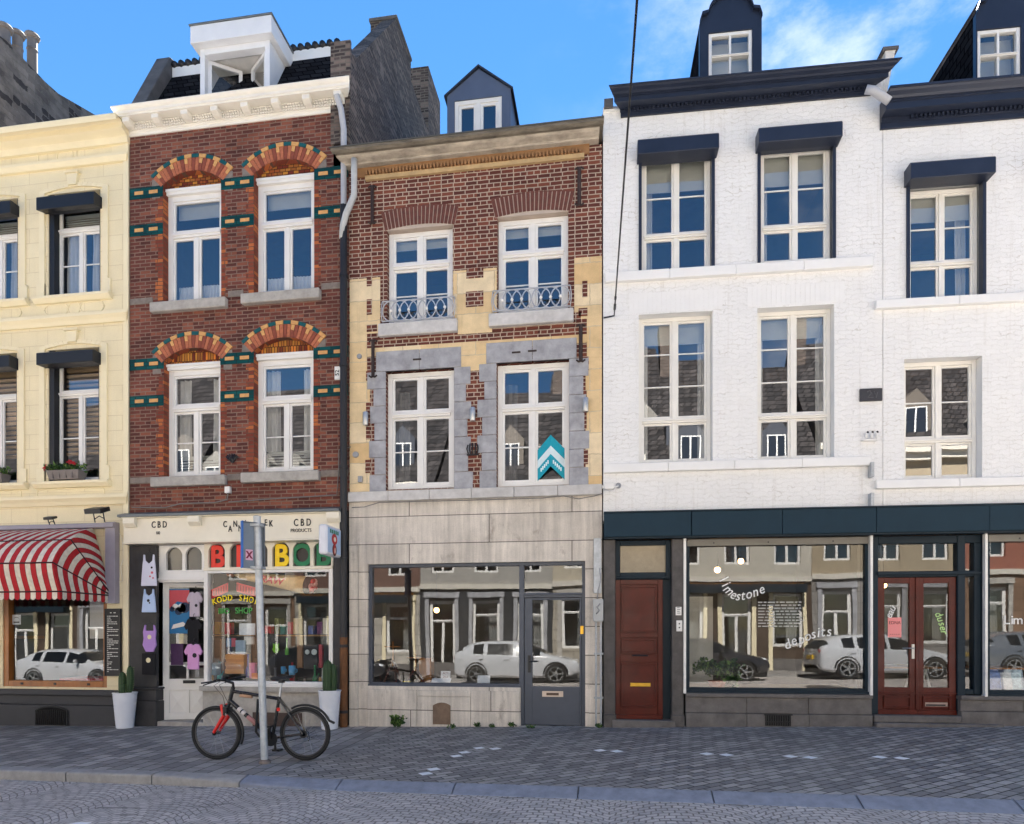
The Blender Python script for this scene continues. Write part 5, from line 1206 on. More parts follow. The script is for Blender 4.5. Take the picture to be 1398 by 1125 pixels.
# valance with scallops
b = hv[3]; st_ = .098
def scallop(p0, p1, u0, u1):
    L = (p1-p0).length; m = max(8, int(L/st_*6)); 
    for i in range(m):
        pts = []; us = []
        for f in (i/m, (i+1)/m):
            u = lerp(u0, u1, f); p = lerp(p0, p1, f); d = .10+.035*abs(math.sin(math.pi*u/st_))
            pts.append((p, p-Vector((0, 0, d)))); us.append(u)
        mb.poly([pts[0][0]-ofs, pts[0][1]-ofs, pts[1][1]-ofs, pts[1][0]-ofs], 0, [(us[0], 0), (us[0], 0), (us[1], 0), (us[1], 0)])
scallop(Vector((XL, b.y-.004, b.z)), Vector((b.x, b.y-.004, b.z)), XL-XA, b.x-XA); scallop(Vector((b.x, b.y-.004, b.z)), P+Vector((0, 0, .0)), b.x-XA, b.x-XA+1.2)
cv = mb.build('canopy', AWM, aw, smooth=False)
so = cv.modifiers.new('thick', 'SOLIDIFY'); so.thickness = .004
mb = MB()
for h in hv[1:]: mb.tube([Vector((XL, h.y, h.z))-ofs, h-ofs, P-ofs], .014, 6)
mb.build('hoop', mk('dark_hoop', lin(60, 24, 28), .6), aw, smooth=True)
mb = MB(); bx0, bx1 = Cm.X(150, 760), Cm.X(163.5, 760); mb.box(bx0, bx1, -.12, -.001, Cm.Z(157, 824), Cm.Z(157, 714)); mb.box(XL, bx1-.002, -.16, -.002, hv[0].z-.01, hv[0].z+.07)
mb.v = [tuple(Vector(v)-ofs) for v in mb.v]; mb.build('awning_box', mk('awning_box_grey', lin(150, 146, 158), .5, var=.08), aw, bevel=.006)
mb = MB(); q = Cm.at(168, 770); mb.tube([(q[0]-.06, -.01, q[1]+.55), (q[0], -.01, q[1]+.4), (q[0]+.02, -.01, q[1]+.1), (q[0]-.04, -.01, q[1]-.05), (q[0], -.01, q[1]-.3), (q[0]-.1, -.01, q[1]-.33)], .008, 5); mb.build('wall_cable', CREAMP, Cm.root)
# flower boxes
LEAF = [mk('leaf_green', lin(58, 92, 42), .6, var=.3), mk('leaf_dark_green', lin(40, 68, 34), .6, var=.3), mk('leaf_light_green', lin(98, 128, 58), .6, var=.3)]
def leaves(mb, c, rx, ry, rz, n, s, mats=3, up=.4):
    for _ in range(n):
        v = Vector((random.gauss(0, .5), random.gauss(0, .5), random.gauss(0, .5)))
        if v.length > 1.2: v = v.normalized()
        p = Vector(c)+Vector((v.x*rx, v.y*ry, v.z*rz)); d = Vector((random.uniform(-1, 1), random.uniform(-1, 1), random.uniform(-.5, 1)+up)).normalized(); t = d.cross(Vector((random.random(), random.random(), random.random()-.5))).normalized()
        l = s*(.6+.8*random.random()); q = l*.34; nn = d.cross(t)*l*.12
        mb.add([p, p+d*l*.5+t*q+nn, p+d*l, p+d*l*.5-t*q+nn], [(0, 1, 2), (0, 2, 3)], random.randrange(mats))
def flowerbox(x, z, w, label, flowers):
    r = empty('flower_box', Cm.w(x, -.02, z), 0, label, 'flower box'); mb = MB()
    mb.add([(-w*.44, -.10, 0), (w*.44, -.10, 0), (w*.44, .06, 0), (-w*.44, .06, 0), (-w/2, -.14, .16), (w/2, -.14, .16), (w/2, .08, .16), (-w/2, .08, .16)], [(0, 3, 2, 1), (4, 5, 6, 7), (0, 1, 5, 4), (1, 2, 6, 5), (2, 3, 7, 6), (3, 0, 4, 7)])
    for k in range(4): mb.box(-w*.3+k*w*.2-.01, -w*.3+k*w*.2+.01, -.135, -.10, .02, .15)
    mb.build('trough', mk('taupe_plastic', lin(120, 112, 108), .6), r, bevel=.005)
    mb = MB(); random.seed(int(w*1000)); 
    for k in range(7): leaves(mb, (-w*.45+w*.15*k, -.05, .20), .10, .10, .07, 55, .06)
    mb.build('foliage', LEAF, r)
    mb = MB()
    for fx, fz in flowers:
        for k in range(16): mb.ball((fx+random.gauss(0, .02), -.10+random.gauss(0, .02), fz+random.gauss(0, .018)), .012, 0, 6, 4)
        mb.tube([(fx*.9, -.07, .16), (fx, -.09, fz)], .004, 4, 1)
    mb.build('flower', [mk('geranium_red', lin(190, 24, 40), .6), LEAF[0]], r)
xq, zq = Cm.at(94, 657); flowerbox(xq, zq+.01, .66, 'grey flower box with red geraniums on the lower window sill of the cream house', [(-.38, .22), (.14, .30), (.2, .27)])
xq, zq = Cm.at(2, 661); flowerbox(xq-.1, zq+.01, .5, 'second flower box with one red bloom on the neighbouring cream sill', [(-.1, .28)])
# dark gable wall with three chimney pots rising behind the cream house
GX = -11.7
pts = [plane_x(px, py, GX) for px, py in ((9, 56), (62, 112), (80, 128), (130, 157))]
GM = brick('dark_rubble_wall', lin(136, 128, 122), lin(104, 98, 95), lin(124, 118, 112), .34, .14, .012, bump=1.0, wob=.03, grime=.5, c3=lin(70, 66, 66), gs=2.2)
r = empty('neighbouring_gable', (GX-.2, pts[0].y, 0), 0, 'dark weathered party wall rising behind the cream house with three chimney pots', 'gable wall')
mb = MB(); oy = pts[0].y; zz_ = z1c+Cm.o.z-.5
pf = [(-.45, zz_), (6, zz_), (6, pts[3].z), (pts[3].y-oy, pts[3].z), (pts[2].y-oy, pts[2].z), (pts[1].y-oy, pts[1].z), (0, pts[0].z), (-.45, pts[0].z-.1)]
mb.prismx(pf, -.35, .2); mb.build('wall', GM, r)
for px, pyt, pyb in ((14, 37, 66), (31, 46, 84), (51, 49, 100)):
    t_ = plane_x(px, pyt, GX-.1); b_ = plane_x(px, pyb, GX-.1); x0 = -.02; y0 = t_.y-oy; mb = MB(); q = .098
    mb.lathe([(q, b_.z-.8), (q*.95, t_.z-.3), (q*1.08, t_.z-.29), (q*.95, t_.z-.26), (q*.95, t_.z-.06), (q*1.25, t_.z-.05), (q*1.45, t_.z), (q*1.3, t_.z+.03)], (x0, y0, 0), 14); mb.build('chimney_pot', mk('chimney_pot_grey', lin(122, 116, 114), .85, var=.2, scale=6), r, smooth=True, autosmooth=True)
# plain house front further left, outside the frame
Nb = House('grey_neighbour_house', CX0-5.0, .02, 0, 'grey house front left of the cream house', 'house')
hh = [rect(.9+1.9*i, 1.9+1.9*i, 4.0+3.1*j, 5.8+3.1*j) for i in range(2) for j in range(2)]+[rect(.7, 3.2, .6, 2.7)]
wall('front_wall', rect(0, 4.985, -.3, 10.8), hh, .2, mk('grey_render', lin(186, 182, 174), .8, var=.1, scale=3), Nb.root)
for q in hh: window(Nb, q[0][0], q[1][0], q[0][1], q[2][1], .12, [(1, 2, 1)], sash=0)
Nb.shell(0, 4.98, 10.7, [.0, 3.4, 6.4, 10.6]); mb = MB(); mb.prismx([(-.3, 10.8), (7, 10.8), (3.5, 13)], 0, 4.98); mb.build('roof', SLATE2, Nb.root)
# ================================================================== narrow middle house: brick, yellow stone, blue stone
MBR = brick('brown_red_brick', lin(114, 66, 56), lin(88, 52, 47), lin(182, 165, 148), .20, .068, .0085, bump=.7, squash=.55, c3=lin(126, 74, 60), grime=.2, msm=.15)
YST = brick('yellow_marl_stone', lin(230, 206, 164), lin(216, 184, 136), lin(204, 186, 156), .62, .34, .008, rough=.9, bump=.4, wob=.01, grime=.16, gs=3.5, c3=lin(232, 212, 176), soil=lin(158, 134, 102))
Md = House('marl_stone_house', xb0+WB+.008, 0, 0, 'narrow house of brown brick and yellow stone with weathered wooden cornice', 'house')
MW = xm1-Md.o.x-.012
zcb, zct = Md.Z(650, 232), Md.Z(650, 180, -.34)
mw = []
for o, k in (((528.5, 618, 311, 441), 'up'), ((679, 775.5, 293, 427), 'up'), ((527, 620, 504.5, 667), 'lo'), ((678, 777, 493, 663), 'lo')): mw.append(Md.R(*o)+(k,))
sx0, sx1, sz0, sz1 = Md.R(502, 799, 768, 938); zdb = Md.Z(755, 990); xdoor = Md.X(710.5, 880)
zsl = Md.Z(650, 681); zst = Md.Z(650, 667.5)
zyt = Md.Z(650, 368)
hole = [(sx0, sz0), (xdoor, sz0), (xdoor, max(.03, zdb)), (sx1, max(.03, zdb)), (sx1, sz1), (sx0, sz1)]
CONC = None
def conc_mat():
    t = NT('streaked_concrete'); x, y, z = t.xyz(); u = t.math('ADD', x, y)
    st = t.ramp(t.noise(t.vec(t.math('MULTIPLY', u, 9), t.math('MULTIPLY', z, .55)), 1.0, 5, .7), .3, .72, .70, 1.14)
    bl = t.ramp(t.noise(t.vec(u, z), 1.3, 6, .7), .3, .7, .82, 1.12); fi = t.ramp(t.noise(t.vec(u, z), 45, 4, .7), .25, .75, .9, 1.1)
    b = t.n('ShaderNodeTexBrick', Vector=t.vec(t.math('ADD', u, .3), t.math('ADD', z, .17)), Color1=lin(224, 215, 203), Color2=lin(208, 199, 187), Mortar=lin(104, 96, 88), Scale=1.0, i5=.007, i6=.2, i7=0.0, i8=2.7, i9=.46)
    k = t.math('MULTIPLY', t.math('MULTIPLY', st, bl), fi); c = t.mix(1.0, b.outputs[0], t.vec(k, k, k), 'MULTIPLY')
    ls = t.ramp(t.noise(t.vec(t.math('MULTIPLY', u, 2), z, 4.0), 2.0, 5, .7), .58, .72); c = t.mix(t.math('MULTIPLY', ls, .65), c, lin(136, 124, 112))
    t.set(t.b.inputs['Base Color'], c); t.b.inputs['Roughness'].default_value = .9; t.b.inputs['Specular IOR Level'].default_value = .2
    t.bump(t.math('ADD', t.math('MULTIPLY', t.noise(t.vec(u, z), 30, 5), .5), t.math('SUBTRACT', 1.0, b.outputs[1])), .35, .01); return t.mat
CONC = conc_mat()
wall('brick_wall', rect(.0, MW, zsl+.03, zcb+.2), [rect(*q[:4]) for q in mw], .14, MBR, Md.root, MBR)
wall('stone_front', [(0, -.15), (xdoor, -.15), (xdoor, sz0), (sx0, sz0), (sx0, sz1), (sx1, sz1), (sx1, -.15), (MW, -.15), (MW, zsl+.0299), (0, zsl+.0299)], [], .20, CONC, Md.root)
Md.shell(0, MW, zcb+.2, [.08, Md.Z(650, 676), Md.Z(650, 455), zcb+.1])
# yellow stone zone as separate ashlar blocks (2-4 mm proud of the brick)
yb = MB(); x_ = [q for q in mw]
def YB(xl, xr, yt, yb_, mb=yb, p=.006): a, b, c, d = Md.R(xl, xr, yt, yb_); mb.box(a, b, -p, .05, c, d)
L, Rr = .012, MW-.004
zt = Md.Z(650, 366); zm = Md.Z(650, 446)
def yzone(x0, x1, z0, z1, p=.006): yb.box(x0, x1, -p, .06, z0, z1)
ux0, ux1, vx0, vx1 = mw[0][0], mw[0][1], mw[1][0], mw[1][1]
uz = mw[0][2]; lz1 = max(mw[2][3], mw[3][3]); lz0 = zst
lint_top = Md.Z(650, 476); brk0, brk1 = Md.Z(650, 466), Md.Z(650, 455)
yzone(L, ux0-.12, uz-.12, zt-.02); yzone(ux1+.01, vx0-.01, brk1+.0, zt-.02); yzone(vx1+.10, Rr, uz-.12, zt+.03)
yzone(L, ux0-.35, lz1+.0, uz-.1201); yzone(vx1+.3, Rr, lz1+.0, uz-.1201)
yzone(ux0-.349, vx1+.299, lint_top-.02, brk0)
yzone(ux1+.06, vx0-.06, lint_top-.36, lint_top-.0201)
yzone(L, ux0-.30, lz0+.0, lz1-.001); yzone(vx1+.28, Rr, lz0+.0, lz1-.001)
yb.build('marl_stone_course', YST, Md.root, bevel=.004)
# brick slips set in the yellow stone
bs = MB()
def BS(xl, xr, yt, yb_, p=.0125): a, b, c, d = Md.R(xl, xr, yt, yb_); bs.box(a, b, -p, .04, c, d)
for a in ((636, 660, 398, 419), (637, 660, 366, 380), (501, 508, 376, 391), (501, 508, 409, 430), (501, 515, 443.5, 453), (795, 802, 384, 406), (790, 802, 421, 432), (783, 793, 427, 440),
          (500, 505, 507, 520), (500, 505, 550, 600), (499, 505, 628, 646), (796, 804, 487, 506), (796, 801, 533, 586), (795, 803, 614, 634), (516, 625, 454.5, 462), (672, 786, 441, 450), (641, 655, 658, 667)): BS(*a)
bs.build('brick_inlay', MBR, Md.root)
cb = MB(); cm = (ux1+vx0)/2
cb.box(cm-.20, cm+.20, -.002, .06, lz0+.001, lint_top-.3601)
cb.build('pier_brick', MBR, Md.root)
# blue stone surrounds
bst = MB(); random.seed(4)
def jamb(x0, x1, side, z0, z1):
    z = z0; i = 0; n = 7; h = (z1-z0)/n
    for i in range(n):
        w = .30 if i % 2 == 0 else .22; w += random.uniform(-.03, .03)
        if side < 0: bst.box(x0-w, x0-.001, -.016-.003*(i % 2), .06, z0+h*i+.003, z0+h*(i+1)-.003)
        else: bst.box(x1+.001, x1+w, -.016-.003*(i % 2), .06, z0+h*i+.003, z0+h*(i+1)-.003)
for q in (mw[2], mw[3]):
    jamb(q[0], q[1], -1, lz0, q[3]); jamb(q[0], q[1], 1, lz0, q[3])
    xm = (q[0]+q[1])/2; bst.box(q[0]-.17, xm-.003, -.022, .06, q[3]+.0, q[3]+.33); bst.box(xm+.003, q[1]+.12, -.022, .06, q[3]+.0, q[3]+.33)
bst.build('blue_stone_block', BLUESTONE, Md.root, bevel=.006)
mb = MB(); n = 6
for i in range(n): mb.box(MW*i/n+.004, MW*(i+1)/n-.002, -.07, .06, zsl, zst)
mb.build('sill_band', PALEBLUESTONE, Md.root, bevel=.006)
for i, q in enumerate(mw):
    x0, x1, z0, z1, k = q
    rows = [(.22, 2, 0), (.40, 2, 0), (.34, 2, 0)] if k == 'up' else [(.31, 2, 0), (.30, 2, 0), (.37, 2, 0)]
    w = window(Md, x0+.004, x1-.004, z0, z1-.01, .09, [(.64, 2, 1), (.34, 2, 0)], fr=.075, tr=.085, mu=.075, sash=.04)
    if k == 'up':
        mb = MB(); sx = .13; mb.box(x0-sx, x1+sx*.7, -.09, .06, z0-.21, z0-.0); mb.build('sill', PALEBLUESTONE, w, bevel=.012)
        mb = MB(); wd = x1-x0; n = 19; xm = (x0+x1)/2; rise = .06
        for j in range(n):
            a, b = (j/n-.5), ((j+1)/n-.5); za, zb_ = rise*(1-4*a*a), rise*(1-4*b*b); e = .14
            g = .008
            mb.prism([(xm+a*(wd+.08)+g, z1+za-.0), (xm+b*(wd+.08)-g, z1+zb_-.0), (xm+b*(wd+.08+e)-g, z1+zb_+.31), (xm+a*(wd+.08+e)+g, z1+za+.31)], -.014, .13)
        mb.prism([(x0-.04, z1-.001), (x1+.04, z1-.001)]+arcpts(x0-.1, x1+.1, z1+.30, .055, 8), -.004, .128, 1)
        mb.build('window_arch', [mk('arch_brick', lin(104, 62, 54), .85, var=.3, scale=14, bump=.2), mk('pale_mortar', lin(186, 170, 156), .9)], w)
        blind(w, x0+.09, x1-.09, z0+(z1-z0)*.86, z1-.12, .24, BLINDW)
        mb = MB(); ym = -.075; za, zb_ = z0+.03, z0+.36; xa, xb_ = x0-.06, x1+.04
        for z in (za, zb_): mb.tube([(xa, ym, z), (xb_, ym, z)], .011, 6)
        for x in (xa, xb_): mb.tube([(x, ym, za), (x-.02 if x == xa else x+.02, ym, (za+zb_)/2), (x, ym, zb_)], .008, 6); mb.tube([(x, ym, za), (x, .02, za)], .008, 5); mb.tube([(x, ym, zb_), (x, .02, zb_)], .008, 5)
        m = 8; sp = (xb_-xa)/m
        for j in range(m-1):
            c = xa+sp*(j+1); 
            mb.tube([(c+sp*.98*math.cos(t*6.2832/18), ym+.004*(j % 2), (za+zb_)/2+(zb_-za)*.5*math.sin(t*6.2832/18)) for t in range(18)], .0105, 5, closed=True)
        for j in range(m-1):
            if j != 3: mb.ball((xa+sp*(j+1), ym-.008, (za+zb_)/2), .026, 1, 8, 6)
        o = mb.build('balcony_railing', [mk('railing_white', lin(176, 178, 184), .45), WHITEP], w, smooth=True)
    else:
        curtain(w, x0+.08, x0+.28, z0+.05, z1-.2, .45, mk('grey_curtain', lin(120, 118, 116), .9), per=.1)
# iron wall anchors
mb = MB()
for xx, ya, yb_, sh in ((509, 256, 306, .05), (791, 231, 281, .05), (510, 466, 515, 0), (793, 445, 494, 0)):
    x = Md.X(xx, (ya+yb_)/2); z1, z0 = Md.Z(xx, ya), Md.Z(xx, yb_)
    mb.tube([(x, -.03, z0), (x, -.03, z1)], .03, 6)
    for z, s in ((z1, 1), (z0, -1)): mb.tube([(x-.07, -.03, z-.02*s), (x-.03, -.03, z+.012*s), (x, -.03, z), (x+.03, -.03, z+.012*s), (x+.07, -.03, z-.02*s)], .014, 5)
for xx, yy in ((570, 491.5), (705, 482), (727, 480)):
    x, z = Md.at(xx, yy); mb.box(x-.07, x+.07, -.036, -.0225, z-.012, z+.012)
mb.build('wall_anchor', mk('rusted_iron', lin(56, 44, 42), .7, var=.3), Md.root)
# cornice of weathered wood over a dentil course
OLDW = mk('weathered_wood', lin(172, 162, 148), .9, var=.45, scale=3, bump=.7, bscale=14, stretch=5)
DKW = mk('dark_weathered_wood', lin(112, 104, 92), .9, var=.5, scale=3, bump=.7, bscale=14, stretch=5)
dz0, dz1 = Md.Z(650, 231), Md.Z(650, 216)
mb = MB(); xL, xR_ = .30, MW-.30
zz1 = zct; zz0 = dz1+.02
zq_ = zz0+(zz1-zz0)*.56
mb.prismx([(.1, zz0), (-.12, zz0), (-.12, zz0+.03), (-.20, zz0+.05), (-.22, zz0+.06), (-.22, zq_-.03), (-.25, zq_), (.1, zq_)], .02, MW-.06, 0, .6, .1)
mb.prismx([(.1, zq_+.002), (-.25, zq_+.002), (-.28, zq_+.05), (-.30, zz1-.07), (-.34, zz1-.04), (-.34, zz1), (.1, zz1)], .02, MW-.0, 1, .6, .1)
mb.prismx([(.1, zz1+.001), (-.35, zz1+.001), (-.35, zz1+.022), (.1, zz1+.03)], .0, MW+.0, 2, .6, .1)
cn = mb.build('cornice', [OLDW, DKW, mk('dull_lead', lin(88, 88, 86), .95, spec=0.0)], Md.root, bevel=.006)
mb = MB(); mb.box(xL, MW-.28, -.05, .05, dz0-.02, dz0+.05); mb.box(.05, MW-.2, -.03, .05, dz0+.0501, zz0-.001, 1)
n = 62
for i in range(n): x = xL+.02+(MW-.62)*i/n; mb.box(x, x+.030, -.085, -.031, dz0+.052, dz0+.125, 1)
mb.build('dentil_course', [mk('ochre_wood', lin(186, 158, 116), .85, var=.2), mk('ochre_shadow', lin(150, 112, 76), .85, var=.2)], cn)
mb = MB(); mb.tube([(.17, -.20, zz0+.03), (.17, -.20, zz0-.12), (.16, -.18, zz0-.55), (.02, -.18, zz0-.85), (-.06, -.12, zz0-1.0), (-.08, -.10, zz0-1.2)], .052, 10); mb.build('swan_neck_pipe', mk('old_white_pipe', lin(186, 188, 188), .5, var=.15), Md.root, smooth=True)
mb = MB(); mb.prismx([(0, zct-.06), (7, zct-.06), (7, zct+3.0), (4.5, zct+3.0)], .01, MW-.01); roof = mb.build('roof', SLATE2, Md.root)
# zinc dormer
DY = 1.15; GBL = mk('blue_grey_zinc', lin(92, 102, 122), .5, .25, var=.1, scale=3)
x0, x1 = Md.X(610.5, 150, DY), Md.X(697, 150, DY); ze = Md.Z(655, 126, DY); za_ = Md.Z(653, 94, DY); zb_ = Md.Z(655, 205, DY); xm = (x0+x1)/2
wx0, wx1 = Md.X(620.5, 150, DY), Md.X(685, 150, DY); wz1 = Md.Z(652, 134, DY); wz0 = wz1-.85
def dormer_front(H, x0, x1, zb, gable, hole, y, mat, name, thick=.08):
    o = wall(name, [(x0, zb), (x1, zb)]+gable, [hole], thick, mat, H.root); 
    for v in o.data.vertices: v.co.y += y
    return o
dm = dormer_front(Md, x0, x1, zb_-.2, [(x1, ze), (xm, za_), (x0, ze)], rect(wx0, wx1, wz0, wz1), DY, GBL, 'dormer')
mb = MB(); mb.box(x0, x0+.04, DY+.081, DY+2.5, zb_-.2, ze); mb.box(x1-.04, x1, DY+.081, DY+2.5, zb_-.2, ze); mb.build('dormer_cheek', GBL, dm)
mb = MB(); e = .05
for a, b in (((x0-e, ze-.04), (xm, za_+.02)), ((xm, za_+.02), (x1+e, ze-.04))): mb.prism([a, b, (b[0], b[1]+.035), (a[0], a[1]+.035)], DY-.04, DY+2.6)
mb.build('dormer_roof', mk('dark_flashing', lin(54, 60, 72), .5, .3), dm)
w = window(Md, wx0, wx1, wz0, wz1, DY+.02, [(1, 2, 0)], fr=.07, mu=.08, sash=.05, parent=dm); mb = MB(); mb.box(wx0+.05, wx1-.05, DY+.9, DY+.95, wz0, wz1); mb.build('dormer_lining', INTDARK, dm)
# shop front joinery
SGR = mk('slate_grey_paint', lin(72, 78, 90), .4, var=.08)
fy = .06; fw = .055
mb = MB()
mb.box(sx0, sx0+fw, fy, fy+.1, sz0, sz1); mb.box(sx0+fw, sx1-fw, fy+.001, fy+.1, sz1-fw, sz1); mb.box(sx0+fw, xdoor, fy+.001, fy+.1, sz0, sz0+fw); mb.box(sx0-.01, xdoor, fy-.04, fy, sz0-.01, sz0+.025)
mb.box(xdoor-.03, xdoor+.05, fy-.001, fy+.11, .06, sz1-fw); mb.box(sx1-fw, sx1, fy, fy+.1, .06, sz1)
ztr = Md.Z(755, 812); mb.box(xdoor+.05, sx1-fw, fy, fy+.1, ztr-.04, ztr+.035); mb.box(xdoor+.05, sx1-fw, fy-.02, fy-.0005, ztr-.0, ztr+.03)
sf = mb.build('shop_window', SGR, Md.root, bevel=.004)
g = MB(); g.poly([(sx0+.04, fy+.05, sz0+.04), (xdoor-.02, fy+.05, sz0+.04), (xdoor-.02, fy+.05, sz1-.04), (sx0+.04, fy+.05, sz1-.04)]); g.poly([(xdoor+.04, fy+.05, ztr+.02), (sx1-.04, fy+.05, ztr+.02), (sx1-.04, fy+.05, sz1-.04), (xdoor+.04, fy+.05, sz1-.04)]); g.build('pane', GL_SH, sf)
a, b = xdoor+.055, sx1-fw-.005; zk = Md.Z(755, 938); zdt = ztr-.045
mb = MB(); mb.box(a, a+.13, fy+.02, fy+.07, .07, zdt); mb.box(b-.035, b, fy+.02, fy+.07, .07, zdt); mb.box(a+.13, b-.035, fy+.021, fy+.07, .07, zk); mb.box(a+.13, b-.035, fy+.021, fy+.07, zdt-.035, zdt)
dr = mb.build('shop_door', SGR, Md.root, bevel=.004); dr['label'] = 'slate grey glazed shop door'
g = MB(); g.poly([(a+.12, fy+.045, zk-.01), (b-.03, fy+.045, zk-.01), (b-.03, fy+.045, zdt-.03), (a+.12, fy+.045, zdt-.03)]); g.build('pane', GL_SH, dr)
mb = MB(); x, z = Md.at(754, 948); mb.box(x-.17, x+.17, fy+.0, fy+.0199, z-.045, z+.045); mb.box(x-.10, x+.10, fy-.012, fy-.0005, z-.02, z+.02, 1); mb.build('letter_slot', [mk('satin_metal', lin(196, 180, 168), .4, .5), mk('slot_dark', lin(84, 66, 54), .5)], dr)
mb = MB(); x, z = Md.at(722, 905); mb.box(x-.025, x+.025, fy+.008, fy+.0199, z-.16, z+.12); mb.tube([(x, fy+.0, z+.02), (x, fy-.05, z+.02), (x+.14, fy-.05, z+.02)], .011, 6); mb.build('handle', BLACKM, dr)
mb = MB(); mb.box(b-.02, b+.03, fy-.012, fy-.0005, 1.55, 1.68); mb.build('hinge', BRASS, dr)
mb = MB(); mb.box(xdoor-.02, sx1+.02, -.06, .3, -.15, .058); mb.build('doorstep', STONE, Md.root, bevel=.008)
# plinth slabs, bricked-up cellar opening, pilaster strips
mb = MB(); xs_ = [.03, sx0+.0, Md.X(570, 965), Md.X(643, 965), xdoor-.005]
for i in range(len(xs_)-1):
    if i: mb.box(xs_[i]+.004, xs_[i+1]-.004, -.035, .01, -.15, sz0-.06-(.10 if i == 2 else 0))
mb.box(Md.X(570, 965), Md.X(643, 965), -.04, .01, sz0-.158, sz0-.06)
mb.box(.02, .17, -.05, .01, -.15, Md.Z(490, 745)); mb.box(sx1+.06, MW-.03, -.03, .01, -.15, .75)
pl = mb.build('plinth_slab', CONC, Md.root, bevel=.006)
x0, x1, z0, z1 = Md.R(591, 615, 960, 989, -.04); mb = MB(); mb.prism([(x0, z0), (x1, z0), (x1, z1-.04)]+arcpts(x0, x1, z1-.04, .05, 8)[1:-1]+[(x0, z1-.04)], -.047, -.0355); mb.build('blocked_vent', mk('brown_patch', lin(124, 104, 88), .95, var=.25, scale=10, bump=.4), pl)
# small fittings on the front
def wall_lamp(H, px, py, label, cat='wall lamp', s=1.0):
    x, z = H.at(px, py, -.06); r = empty('wall_lamp', H.w(x, -.0, z), H.rot, label, cat, 'cylinder lamps on the yellow stone house'); mb = MB(); mb.lathe([(.04, -.11), (.045, -.10), (.045, .10), (.04, .11)], (0, -.075, 0), 14); mb.build('lamp_tube', mk('brushed_steel', lin(190, 190, 190), .35, .7), r, smooth=True, autosmooth=True)
    mb = MB(); mb.box(-.02, .02, -.05, -.0025, -.03, .03); mb.build('bracket', BLACKM, r)
wall_lamp(Md, 499.5, 572, 'steel cylinder lamp at the left edge of the yellow stone front beside the drainpipe'); wall_lamp(Md, 645.5, 566, 'steel cylinder lamp on the brick pier between the two lower windows'); wall_lamp(Md, 799.5, 553, 'steel cylinder lamp at the right edge of the yellow stone front')
mb = MB(); x, z = Md.at(646, 614); 
for k in range(5):
    a = -.8+.4*k; mb.tube([(x+.10*math.sin(a)*1.0, -.03, z-.08), (x+.13*math.sin(a), -.06, z), (x+.11*math.sin(a), -.04, z+.1*math.cos(a))], .011, 5)
mb.box(x-.10, x+.10, -.035, -.02, z-.10, z-.075); mb.build('iron_ornament', BLACKM, Md.root)
mb = MB(); x, z = Md.at(493, 655); mb.box(x-.035, x+.035, -.06, -.007, z-.05, z+.05); x, z = Md.at(491, 487); mb.lathe([(.04, -.03), (.045, -.007)], (x, 0, z), 12, axis='y'); x, z = Md.at(486, 621); mb.lathe([(.05, -.03), (.055, -.007)], (x, 0, z), 12, axis='y'); mb.build('junction_cap', GREYP, Md.root)
pts = [Md.at(px, py) for px, py in ((483, 692), (500, 691), (520, 685), (560, 684), (640, 682), (740, 679), (770, 676), (790, 680), (812, 676), (822, 673))]
mb = MB(); mb.tube([(x, -.085, z-.03) for x, z in pts], .008, 5); mb.build('facade_cable', mk('grey_cable', lin(120, 118, 116), .6), Md.root, smooth=True)
x0, x1, z0, z1 = Md.R(810.5, 821, 735, 810); mb = MB(); mb.box(x0, x1, -.04, -.001, z0, z1); mb.build('cable_duct', GALV, Md.root, bevel=.004)
x0, x1, z0, z1 = Md.R(810.5, 823, 818, 849, -.1)
r = empty('meter_box', Md.w((x0+x1)/2, -.001, z0), 0, 'grey electrical box with two pipes running down to the pavement', 'electrical box'); w_, h_ = x1-x0, z1-z0
mb = MB(); mb.box(-w_/2, w_/2, -.13, 0, 0, h_); mb.box(-w_/2-.008, w_/2+.008, -.14, -.131, h_*.04, h_); mb.build('case', mk('box_grey', lin(176, 178, 178), .45, var=.05), r, bevel=.008)
mb = MB(); mb.tube([(-.03, -.143, h_*.35), (.02, -.15, h_*.5), (-.02, -.15, h_*.65), (.03, -.145, h_*.8)], .012, 6); mb.tube([(-.02, -.05, h_), (-.0, -.06, h_+.15), (.04, -.05, h_+.3), (.02, -.04, h_+.5)], .009, 6); mb.build('cable', GREYP, r, smooth=True)
mb = MB()
for q in (-.035, .04): mb.tube([(q, -.06, 0), (q, -.06, -z0)], .016, 8)
for z in (-.5, -1.2): mb.box(-.07, .08, -.06, .0, -.02+z, z+.01)
mb.build('conduit', GALV, r, smooth=True, autosmooth=True)
# letting poster: a folded teal chevron in the lower right window
x0, x1, z0, z1 = Md.R(733.5, 771, 596, 655, .05); q = empty('window_poster', Md.w((x0+x1)/2, .05, z0), 0, 'teal and white folded arrow poster in a lower window of the yellow stone house', 'poster'); w_, h_ = (x1-x0)/2, z1-z0
def chev(mb, a, b, m, y0, y1):   # band between heights a and b at the edge, raised in the middle
    up = .30*h_
    for s in (-1, 1):
        p = [(0, (a+.30)*h_), (s*w_, a*h_), (s*w_, b*h_), (0, (b+.30)*h_)]
        if s > 0: p = p
        else: p = p[::-1]
        vs = [(x, y0+.10*(1-abs(x)/w_)*-1+.05, z) for x, z in p]; vs2 = [(x, y+.006, z) for x, y, z in vs]
        mb.add(vs+vs2, [(0, 1, 2, 3), (7, 6, 5, 4), (0, 4, 5, 1), (1, 5, 6, 2), (2, 6, 7, 3), (3, 7, 4, 0)], m)
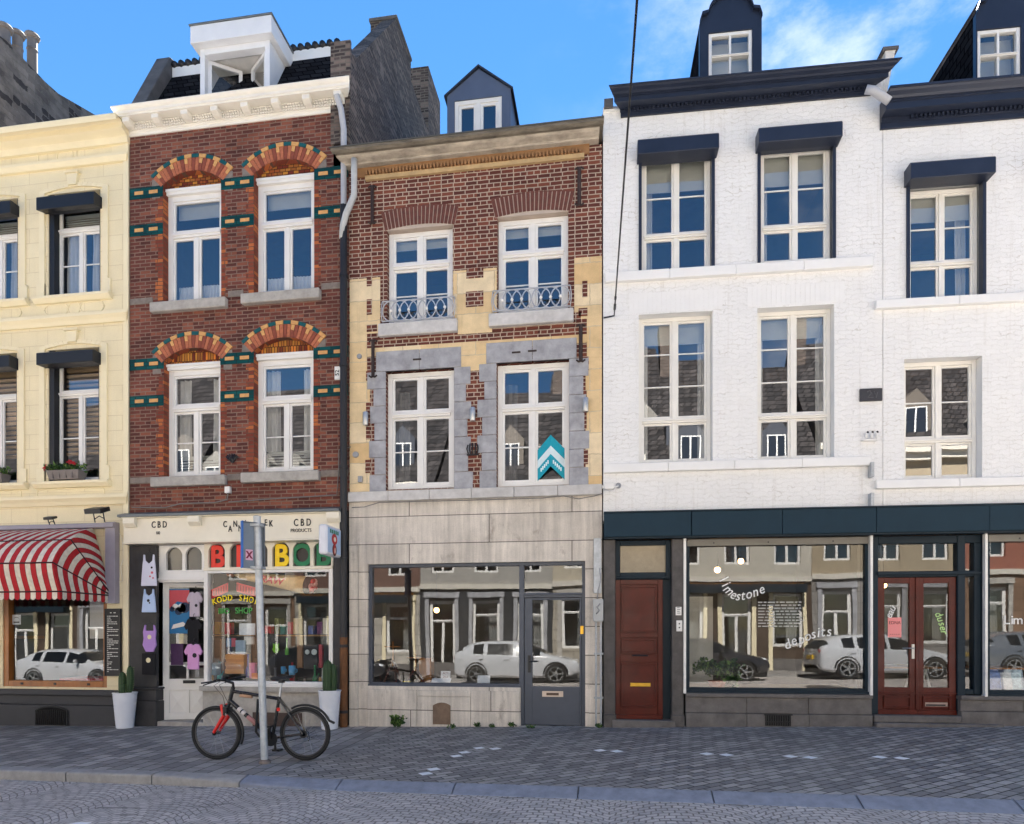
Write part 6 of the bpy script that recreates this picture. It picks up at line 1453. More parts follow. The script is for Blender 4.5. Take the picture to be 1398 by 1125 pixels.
mb = MB(); chev(mb, 0, .28, 0, 0, 0); chev(mb, .281, .47, 1, 0, 0); chev(mb, .471, .72, 0, 0, 0); mb.build('card', [mk('teal_card', lin(0, 156, 178), .5), mk('card_pale', lin(214, 232, 236), .5)], q)
mb = MB(); up = .30*h_
for s in (-1, 1):
    for k in range(5):
        f = .2+.13*k; x = s*w_*f; z = h_*(.16+.30*(1-f)); mb.box(x-.011, x+.011, -.053+.1*f-.004, -.053+.1*f, z-.03, z+.03)
mb.build('lettering', mk('card_text', lin(220, 240, 244), .5), q)
# shop contents
zf = sz0+.02
mb = MB(); mb.box(sx0+.01, xdoor-.04, fy+.11, 1.0, sz0-.12, zf); mb.build('display_floor', mk('display_board', lin(150, 140, 128), .7), Md.root)
def easel(px, d, label, h=.72):
    x, _ = Md.at(px, 930, d); r = empty('easel', Md.w(x, d, zf), 0, label, 'easel'); mb = MB()
    for a, b in ((-.16, 0), (.16, 0)): mb.tube([(a, 0, 0), (0, .02, h*.55)], .018, 6)
    mb.tube([(0, .2, 0), (0, .03, h*.6)], .016, 6); mb.tube([(0, .02, h*.4), (0, .02, h)], .013, 6, 1); mb.box(-.14, .14, -.03, .01, h*.86, h*.885, 1); mb.box(-.12, .12, -.03, .01, h*.28, h*.30)
    mb.build('leg', [mk('dark_red_wood', lin(74, 36, 30), .4, var=.2), WOOD], r)
easel(536, .45, 'small dark red easel standing at the left end of the grey framed shop window'); easel(567, .5, 'dark display easel standing behind the books in the grey framed shop window', .5)
def card(px, py, wpx, hpx, d, label, m=None, tilt=.35, text=None, cat='card', nm='price_card'):
    x, z = Md.at(px, py, d); x0, x1 = Md.X(px-wpx/2, py, d), Md.X(px+wpx/2, py, d); h = hpx/77*1.05; w = x1-x0; mb = MB()
    mb.box(-w/2, w/2, 0, .01, 0, h); mb.xf(Matrix.Rotation(-tilt, 4, 'X')); o = mb.build(nm, m or mk('card_white', lin(220, 224, 230)), None, bevel=.002); o.location = Md.w(x, d, zf+.012); tag(o, label, cat)
    if text:
        t = MB(); n = len(text)
        for i, s in enumerate(text): t.text(s, 0, h*(.72-.32*i), -.0005, h*.26, 0, ext=.001, sx=.9)
        t.xf(Matrix.Rotation(-tilt, 4, 'X')).build('lettering', mk('plum_print', lin(110, 40, 60), .6), o)
card(601, 932, 26, 10, .22, 'white stack of papers lying open in the grey framed shop window', tilt=.9, cat='papers', nm='paper_stack'); card(660, 932, 17, 11, .22, 'white card with fine print right of centre in the grey framed shop window', tilt=.3)
card(608, 915, 13, 14, .6, 'white sale card with dark red letters behind the stack of papers', text=('ACTI', 'SALE'), tilt=.1)
mb = MB(); 
for k in range(2): mb.ball((.0+.04*k, 0, .02), .035, k, 8, 6, (1.6, 1, .6))
o = mb.build('yellow_fruit', [mk('lemon', lin(214, 190, 60), .5), mk('lemon', lin(214, 190, 60), .5)], None, smooth=True); o.location = Md.w(Md.X(554, 930, .4), .4, zf+.0); tag(o, 'two yellow lemons lying beside the easel in the grey framed shop window', 'fruit')
R_box('wooden_cabinet', Md, Md.X(575, 910, .9), Md.X(592, 910, .9), .75, .95, zf, zf+.42, WOOD, 'brown wooden cabinet behind the sale card in the grey framed shop window', 'cabinet')
# weeds along the foot of the wall
def weed(px, py, h, n, label):
    p = ground_hit(px, py); p.y = min(p.y, -.07); p.z = gz(p.x, p.y); mb = MB(); random.seed(int(px))
    for _ in range(n):
        a = random.uniform(0, 6.28); l = h*random.uniform(.4, 1); t = random.uniform(.1, .6); b = Vector((random.gauss(0, .03), random.gauss(0, .015), 0)); e = b+Vector((math.cos(a)*l*t, math.sin(a)*l*t*.4-.02, l))
        m = b+(e-b)*.5+Vector((0, 0, .15*l)); w = .006+.006*random.random(); s = Vector((-math.sin(a), math.cos(a), 0))*w
        mb.add([b, m+s, e, m-s], [(0, 1, 2, 3)], random.randrange(3))
        for q in range(3): c = b+(e-b)*(.4+.25*q); leaves(mb, c, .02, .02, .02, 3, .02+.14*h)
    o = mb.build('weed', LEAF, None); o.location = p; tag(o, label, 'weed', 'weeds along the wall foot')
weed(541, 994, .22, 34, 'tallest leafy weed at the foot of the yellow stone house, left of the blocked vent'); weed(652, 992, .06, 12, 'low tuft of weed right of the blocked vent'); weed(699, 992, .07, 12, 'low tuft of weed just left of the slate grey shop door'); weed(617, 994, .05, 10, 'tiny weed under the blocked vent'); weed(672, 993, .05, 10, 'tiny weed between the two low tufts by the grey shop door'); weed(726, 994, .05, 9, 'tiny weed in front of the slate grey shop door'); weed(817, 994, .07, 12, 'small weed under the two pipes of the electrical box')
# ================================================================== the two white painted brick houses on the right
WBR = brick('white_painted_brick', lin(237, 236, 234), lin(234, 233, 231), lin(228, 227, 224), .21, .068, .007, rough=.6, bump=.42, wob=.04, grime=.04, gs=1.5, msm=.9, soil=lin(176, 166, 150))
WTR = mk('white_sill_paint', lin(234, 233, 231), .55, var=.03, bump=.08)
RW = R(1.75)
Wa = House('white_brick_house', xm1, 0, RW, 'white painted brick house with a single dark red door and lettered shop window', 'house')
WWID = Wa.X(1191, 800)
WA = Wa.X(1205, 400)
CRM = mk('offwhite_frame', lin(234, 231, 224), .4, var=.04)
TEAL = mk('dark_teal_fascia', lin(37, 56, 68), .6, var=.10, scale=3, spec=.12)
DTEAL = mk('dark_teal_frame', lin(28, 42, 52), .5, var=.12, spec=.2)
GRAN = mk('grey_granite', lin(104, 100, 98), .75, var=.3, scale=5, bump=.3, bscale=35)
REDD = mk('oxblood_paint', lin(82, 29, 19), .4, var=.25, scale=4, coat=.12, spec=.2)
zfT, zfB = Wa.Z(1010, 697.5, -.10), Wa.Z(1010, 730.5, -.10)
def whouse(H, x1w, boxes, ops, zsill, ztopL, up_y):
    pass
zca, zcta = Wa.Z(1010, 147), Wa.Z(1010, 99, -.36)
ua = [(872, 975.5, 206, 369, 'up'), (1034, 1140.5, 196, 356, 'up'), (872, 973, 427, 631.5, 'lo'), (1034, 1139, 418, 627, 'lo')]
wa = [Wa.R(*q[:4])+(q[4],) for q in ua]
xdl, xdr = Wa.X(840, 870), Wa.X(917, 870); xs0, xs1 = Wa.X(937, 845), Wa.X(1190, 845)
zdb = .12; zsb = Wa.Z(1060, 946); 
wall('white_wall', rect(.006, WA, zfT-.1, zca+.2), [rect(*q[:4]) for q in wa], .25, WBR, Wa.root, WTR)
Wa.shell(.0, WA, zca+.2, [.1, Wa.Z(1010, 690), Wa.Z(1010, 400), zca+.1], rooms=3.4)
def shutter_box(H, w, x0, x1, z0, z1, pix, pr=.22, over=.03):
    px, a_, b_, c_ = pix; za, zb, zu = H.Z(px, a_, -pr), H.Z(px, b_, -pr), H.Z(px, c_, -.04)
    mb = MB(); mb.box(x0-.0, x0+.045, -.03, .08, z0, z1); mb.box(x1-.045, x1, -.03, .08, z0, z1); mb.build('shutter_rail', NAVY, w)
    mb = MB(); mb.prismx([(.05, zu), (-.04, zu), (-pr, zb), (-pr, za-.03), (-pr+.03, za), (.05, za)], x0-over, x1+over); mb.build('shutter_box', NAVY, w, bevel=.008)
def lower_rooms(H, w, x0, x1, z0, z1, kind):
    curtain(w, x0+.05, x0+.17, z0+.05, z1-.15, .36, CURT, per=.07); curtain(w, x1-.17, x1-.05, z0+.05, z1-.15, .36, CURT, per=.07)
    blind(w, x0+.07, x1-.07, z1-.36, z1-.08, .34, BLINDW)
for q in wa:
    x0, x1, z0, z1, k = q
    if k == 'up':
        w = window(Wa, x0+.045, x1-.045, z0+.0, z1, .10, [(.31, 2, 0), (.69, 2, 1)], fr=.055, tr=.065, mu=.06, sash=.032, mat=CRM)
        shutter_box(Wa, w, x0, x1, z0, z1, (925, 184, 206, 218) if x0 < 1.2 else (1090, 168, 190, 203)); blind(w, x0+.1, x1-.1, z1-.50, z1-.05, .22, BLINDW); curtain(w, x0+.1, x0+.24, z0+.1, z1-.3, .36, CURT, per=.07)
    else:
        w = window(Wa, x0+.004, x1-.004, z0+.0, z1-.002, .15, [(.29, 2, 0), (.71, 2, 2)], fr=.06, tr=.07, mu=.065, sash=.035, mat=CRM)
        lower_rooms(Wa, w, x0, x1, z0, z1, k)
        mb = MB(); n = 20; wd = x1-x0+.30
        for j in range(n): a = x0-.15+wd*j/n; mb.box(a+.003, a+wd/n-.003, -.004, .02, z1+.03, z1+.34)
        mb.build('flat_arch', WTR, w)
def sillrun(H, x0, x1, z1, h, pr, name='sill_course', joints=4):
    mb = MB(); n = joints
    for i in range(n): mb.box(x0+(x1-x0)*i/n+.001, x0+(x1-x0)*(i+1)/n-.002, -pr, .05, z1-h, z1)
    return mb.build(name, WTR, H.root, bevel=.008)
zs_u = wa[0][2]; zs_l = wa[2][2]
sillrun(Wa, .03, Wa.X(1190, 357), zs_u-.003, .15, .08); sillrun(Wa, .01, Wa.X(1188, 634), zs_l-.003, .14, .07)
NCP = [(.10, 0), (.10, .20), (.16, .22), (.16, .38), (.60, .385), (.60, .64), (.66, .66), (.66, .70), (.72, .71), (.78, .78), (.90, .86), (.95, .92), (1.0, .93), (1.0, 1.0)]
c = cornice(Wa, .30, Wa.X(1186, 130)+.0, zca, zcta, .36, NAVY, .6, .9, steps=NCP)
h = zcta-zca
mb = MB(); n = 58; xa, xb_ = .34, Wa.X(1180, 130)
for i in range(n): x = xa+(xb_-xa)*i/n; mb.box(x, x+.035, -.095, -.0585, zca+h*.25, zca+h*.36)
mb.build('dentil', NAVY, c)
mb = MB(); mb.box(.0, .30, -.04, .2, zca+h*.45, zcta-.12); mb.box(.02, .16, -.08, .2, zcta-.119, zcta+.02, 1); mb.build('cornice_stop', [WBR, COP], Wa.root)
mb = MB(); mb.prismx([(.1, zcta-.05), (7, zcta-.05), (7, zcta+3.4), (4.8, zcta+3.4)], .01, WA-.02); mb.build('roof', SLATE, Wa.root)
# party wall stub beside the cornice
q = [plane_x(px, py, Wa.w(WA, 0, 0).x) for px, py in ((1206, 71), (1221, 71))]
mb = MB(); xl, xr = Wa.X(1207, 100, .12), Wa.X(1221, 100, .12); zt = Wa.Z(1213, 72, .12); mb.prism([(xl-.18, zca+.1), (xr-.12, zca+.1), (xr, zt), (xl, zt), (xl-.0, zt-.3)], .08, .7); mb.box(xl-.04, xr+.04, .06, .72, zt+.001, zt+.05, 1); mb.build('parapet', [mk('rough_white_wall', lin(214, 210, 202), .9, var=.25, scale=9, bump=.8, bscale=16), COP], Wa.root)
DORS = []
def arch_dormer(H, xl, xr, ytop, ysp, ybase, wl, wr, wt, wb, y, rows=1):
    x0, x1 = H.X(xl, ybase, y), H.X(xr, ybase, y); zs = H.Z((xl+xr)/2, ysp, y); zb = H.Z((xl+xr)/2, ybase+14, y); za = H.Z((xl+xr)/2, ytop, y)
    w0, w1 = H.X(wl, wt, y), H.X(wr, wt, y); z1 = H.Z((wl+wr)/2, wt, y); z0 = H.Z((wl+wr)/2, wb, y)
    rise = za-zs; ap = arcpts(x0+.14, x1-.14, zs+.16, rise-.16, 16)
    g = [(x1, zs), (x1-.04, zs+.13), (x1-.14, zs+.15)]+ap[1:-1]+[(x0+.14, zs+.15), (x0+.04, zs+.13), (x0, zs)]
    dm = dormer_front(H, x0, x1, zb-.3, g, rect(w0, w1, z0-.1, z1), y, NAVY, 'dormer')
    mb = MB()
    for a, b in zip(g, g[1:]): mb.prism([a, b, (b[0]*1.0, b[1]+.05), (a[0], a[1]+.05)], y-.06, y-.0005)
    mb.build('dormer_moulding', NAVY, dm)
    mb = MB(); mb.prismx([(y+.081, zb-.3), (y+3.2, zb-.3), (y+3.2, zs+.05), (y+.081, zs)], x0, x0+.05, 0); mb.prismx([(y+.081, zb-.3), (y+3.2, zb-.3), (y+3.2, zs+.05), (y+.081, zs)], x1-.05, x1); mb.build('dormer_cheek', SLATE, dm)
    mb = MB(); n = len(g)
    vs = [(x, y+.02, z+.03) for x, z in g]+[(x, y+3.2, z+.03) for x, z in g]; mb.add(vs, [(i, i+1, i+1+n, i+n) for i in range(n-1)]); mb.build('dormer_roof', SLATE, dm)
    window(H, w0, w1, z0-.1, z1, y+.02, [(1, 2, 0), (1, 2, 0)], fr=.055, tr=.035, mu=.035, sash=0, mat=WHITEP, parent=dm)
    mb = MB(); mb.box(w0, w1, y+.25, y+.27, z0-.1, z1); mb.build('net_curtain', BLINDW, dm)
arch_dormer(Wa, 955, 1040, -6, 30, 96, 967.5, 1027, 42, 99, .9)
# fascia, shop front
mb = MB(); n = 3
for i in range(n): mb.box(.015+(WWID-.015)*i/n, (WWID)*(i+1)/n+(.014 if i == 0 else 0)*0-.003, -.14, .02, zfB, zfT)
mb.box(.013, WWID, -.155, .02, zfT+.001, zfT+.025, 1); mb.box(.016, WWID, -.12, .02, zfB-.03, zfB-.001, 1)
mb.build('shop_fascia', [TEAL, DTEAL], Wa.root, bevel=.004)
ztop = zfB-.031
mb = MB(); mb.box(.01, xdl, -.03, .35, -.15, ztop); mb.box(xdr, Wa.X(933, 850), -.03, .35, -.15, ztop); mb.box(.008, xdl+.012, -.07, .1, -.15, .20); mb.box(xdr-.012, Wa.X(934, 850), -.07, .1, -.15, .20); mb.build('granite_pilaster', DARKSTONE, Wa.root, bevel=.01)
zlt, zlb = Wa.Z(878, 786), Wa.Z(878, 791)
mb = MB(); mb.box(xdl+.001, xdl+.08, .08, .18, zlb, ztop); mb.box(xdr-.08, xdr-.001, .08, .18, zlb, ztop); mb.box(xdl+.08, xdr-.08, .081, .18, ztop-.08, ztop); mb.box(xdl+.08, xdr-.08, .08, .18, zlb, zlt+.06); mb.box(xdl+.001, xdr-.001, .05, .0795, zlb+.02, zlt+.0)
ff = mb.build('fanlight', DTEAL, Wa.root, bevel=.008)
g = MB(); g.poly([(xdl+.07, .13, zlt), (xdr-.07, .13, zlt), (xdr-.07, .13, ztop-.07), (xdl+.07, .13, ztop-.07)]); g.build('pane', mk('frosted_glass', lin(150, 136, 112), .35, var=.25, scale=4, bump=.3, bscale=60, spec=.6), ff)
mb = MB(); mb.box(xdr-.13, xdr-.001, .12, .3, zdb, zlb-.001); mb.build('door_reveal', DTEAL, Wa.root)
a, b = xdl+.004, xdr-.135; zt = zlb-.004
mb = MB(); hz = zt-zdb
def panel(mb, x0, x1, z0, z1, y, m=0):
    mb.box(x0, x1, y-.012, y, z0, z1, m); mb.box(x0+.05, x1-.05, y-.006, y+.001, z0+.05, z1-.05, m)
    for p in ((x0, x0+.03, z0, z1), (x1-.028, x1, z0, z1), (x0+.028, x1-.028, z0, z0+.028), (x0+.028, x1-.028, z1-.028, z1)): mb.box(p[0], p[1], y-.04, y-.0125, p[2], p[3], m)
mb.box(a, b, .06, .11, zdb, zt); 
for zz0_, zz1_ in ((.085, .40), (.475, .575), (.625, .955)): panel(mb, a+.09, b-.09, zdb+hz*zz0_, zdb+hz*zz1_, .0595)
mb.box(a, b, .02, .0595, zdb, zdb+.07)
mb.box(a, a+.075, .03, .0594, zdb+.071, zt); mb.box(b-.075, b, .03, .0594, zdb+.071, zt)
for f0, f1 in ((.412, .463), (.587, .613), (.967, 1.0)): mb.box(a+.0755, b-.0755, .031, .0593, zdb+hz*f0, zdb+hz*f1)
dr = mb.build('front_door', REDD, Wa.root, bevel=.005); dr['label'] = 'dark red panelled front door with a brass letter slot'
mb = MB(); x, z = Wa.at(874.5, 935); mb.box(x-.16, x+.16, .028, .0465, z-.03, z+.03); mb.build('letter_slot', BRASS, dr, bevel=.004)
mb = MB(); x, z = Wa.at(874, 895); mb.tube([(x-.12, .055, z), (x-.12, .02, z), (x+.12, .02, z), (x+.12, .055, z)], .013, 6); mb.build('handle', BLACKM, dr)
mb = MB(); mb.box(xdl-.05, xdr+.05, -.10, .4, -.2, zdb-.004); mb.build('doorstep', GRAN, Wa.root, bevel=.01)
for px, yt, yb, lbl in ((926.5, 828.5, 840, 'nameplate'), (927.5, 847, 862, 'bell')):
    x0, x1, z0, z1 = Wa.R(px-4, px+4, yt, yb, -.05); mb = MB(); mb.box(x0, x1, -.05, -.0305, z0, z1)
    o = mb.build('doorbell_panel', WHITEP, Wa.root, bevel=.003); t = MB()
    if lbl == 'bell': t.lathe([(.012, -.056), (.012, -.0505)], ((x0+x1)/2, 0, z0+.06), 8, axis='y'); t.lathe([(.012, -.056), (.012, -.0505)], ((x0+x1)/2, 0, z0+.12), 8, axis='y')
    else:
        for k in range(4): t.box(x0+.02, x1-.02-.01*(k % 2), -.0515, -.0502, z0+.03+.028*k, z0+.038+.028*k)
    t.build('print', LET, o)
def shopwin(H, x0, x1, z0, z1, box=True, name='shop_window', y=.04):
    mb = MB(); f = .055
    mb.box(x0, x0+f, y, y+.1, z0, z1); mb.box(x1-f, x1, y, y+.1, z0, z1); mb.box(x0+f, x1-f, y+.001, y+.1, z0, z0+.07); mb.box(x0+f, x1-f, y+.001, y+.1, z1-.05, z1)
    mb.box(x0-.01, x1+.01, y-.05, y-.001, z0-.01, z0+.03)
    o = mb.build(name, DTEAL, H.root, bevel=.005); g = MB(); g.poly([(x0+.04, y+.05, z0+.06), (x1-.04, y+.05, z0+.06), (x1-.04, y+.05, z1-.04), (x0+.04, y+.05, z1-.04)]); g.build('pane', GL_SH, o)
    mb = MB(); mb.box(x0+.02, x1-.02, y-.03, y+.0, z1-.075, z1+.03)
    for fx in (.15, .45, .8): mb.box(x0+(x1-x0)*fx, x0+(x1-x0)*fx+.02, y-.036, y-.0305, z1-.04, z1-.02, 1)
    mb.build('blind_box', [mk('blind_box_grey', lin(120, 116, 108), .5), BLACKM], o); return o
sw = shopwin(Wa, xs0, xs1-.02, zsb, ztop-.04)
mb = MB(); xp0, xp1 = Wa.X(933, 850, -.03), Wa.X(936.5, 850, -.03); mb.box(xp0, xp1, -.05, .05, zsb-.02, ztop); xq0, xq1 = Wa.X(1187.5, 850, -.03), Wa.X(1191, 850, -.03); mb.box(xq0, xq1, -.05, .035, zsb-.02, ztop); mb.build('white_post', WHITEP, Wa.root)
def riser(H, x0, x1, z1, name='stall_riser', cuts=3):
    mb = MB(); mb.box(x0, x1, -.05, .2, z1-.06, z1, 0)
    zm = .24
    for i in range(cuts): a, b = x0+(x1-x0)*i/cuts, x0+(x1-x0)*(i+1)/cuts; mb.box(a+.002, b-.003, -.02, .2, zm+.002, z1-.061); mb.box(a+.002, b-.003, -.05, .2, -.2, zm-.002)
    return mb.build(name, GRAN, H.root, bevel=.006)
ri = riser(Wa, Wa.X(935.5, 960), xs1+.0, zsb-.012)
def grating(H, xl, xr, yt, yb, parent):
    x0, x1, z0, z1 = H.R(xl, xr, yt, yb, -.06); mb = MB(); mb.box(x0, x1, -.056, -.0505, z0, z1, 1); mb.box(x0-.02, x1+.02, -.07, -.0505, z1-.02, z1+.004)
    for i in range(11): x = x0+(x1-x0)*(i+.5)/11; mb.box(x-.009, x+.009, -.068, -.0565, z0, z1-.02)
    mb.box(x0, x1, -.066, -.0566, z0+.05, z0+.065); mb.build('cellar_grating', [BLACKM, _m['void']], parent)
grating(Wa, 1045, 1080, 975, 991, ri)
LETW = mk('white_lettering', lin(232, 232, 230), .5)
mb = MB()
for ch, px, py, ro in (('l', 982.7, 787, .9), ('i', 986, 794, .9), ('m', 990.5, 803, .75), ('e', 998.6, 810.5, .4), ('s', 1006.5, 813, .1), ('t', 1014, 812.5, -.10), ('o', 1022.6, 810.5, -.18), ('n', 1032, 807.5, -.28), ('e', 1041, 803.8, -.35)): put(mb, ch, px, py, .215, .088, H=Wa, rot=-ro, shear=.25, off=.004, sx=.85)
for ch, px, py, ro in (('d', 1076.5, 879, .45), ('e', 1085, 874, .40), ('p', 1094.5, 872, .3), ('o', 1103, 868, .25), ('s', 1110.5, 865, .2), ('i', 1117, 863, .15), ('t', 1123, 862, .12), ('s', 1131.5, 861.5, .1)): put(mb, ch, px, py, .215, .088, H=Wa, rot=ro, shear=.25, off=.004, sx=.9)
mb.build('window_lettering', LETW, sw)
mb = MB(); random.seed(9)
for k in range(9):
    z0 = Wa.Z(1060, 823+4.1*k, .089); a = Wa.X(1035, 830, .089); e = Wa.X(1098-random.random()*8, 830, .089)
    while a < e: l = .03+.09*random.random(); mb.box(a, min(a+l, e), .087, .0888, z0, z0+.018); a += l+.02
mb.build('fine_print', mk('print_grey', lin(176, 176, 172), .6), sw)
# fittings
x, z = Wa.at(834, 665, -.1); r = empty('wall_camera', Wa.w(x, -.0, z), RW, 'small white camera on the left corner of the white house above the fascia', 'camera'); mb = MB(); mb.box(-.10, .05, -.16, -.08, -.04, .05); mb.tube([(.04, -.1, 0), (.10, -.05, .02), (.12, -.001, .04)], .016, 6); mb.tube([(-.10, -.12, 0), (-.14, -.12, .0)], .03, 8); mb.build('camera_body', WHITEP, r, bevel=.006); mb = MB(); mb.lathe([(.045, -.02), (.045, -.001)], (.12, 0, .04), 12, axis='y'); mb.build('bracket', GREYP, r)
x, z = Wa.at(1189, 539, -.02); r = empty('plaque', Wa.w(x, 0, z), RW, 'black rectangular plaque with raised border on the white wall between the houses', 'plaque'); mb = MB(); mb.box(-.16, .16, -.03, -.002, -.095, .095); mb.box(-.15, .15, -.036, -.0305, .075, .085); mb.box(-.15, .15, -.036, -.0305, -.085, -.075); mb.build('plate', mk('slate_plaque', lin(58, 58, 64), .5, var=.15), r, bevel=.004)
mb = MB(); mb.tube([(-.06, -.034, .04), (-.02, -.034, .06), (.0, -.034, .02), (-.05, -.034, -.04), (.03, -.034, -.05)], .007, 5); mb.tube([(.04, -.034, .05), (.05, -.034, -.0), (.09, -.034, .03), (.07, -.034, -.05)], .006, 5); mb.build('relief', mk('plaque_relief', lin(90, 90, 94), .5), r)
x, z = Wa.at(1190, 597, -.05); r = empty('wall_ornament', Wa.w(x, 0, z), RW, 'small white three petalled iron ornament on the white wall under the black plaque', 'ornament'); mb = MB()
for k in range(3): mb.ball((-.07+.07*k, -.05, .03), .032, 0, 8, 6, (.7, .8, 1.6)); mb.ball((-.06+.07*k, -.06, .075), .018, 1, 6, 5)
mb.box(-.13, .08, -.06, -.002, -.05, -.03, 0); mb.build('petal', [WHITEP, BLACKM], r, smooth=False)
mb = MB()
for yt, yb in ((631, 651), (673, 692)):
    x0, x1, z0, z1 = Wa.R(1188.5, 1193, yt, yb, -.1); mb.box(x0, x1, -.12, -.002, z0, z1)
mb.build('iron_stay', GALV, Wa.root, bevel=.004)
# ------------------------------------------------------------------ second white house
ob = Wa.w(WWID+.004, 0, 0)
Wb = House('white_corner_house', ob.x, ob.y, RW, 'white painted brick house with lower cornice and a double red shop door', 'house')
WX1 = Wb.X(1398, 500)+2.6
dxa = Wa.X(1205, 400)-WWID      # its wall begins a little right of the shop front joint
zcb2, zct2 = Wb.Z(1300, 170), Wb.Z(1300, 109, -.36)
ub = [(1237, 1345, 246, 407, 'up'), (1234.5, 1341, 488, 654, 'lo')]
wb_ = [Wb.R(*q[:4])+(q[4],) for q in ub]
pt = Wb.X(1345, 330)-Wb.X(1237, 330)+.75
for q in list(wb_): wb_.append((q[0]+pt, q[1]+pt)+q[2:])
wall('white_wall', rect(dxa+.004, WX1, zfT-.1-(Wb.o.z-Wa.o.z), zcb2+.2), [rect(*q[:4]) for q in wb_], .25, WBR, Wb.root, WTR)
Wb.shell(0.02, WX1, zcb2+.2, [.1, Wb.Z(1300, 685), Wb.Z(1300, 460), zcb2+.1], rooms=3.4)
for q in wb_:
    x0, x1, z0, z1, k = q
    if k == 'up':
        w = window(Wb, x0+.045, x1-.045, z0, z1-.06, .12, [(.33, 2, 0), (.67, 2, 1)], fr=.055, tr=.065, mu=.06, sash=.032, mat=CRM); shutter_box(Wb, w, x0, x1, z0, z1-.03, (1295, 216, 240, 250)); blind(w, x0+.1, x1-.1, z1-.48, z1-.10, .24, BLINDW); curtain(w, x1-.25, x1-.1, z0+.1, z1-.3, .36, CURT, per=.07)
    else: w = window(Wb, x0+.004, x1-.004, z0, z1-.002, .15, [(.33, 2, 0), (.67, 2, 1)], fr=.06, tr=.07, mu=.065, sash=.035, mat=CRM); curtain(w, x0+.05, x0+.2, z0+.1, z1-.15, .5, CURT, per=.07)
sillrun(Wb, Wb.X(1193, 417), WX1, wb_[0][2]-.003, .13, .08); sillrun(Wb, Wb.X(1194, 665), WX1, wb_[1][2]-.003, .13, .07)
c2 = cornice(Wb, Wb.X(1201, 150), WX1, zcb2, zct2, .36, NAVY, 0, 0, steps=NCP); h2 = zct2-zcb2
mb = MB(); xa = Wb.X(1240, 170)
for i in range(70): x = xa+.062*i; mb.box(x, x+.032, -.095, -.0585, zcb2+h2*.25, zcb2+h2*.36)
mb.build('dentil', NAVY, c2)
mb = MB(); mb.prismx([(.1, zct2-.05), (7, zct2-.05), (7, zct2+3.6), (4.8, zct2+3.6)], dxa+.3, WX1); mb.build('roof', SLATE, Wb.root)
arch_dormer(Wb, 1332.5, 1428, -38, 14, 96, 1334.5, 1394, 38, 101, .55)
mb = MB(); q0 = Wb.at(1184, 122, -.28); q1 = Wb.at(1208, 137, -.30); mb.tube([(q0[0]-.02, -.28, q0[1]), (q0[0]+.08, -.29, q0[1]-.03), (q1[0]+.06, -.30, q1[1]-.02)], .06, 10); mb.build('gutter_pipe', PIPEW, Wb.root, smooth=True)
zo = Wa.o.z-Wb.o.z; zfT2, zfB2 = zfT+zo, zfB+zo
mb = MB()
for i in range(3): mb.box(0+(WX1)*i/3+.001, WX1*(i+1)/3-.002, -.14, .02, zfB2, zfT2)
mb.box(0, WX1, -.155, .02, zfT2+.001, zfT2+.025, 1); mb.box(0, WX1, -.12, .02, zfB2-.03, zfB2-.001, 1); mb.build('shop_fascia', [TEAL, DTEAL], Wb.root, bevel=.004)
zt2 = zfB2-.031; xd0, xd1 = Wb.X(1197.5, 880, .1), Wb.X(1305, 880, .1); xsd1 = Wb.X(1341, 880, .03)
zlb = Wb.Z(1250, 788, .1); zd0 = .17
mb = MB(); fy = .06
mb.box(0, xd0, fy, .2, zd0, zt2); mb.box(xd0, xd1, fy, .2, zlb, zlb+.09); mb.box(xd0, xd1, fy, .2, zt2-.12, zt2); mb.box(xd1, xd1+.11, fy-.01, .2, zd0, zt2); mb.box(xd1+.11, xsd1, fy, .2, zlb, zlb+.09); mb.box(xd1+.11, xsd1, fy, .2, zt2-.12, zt2)
zs3 = zsb+zo; mb.box(xsd1-.10, xsd1, fy-.01, .2, zs3, zt2-.121); mb.box(xd1+.11, xsd1-.10, fy, .2, zs3, zs3+.08); mb.box(xd0-.03, xsd1, fy-.04, fy-.0105, zlb+.03, zlb+.08)
fr = mb.build('door_frame', DTEAL, Wb.root, bevel=.008)
g = MB()
for a, b, z0, z1 in ((xd0, xd1, zlb+.09, zt2-.12), (xd1+.11, xsd1-.10, zlb+.09, zt2-.12), (xd1+.11, xsd1-.10, zs3+.08, zlb)): g.poly([(a, .12, z0), (b, .12, z0), (b, .12, z1), (a, .12, z1)])
g.build('pane', GL_SH, fr)
xm = (xd0+xd1)/2
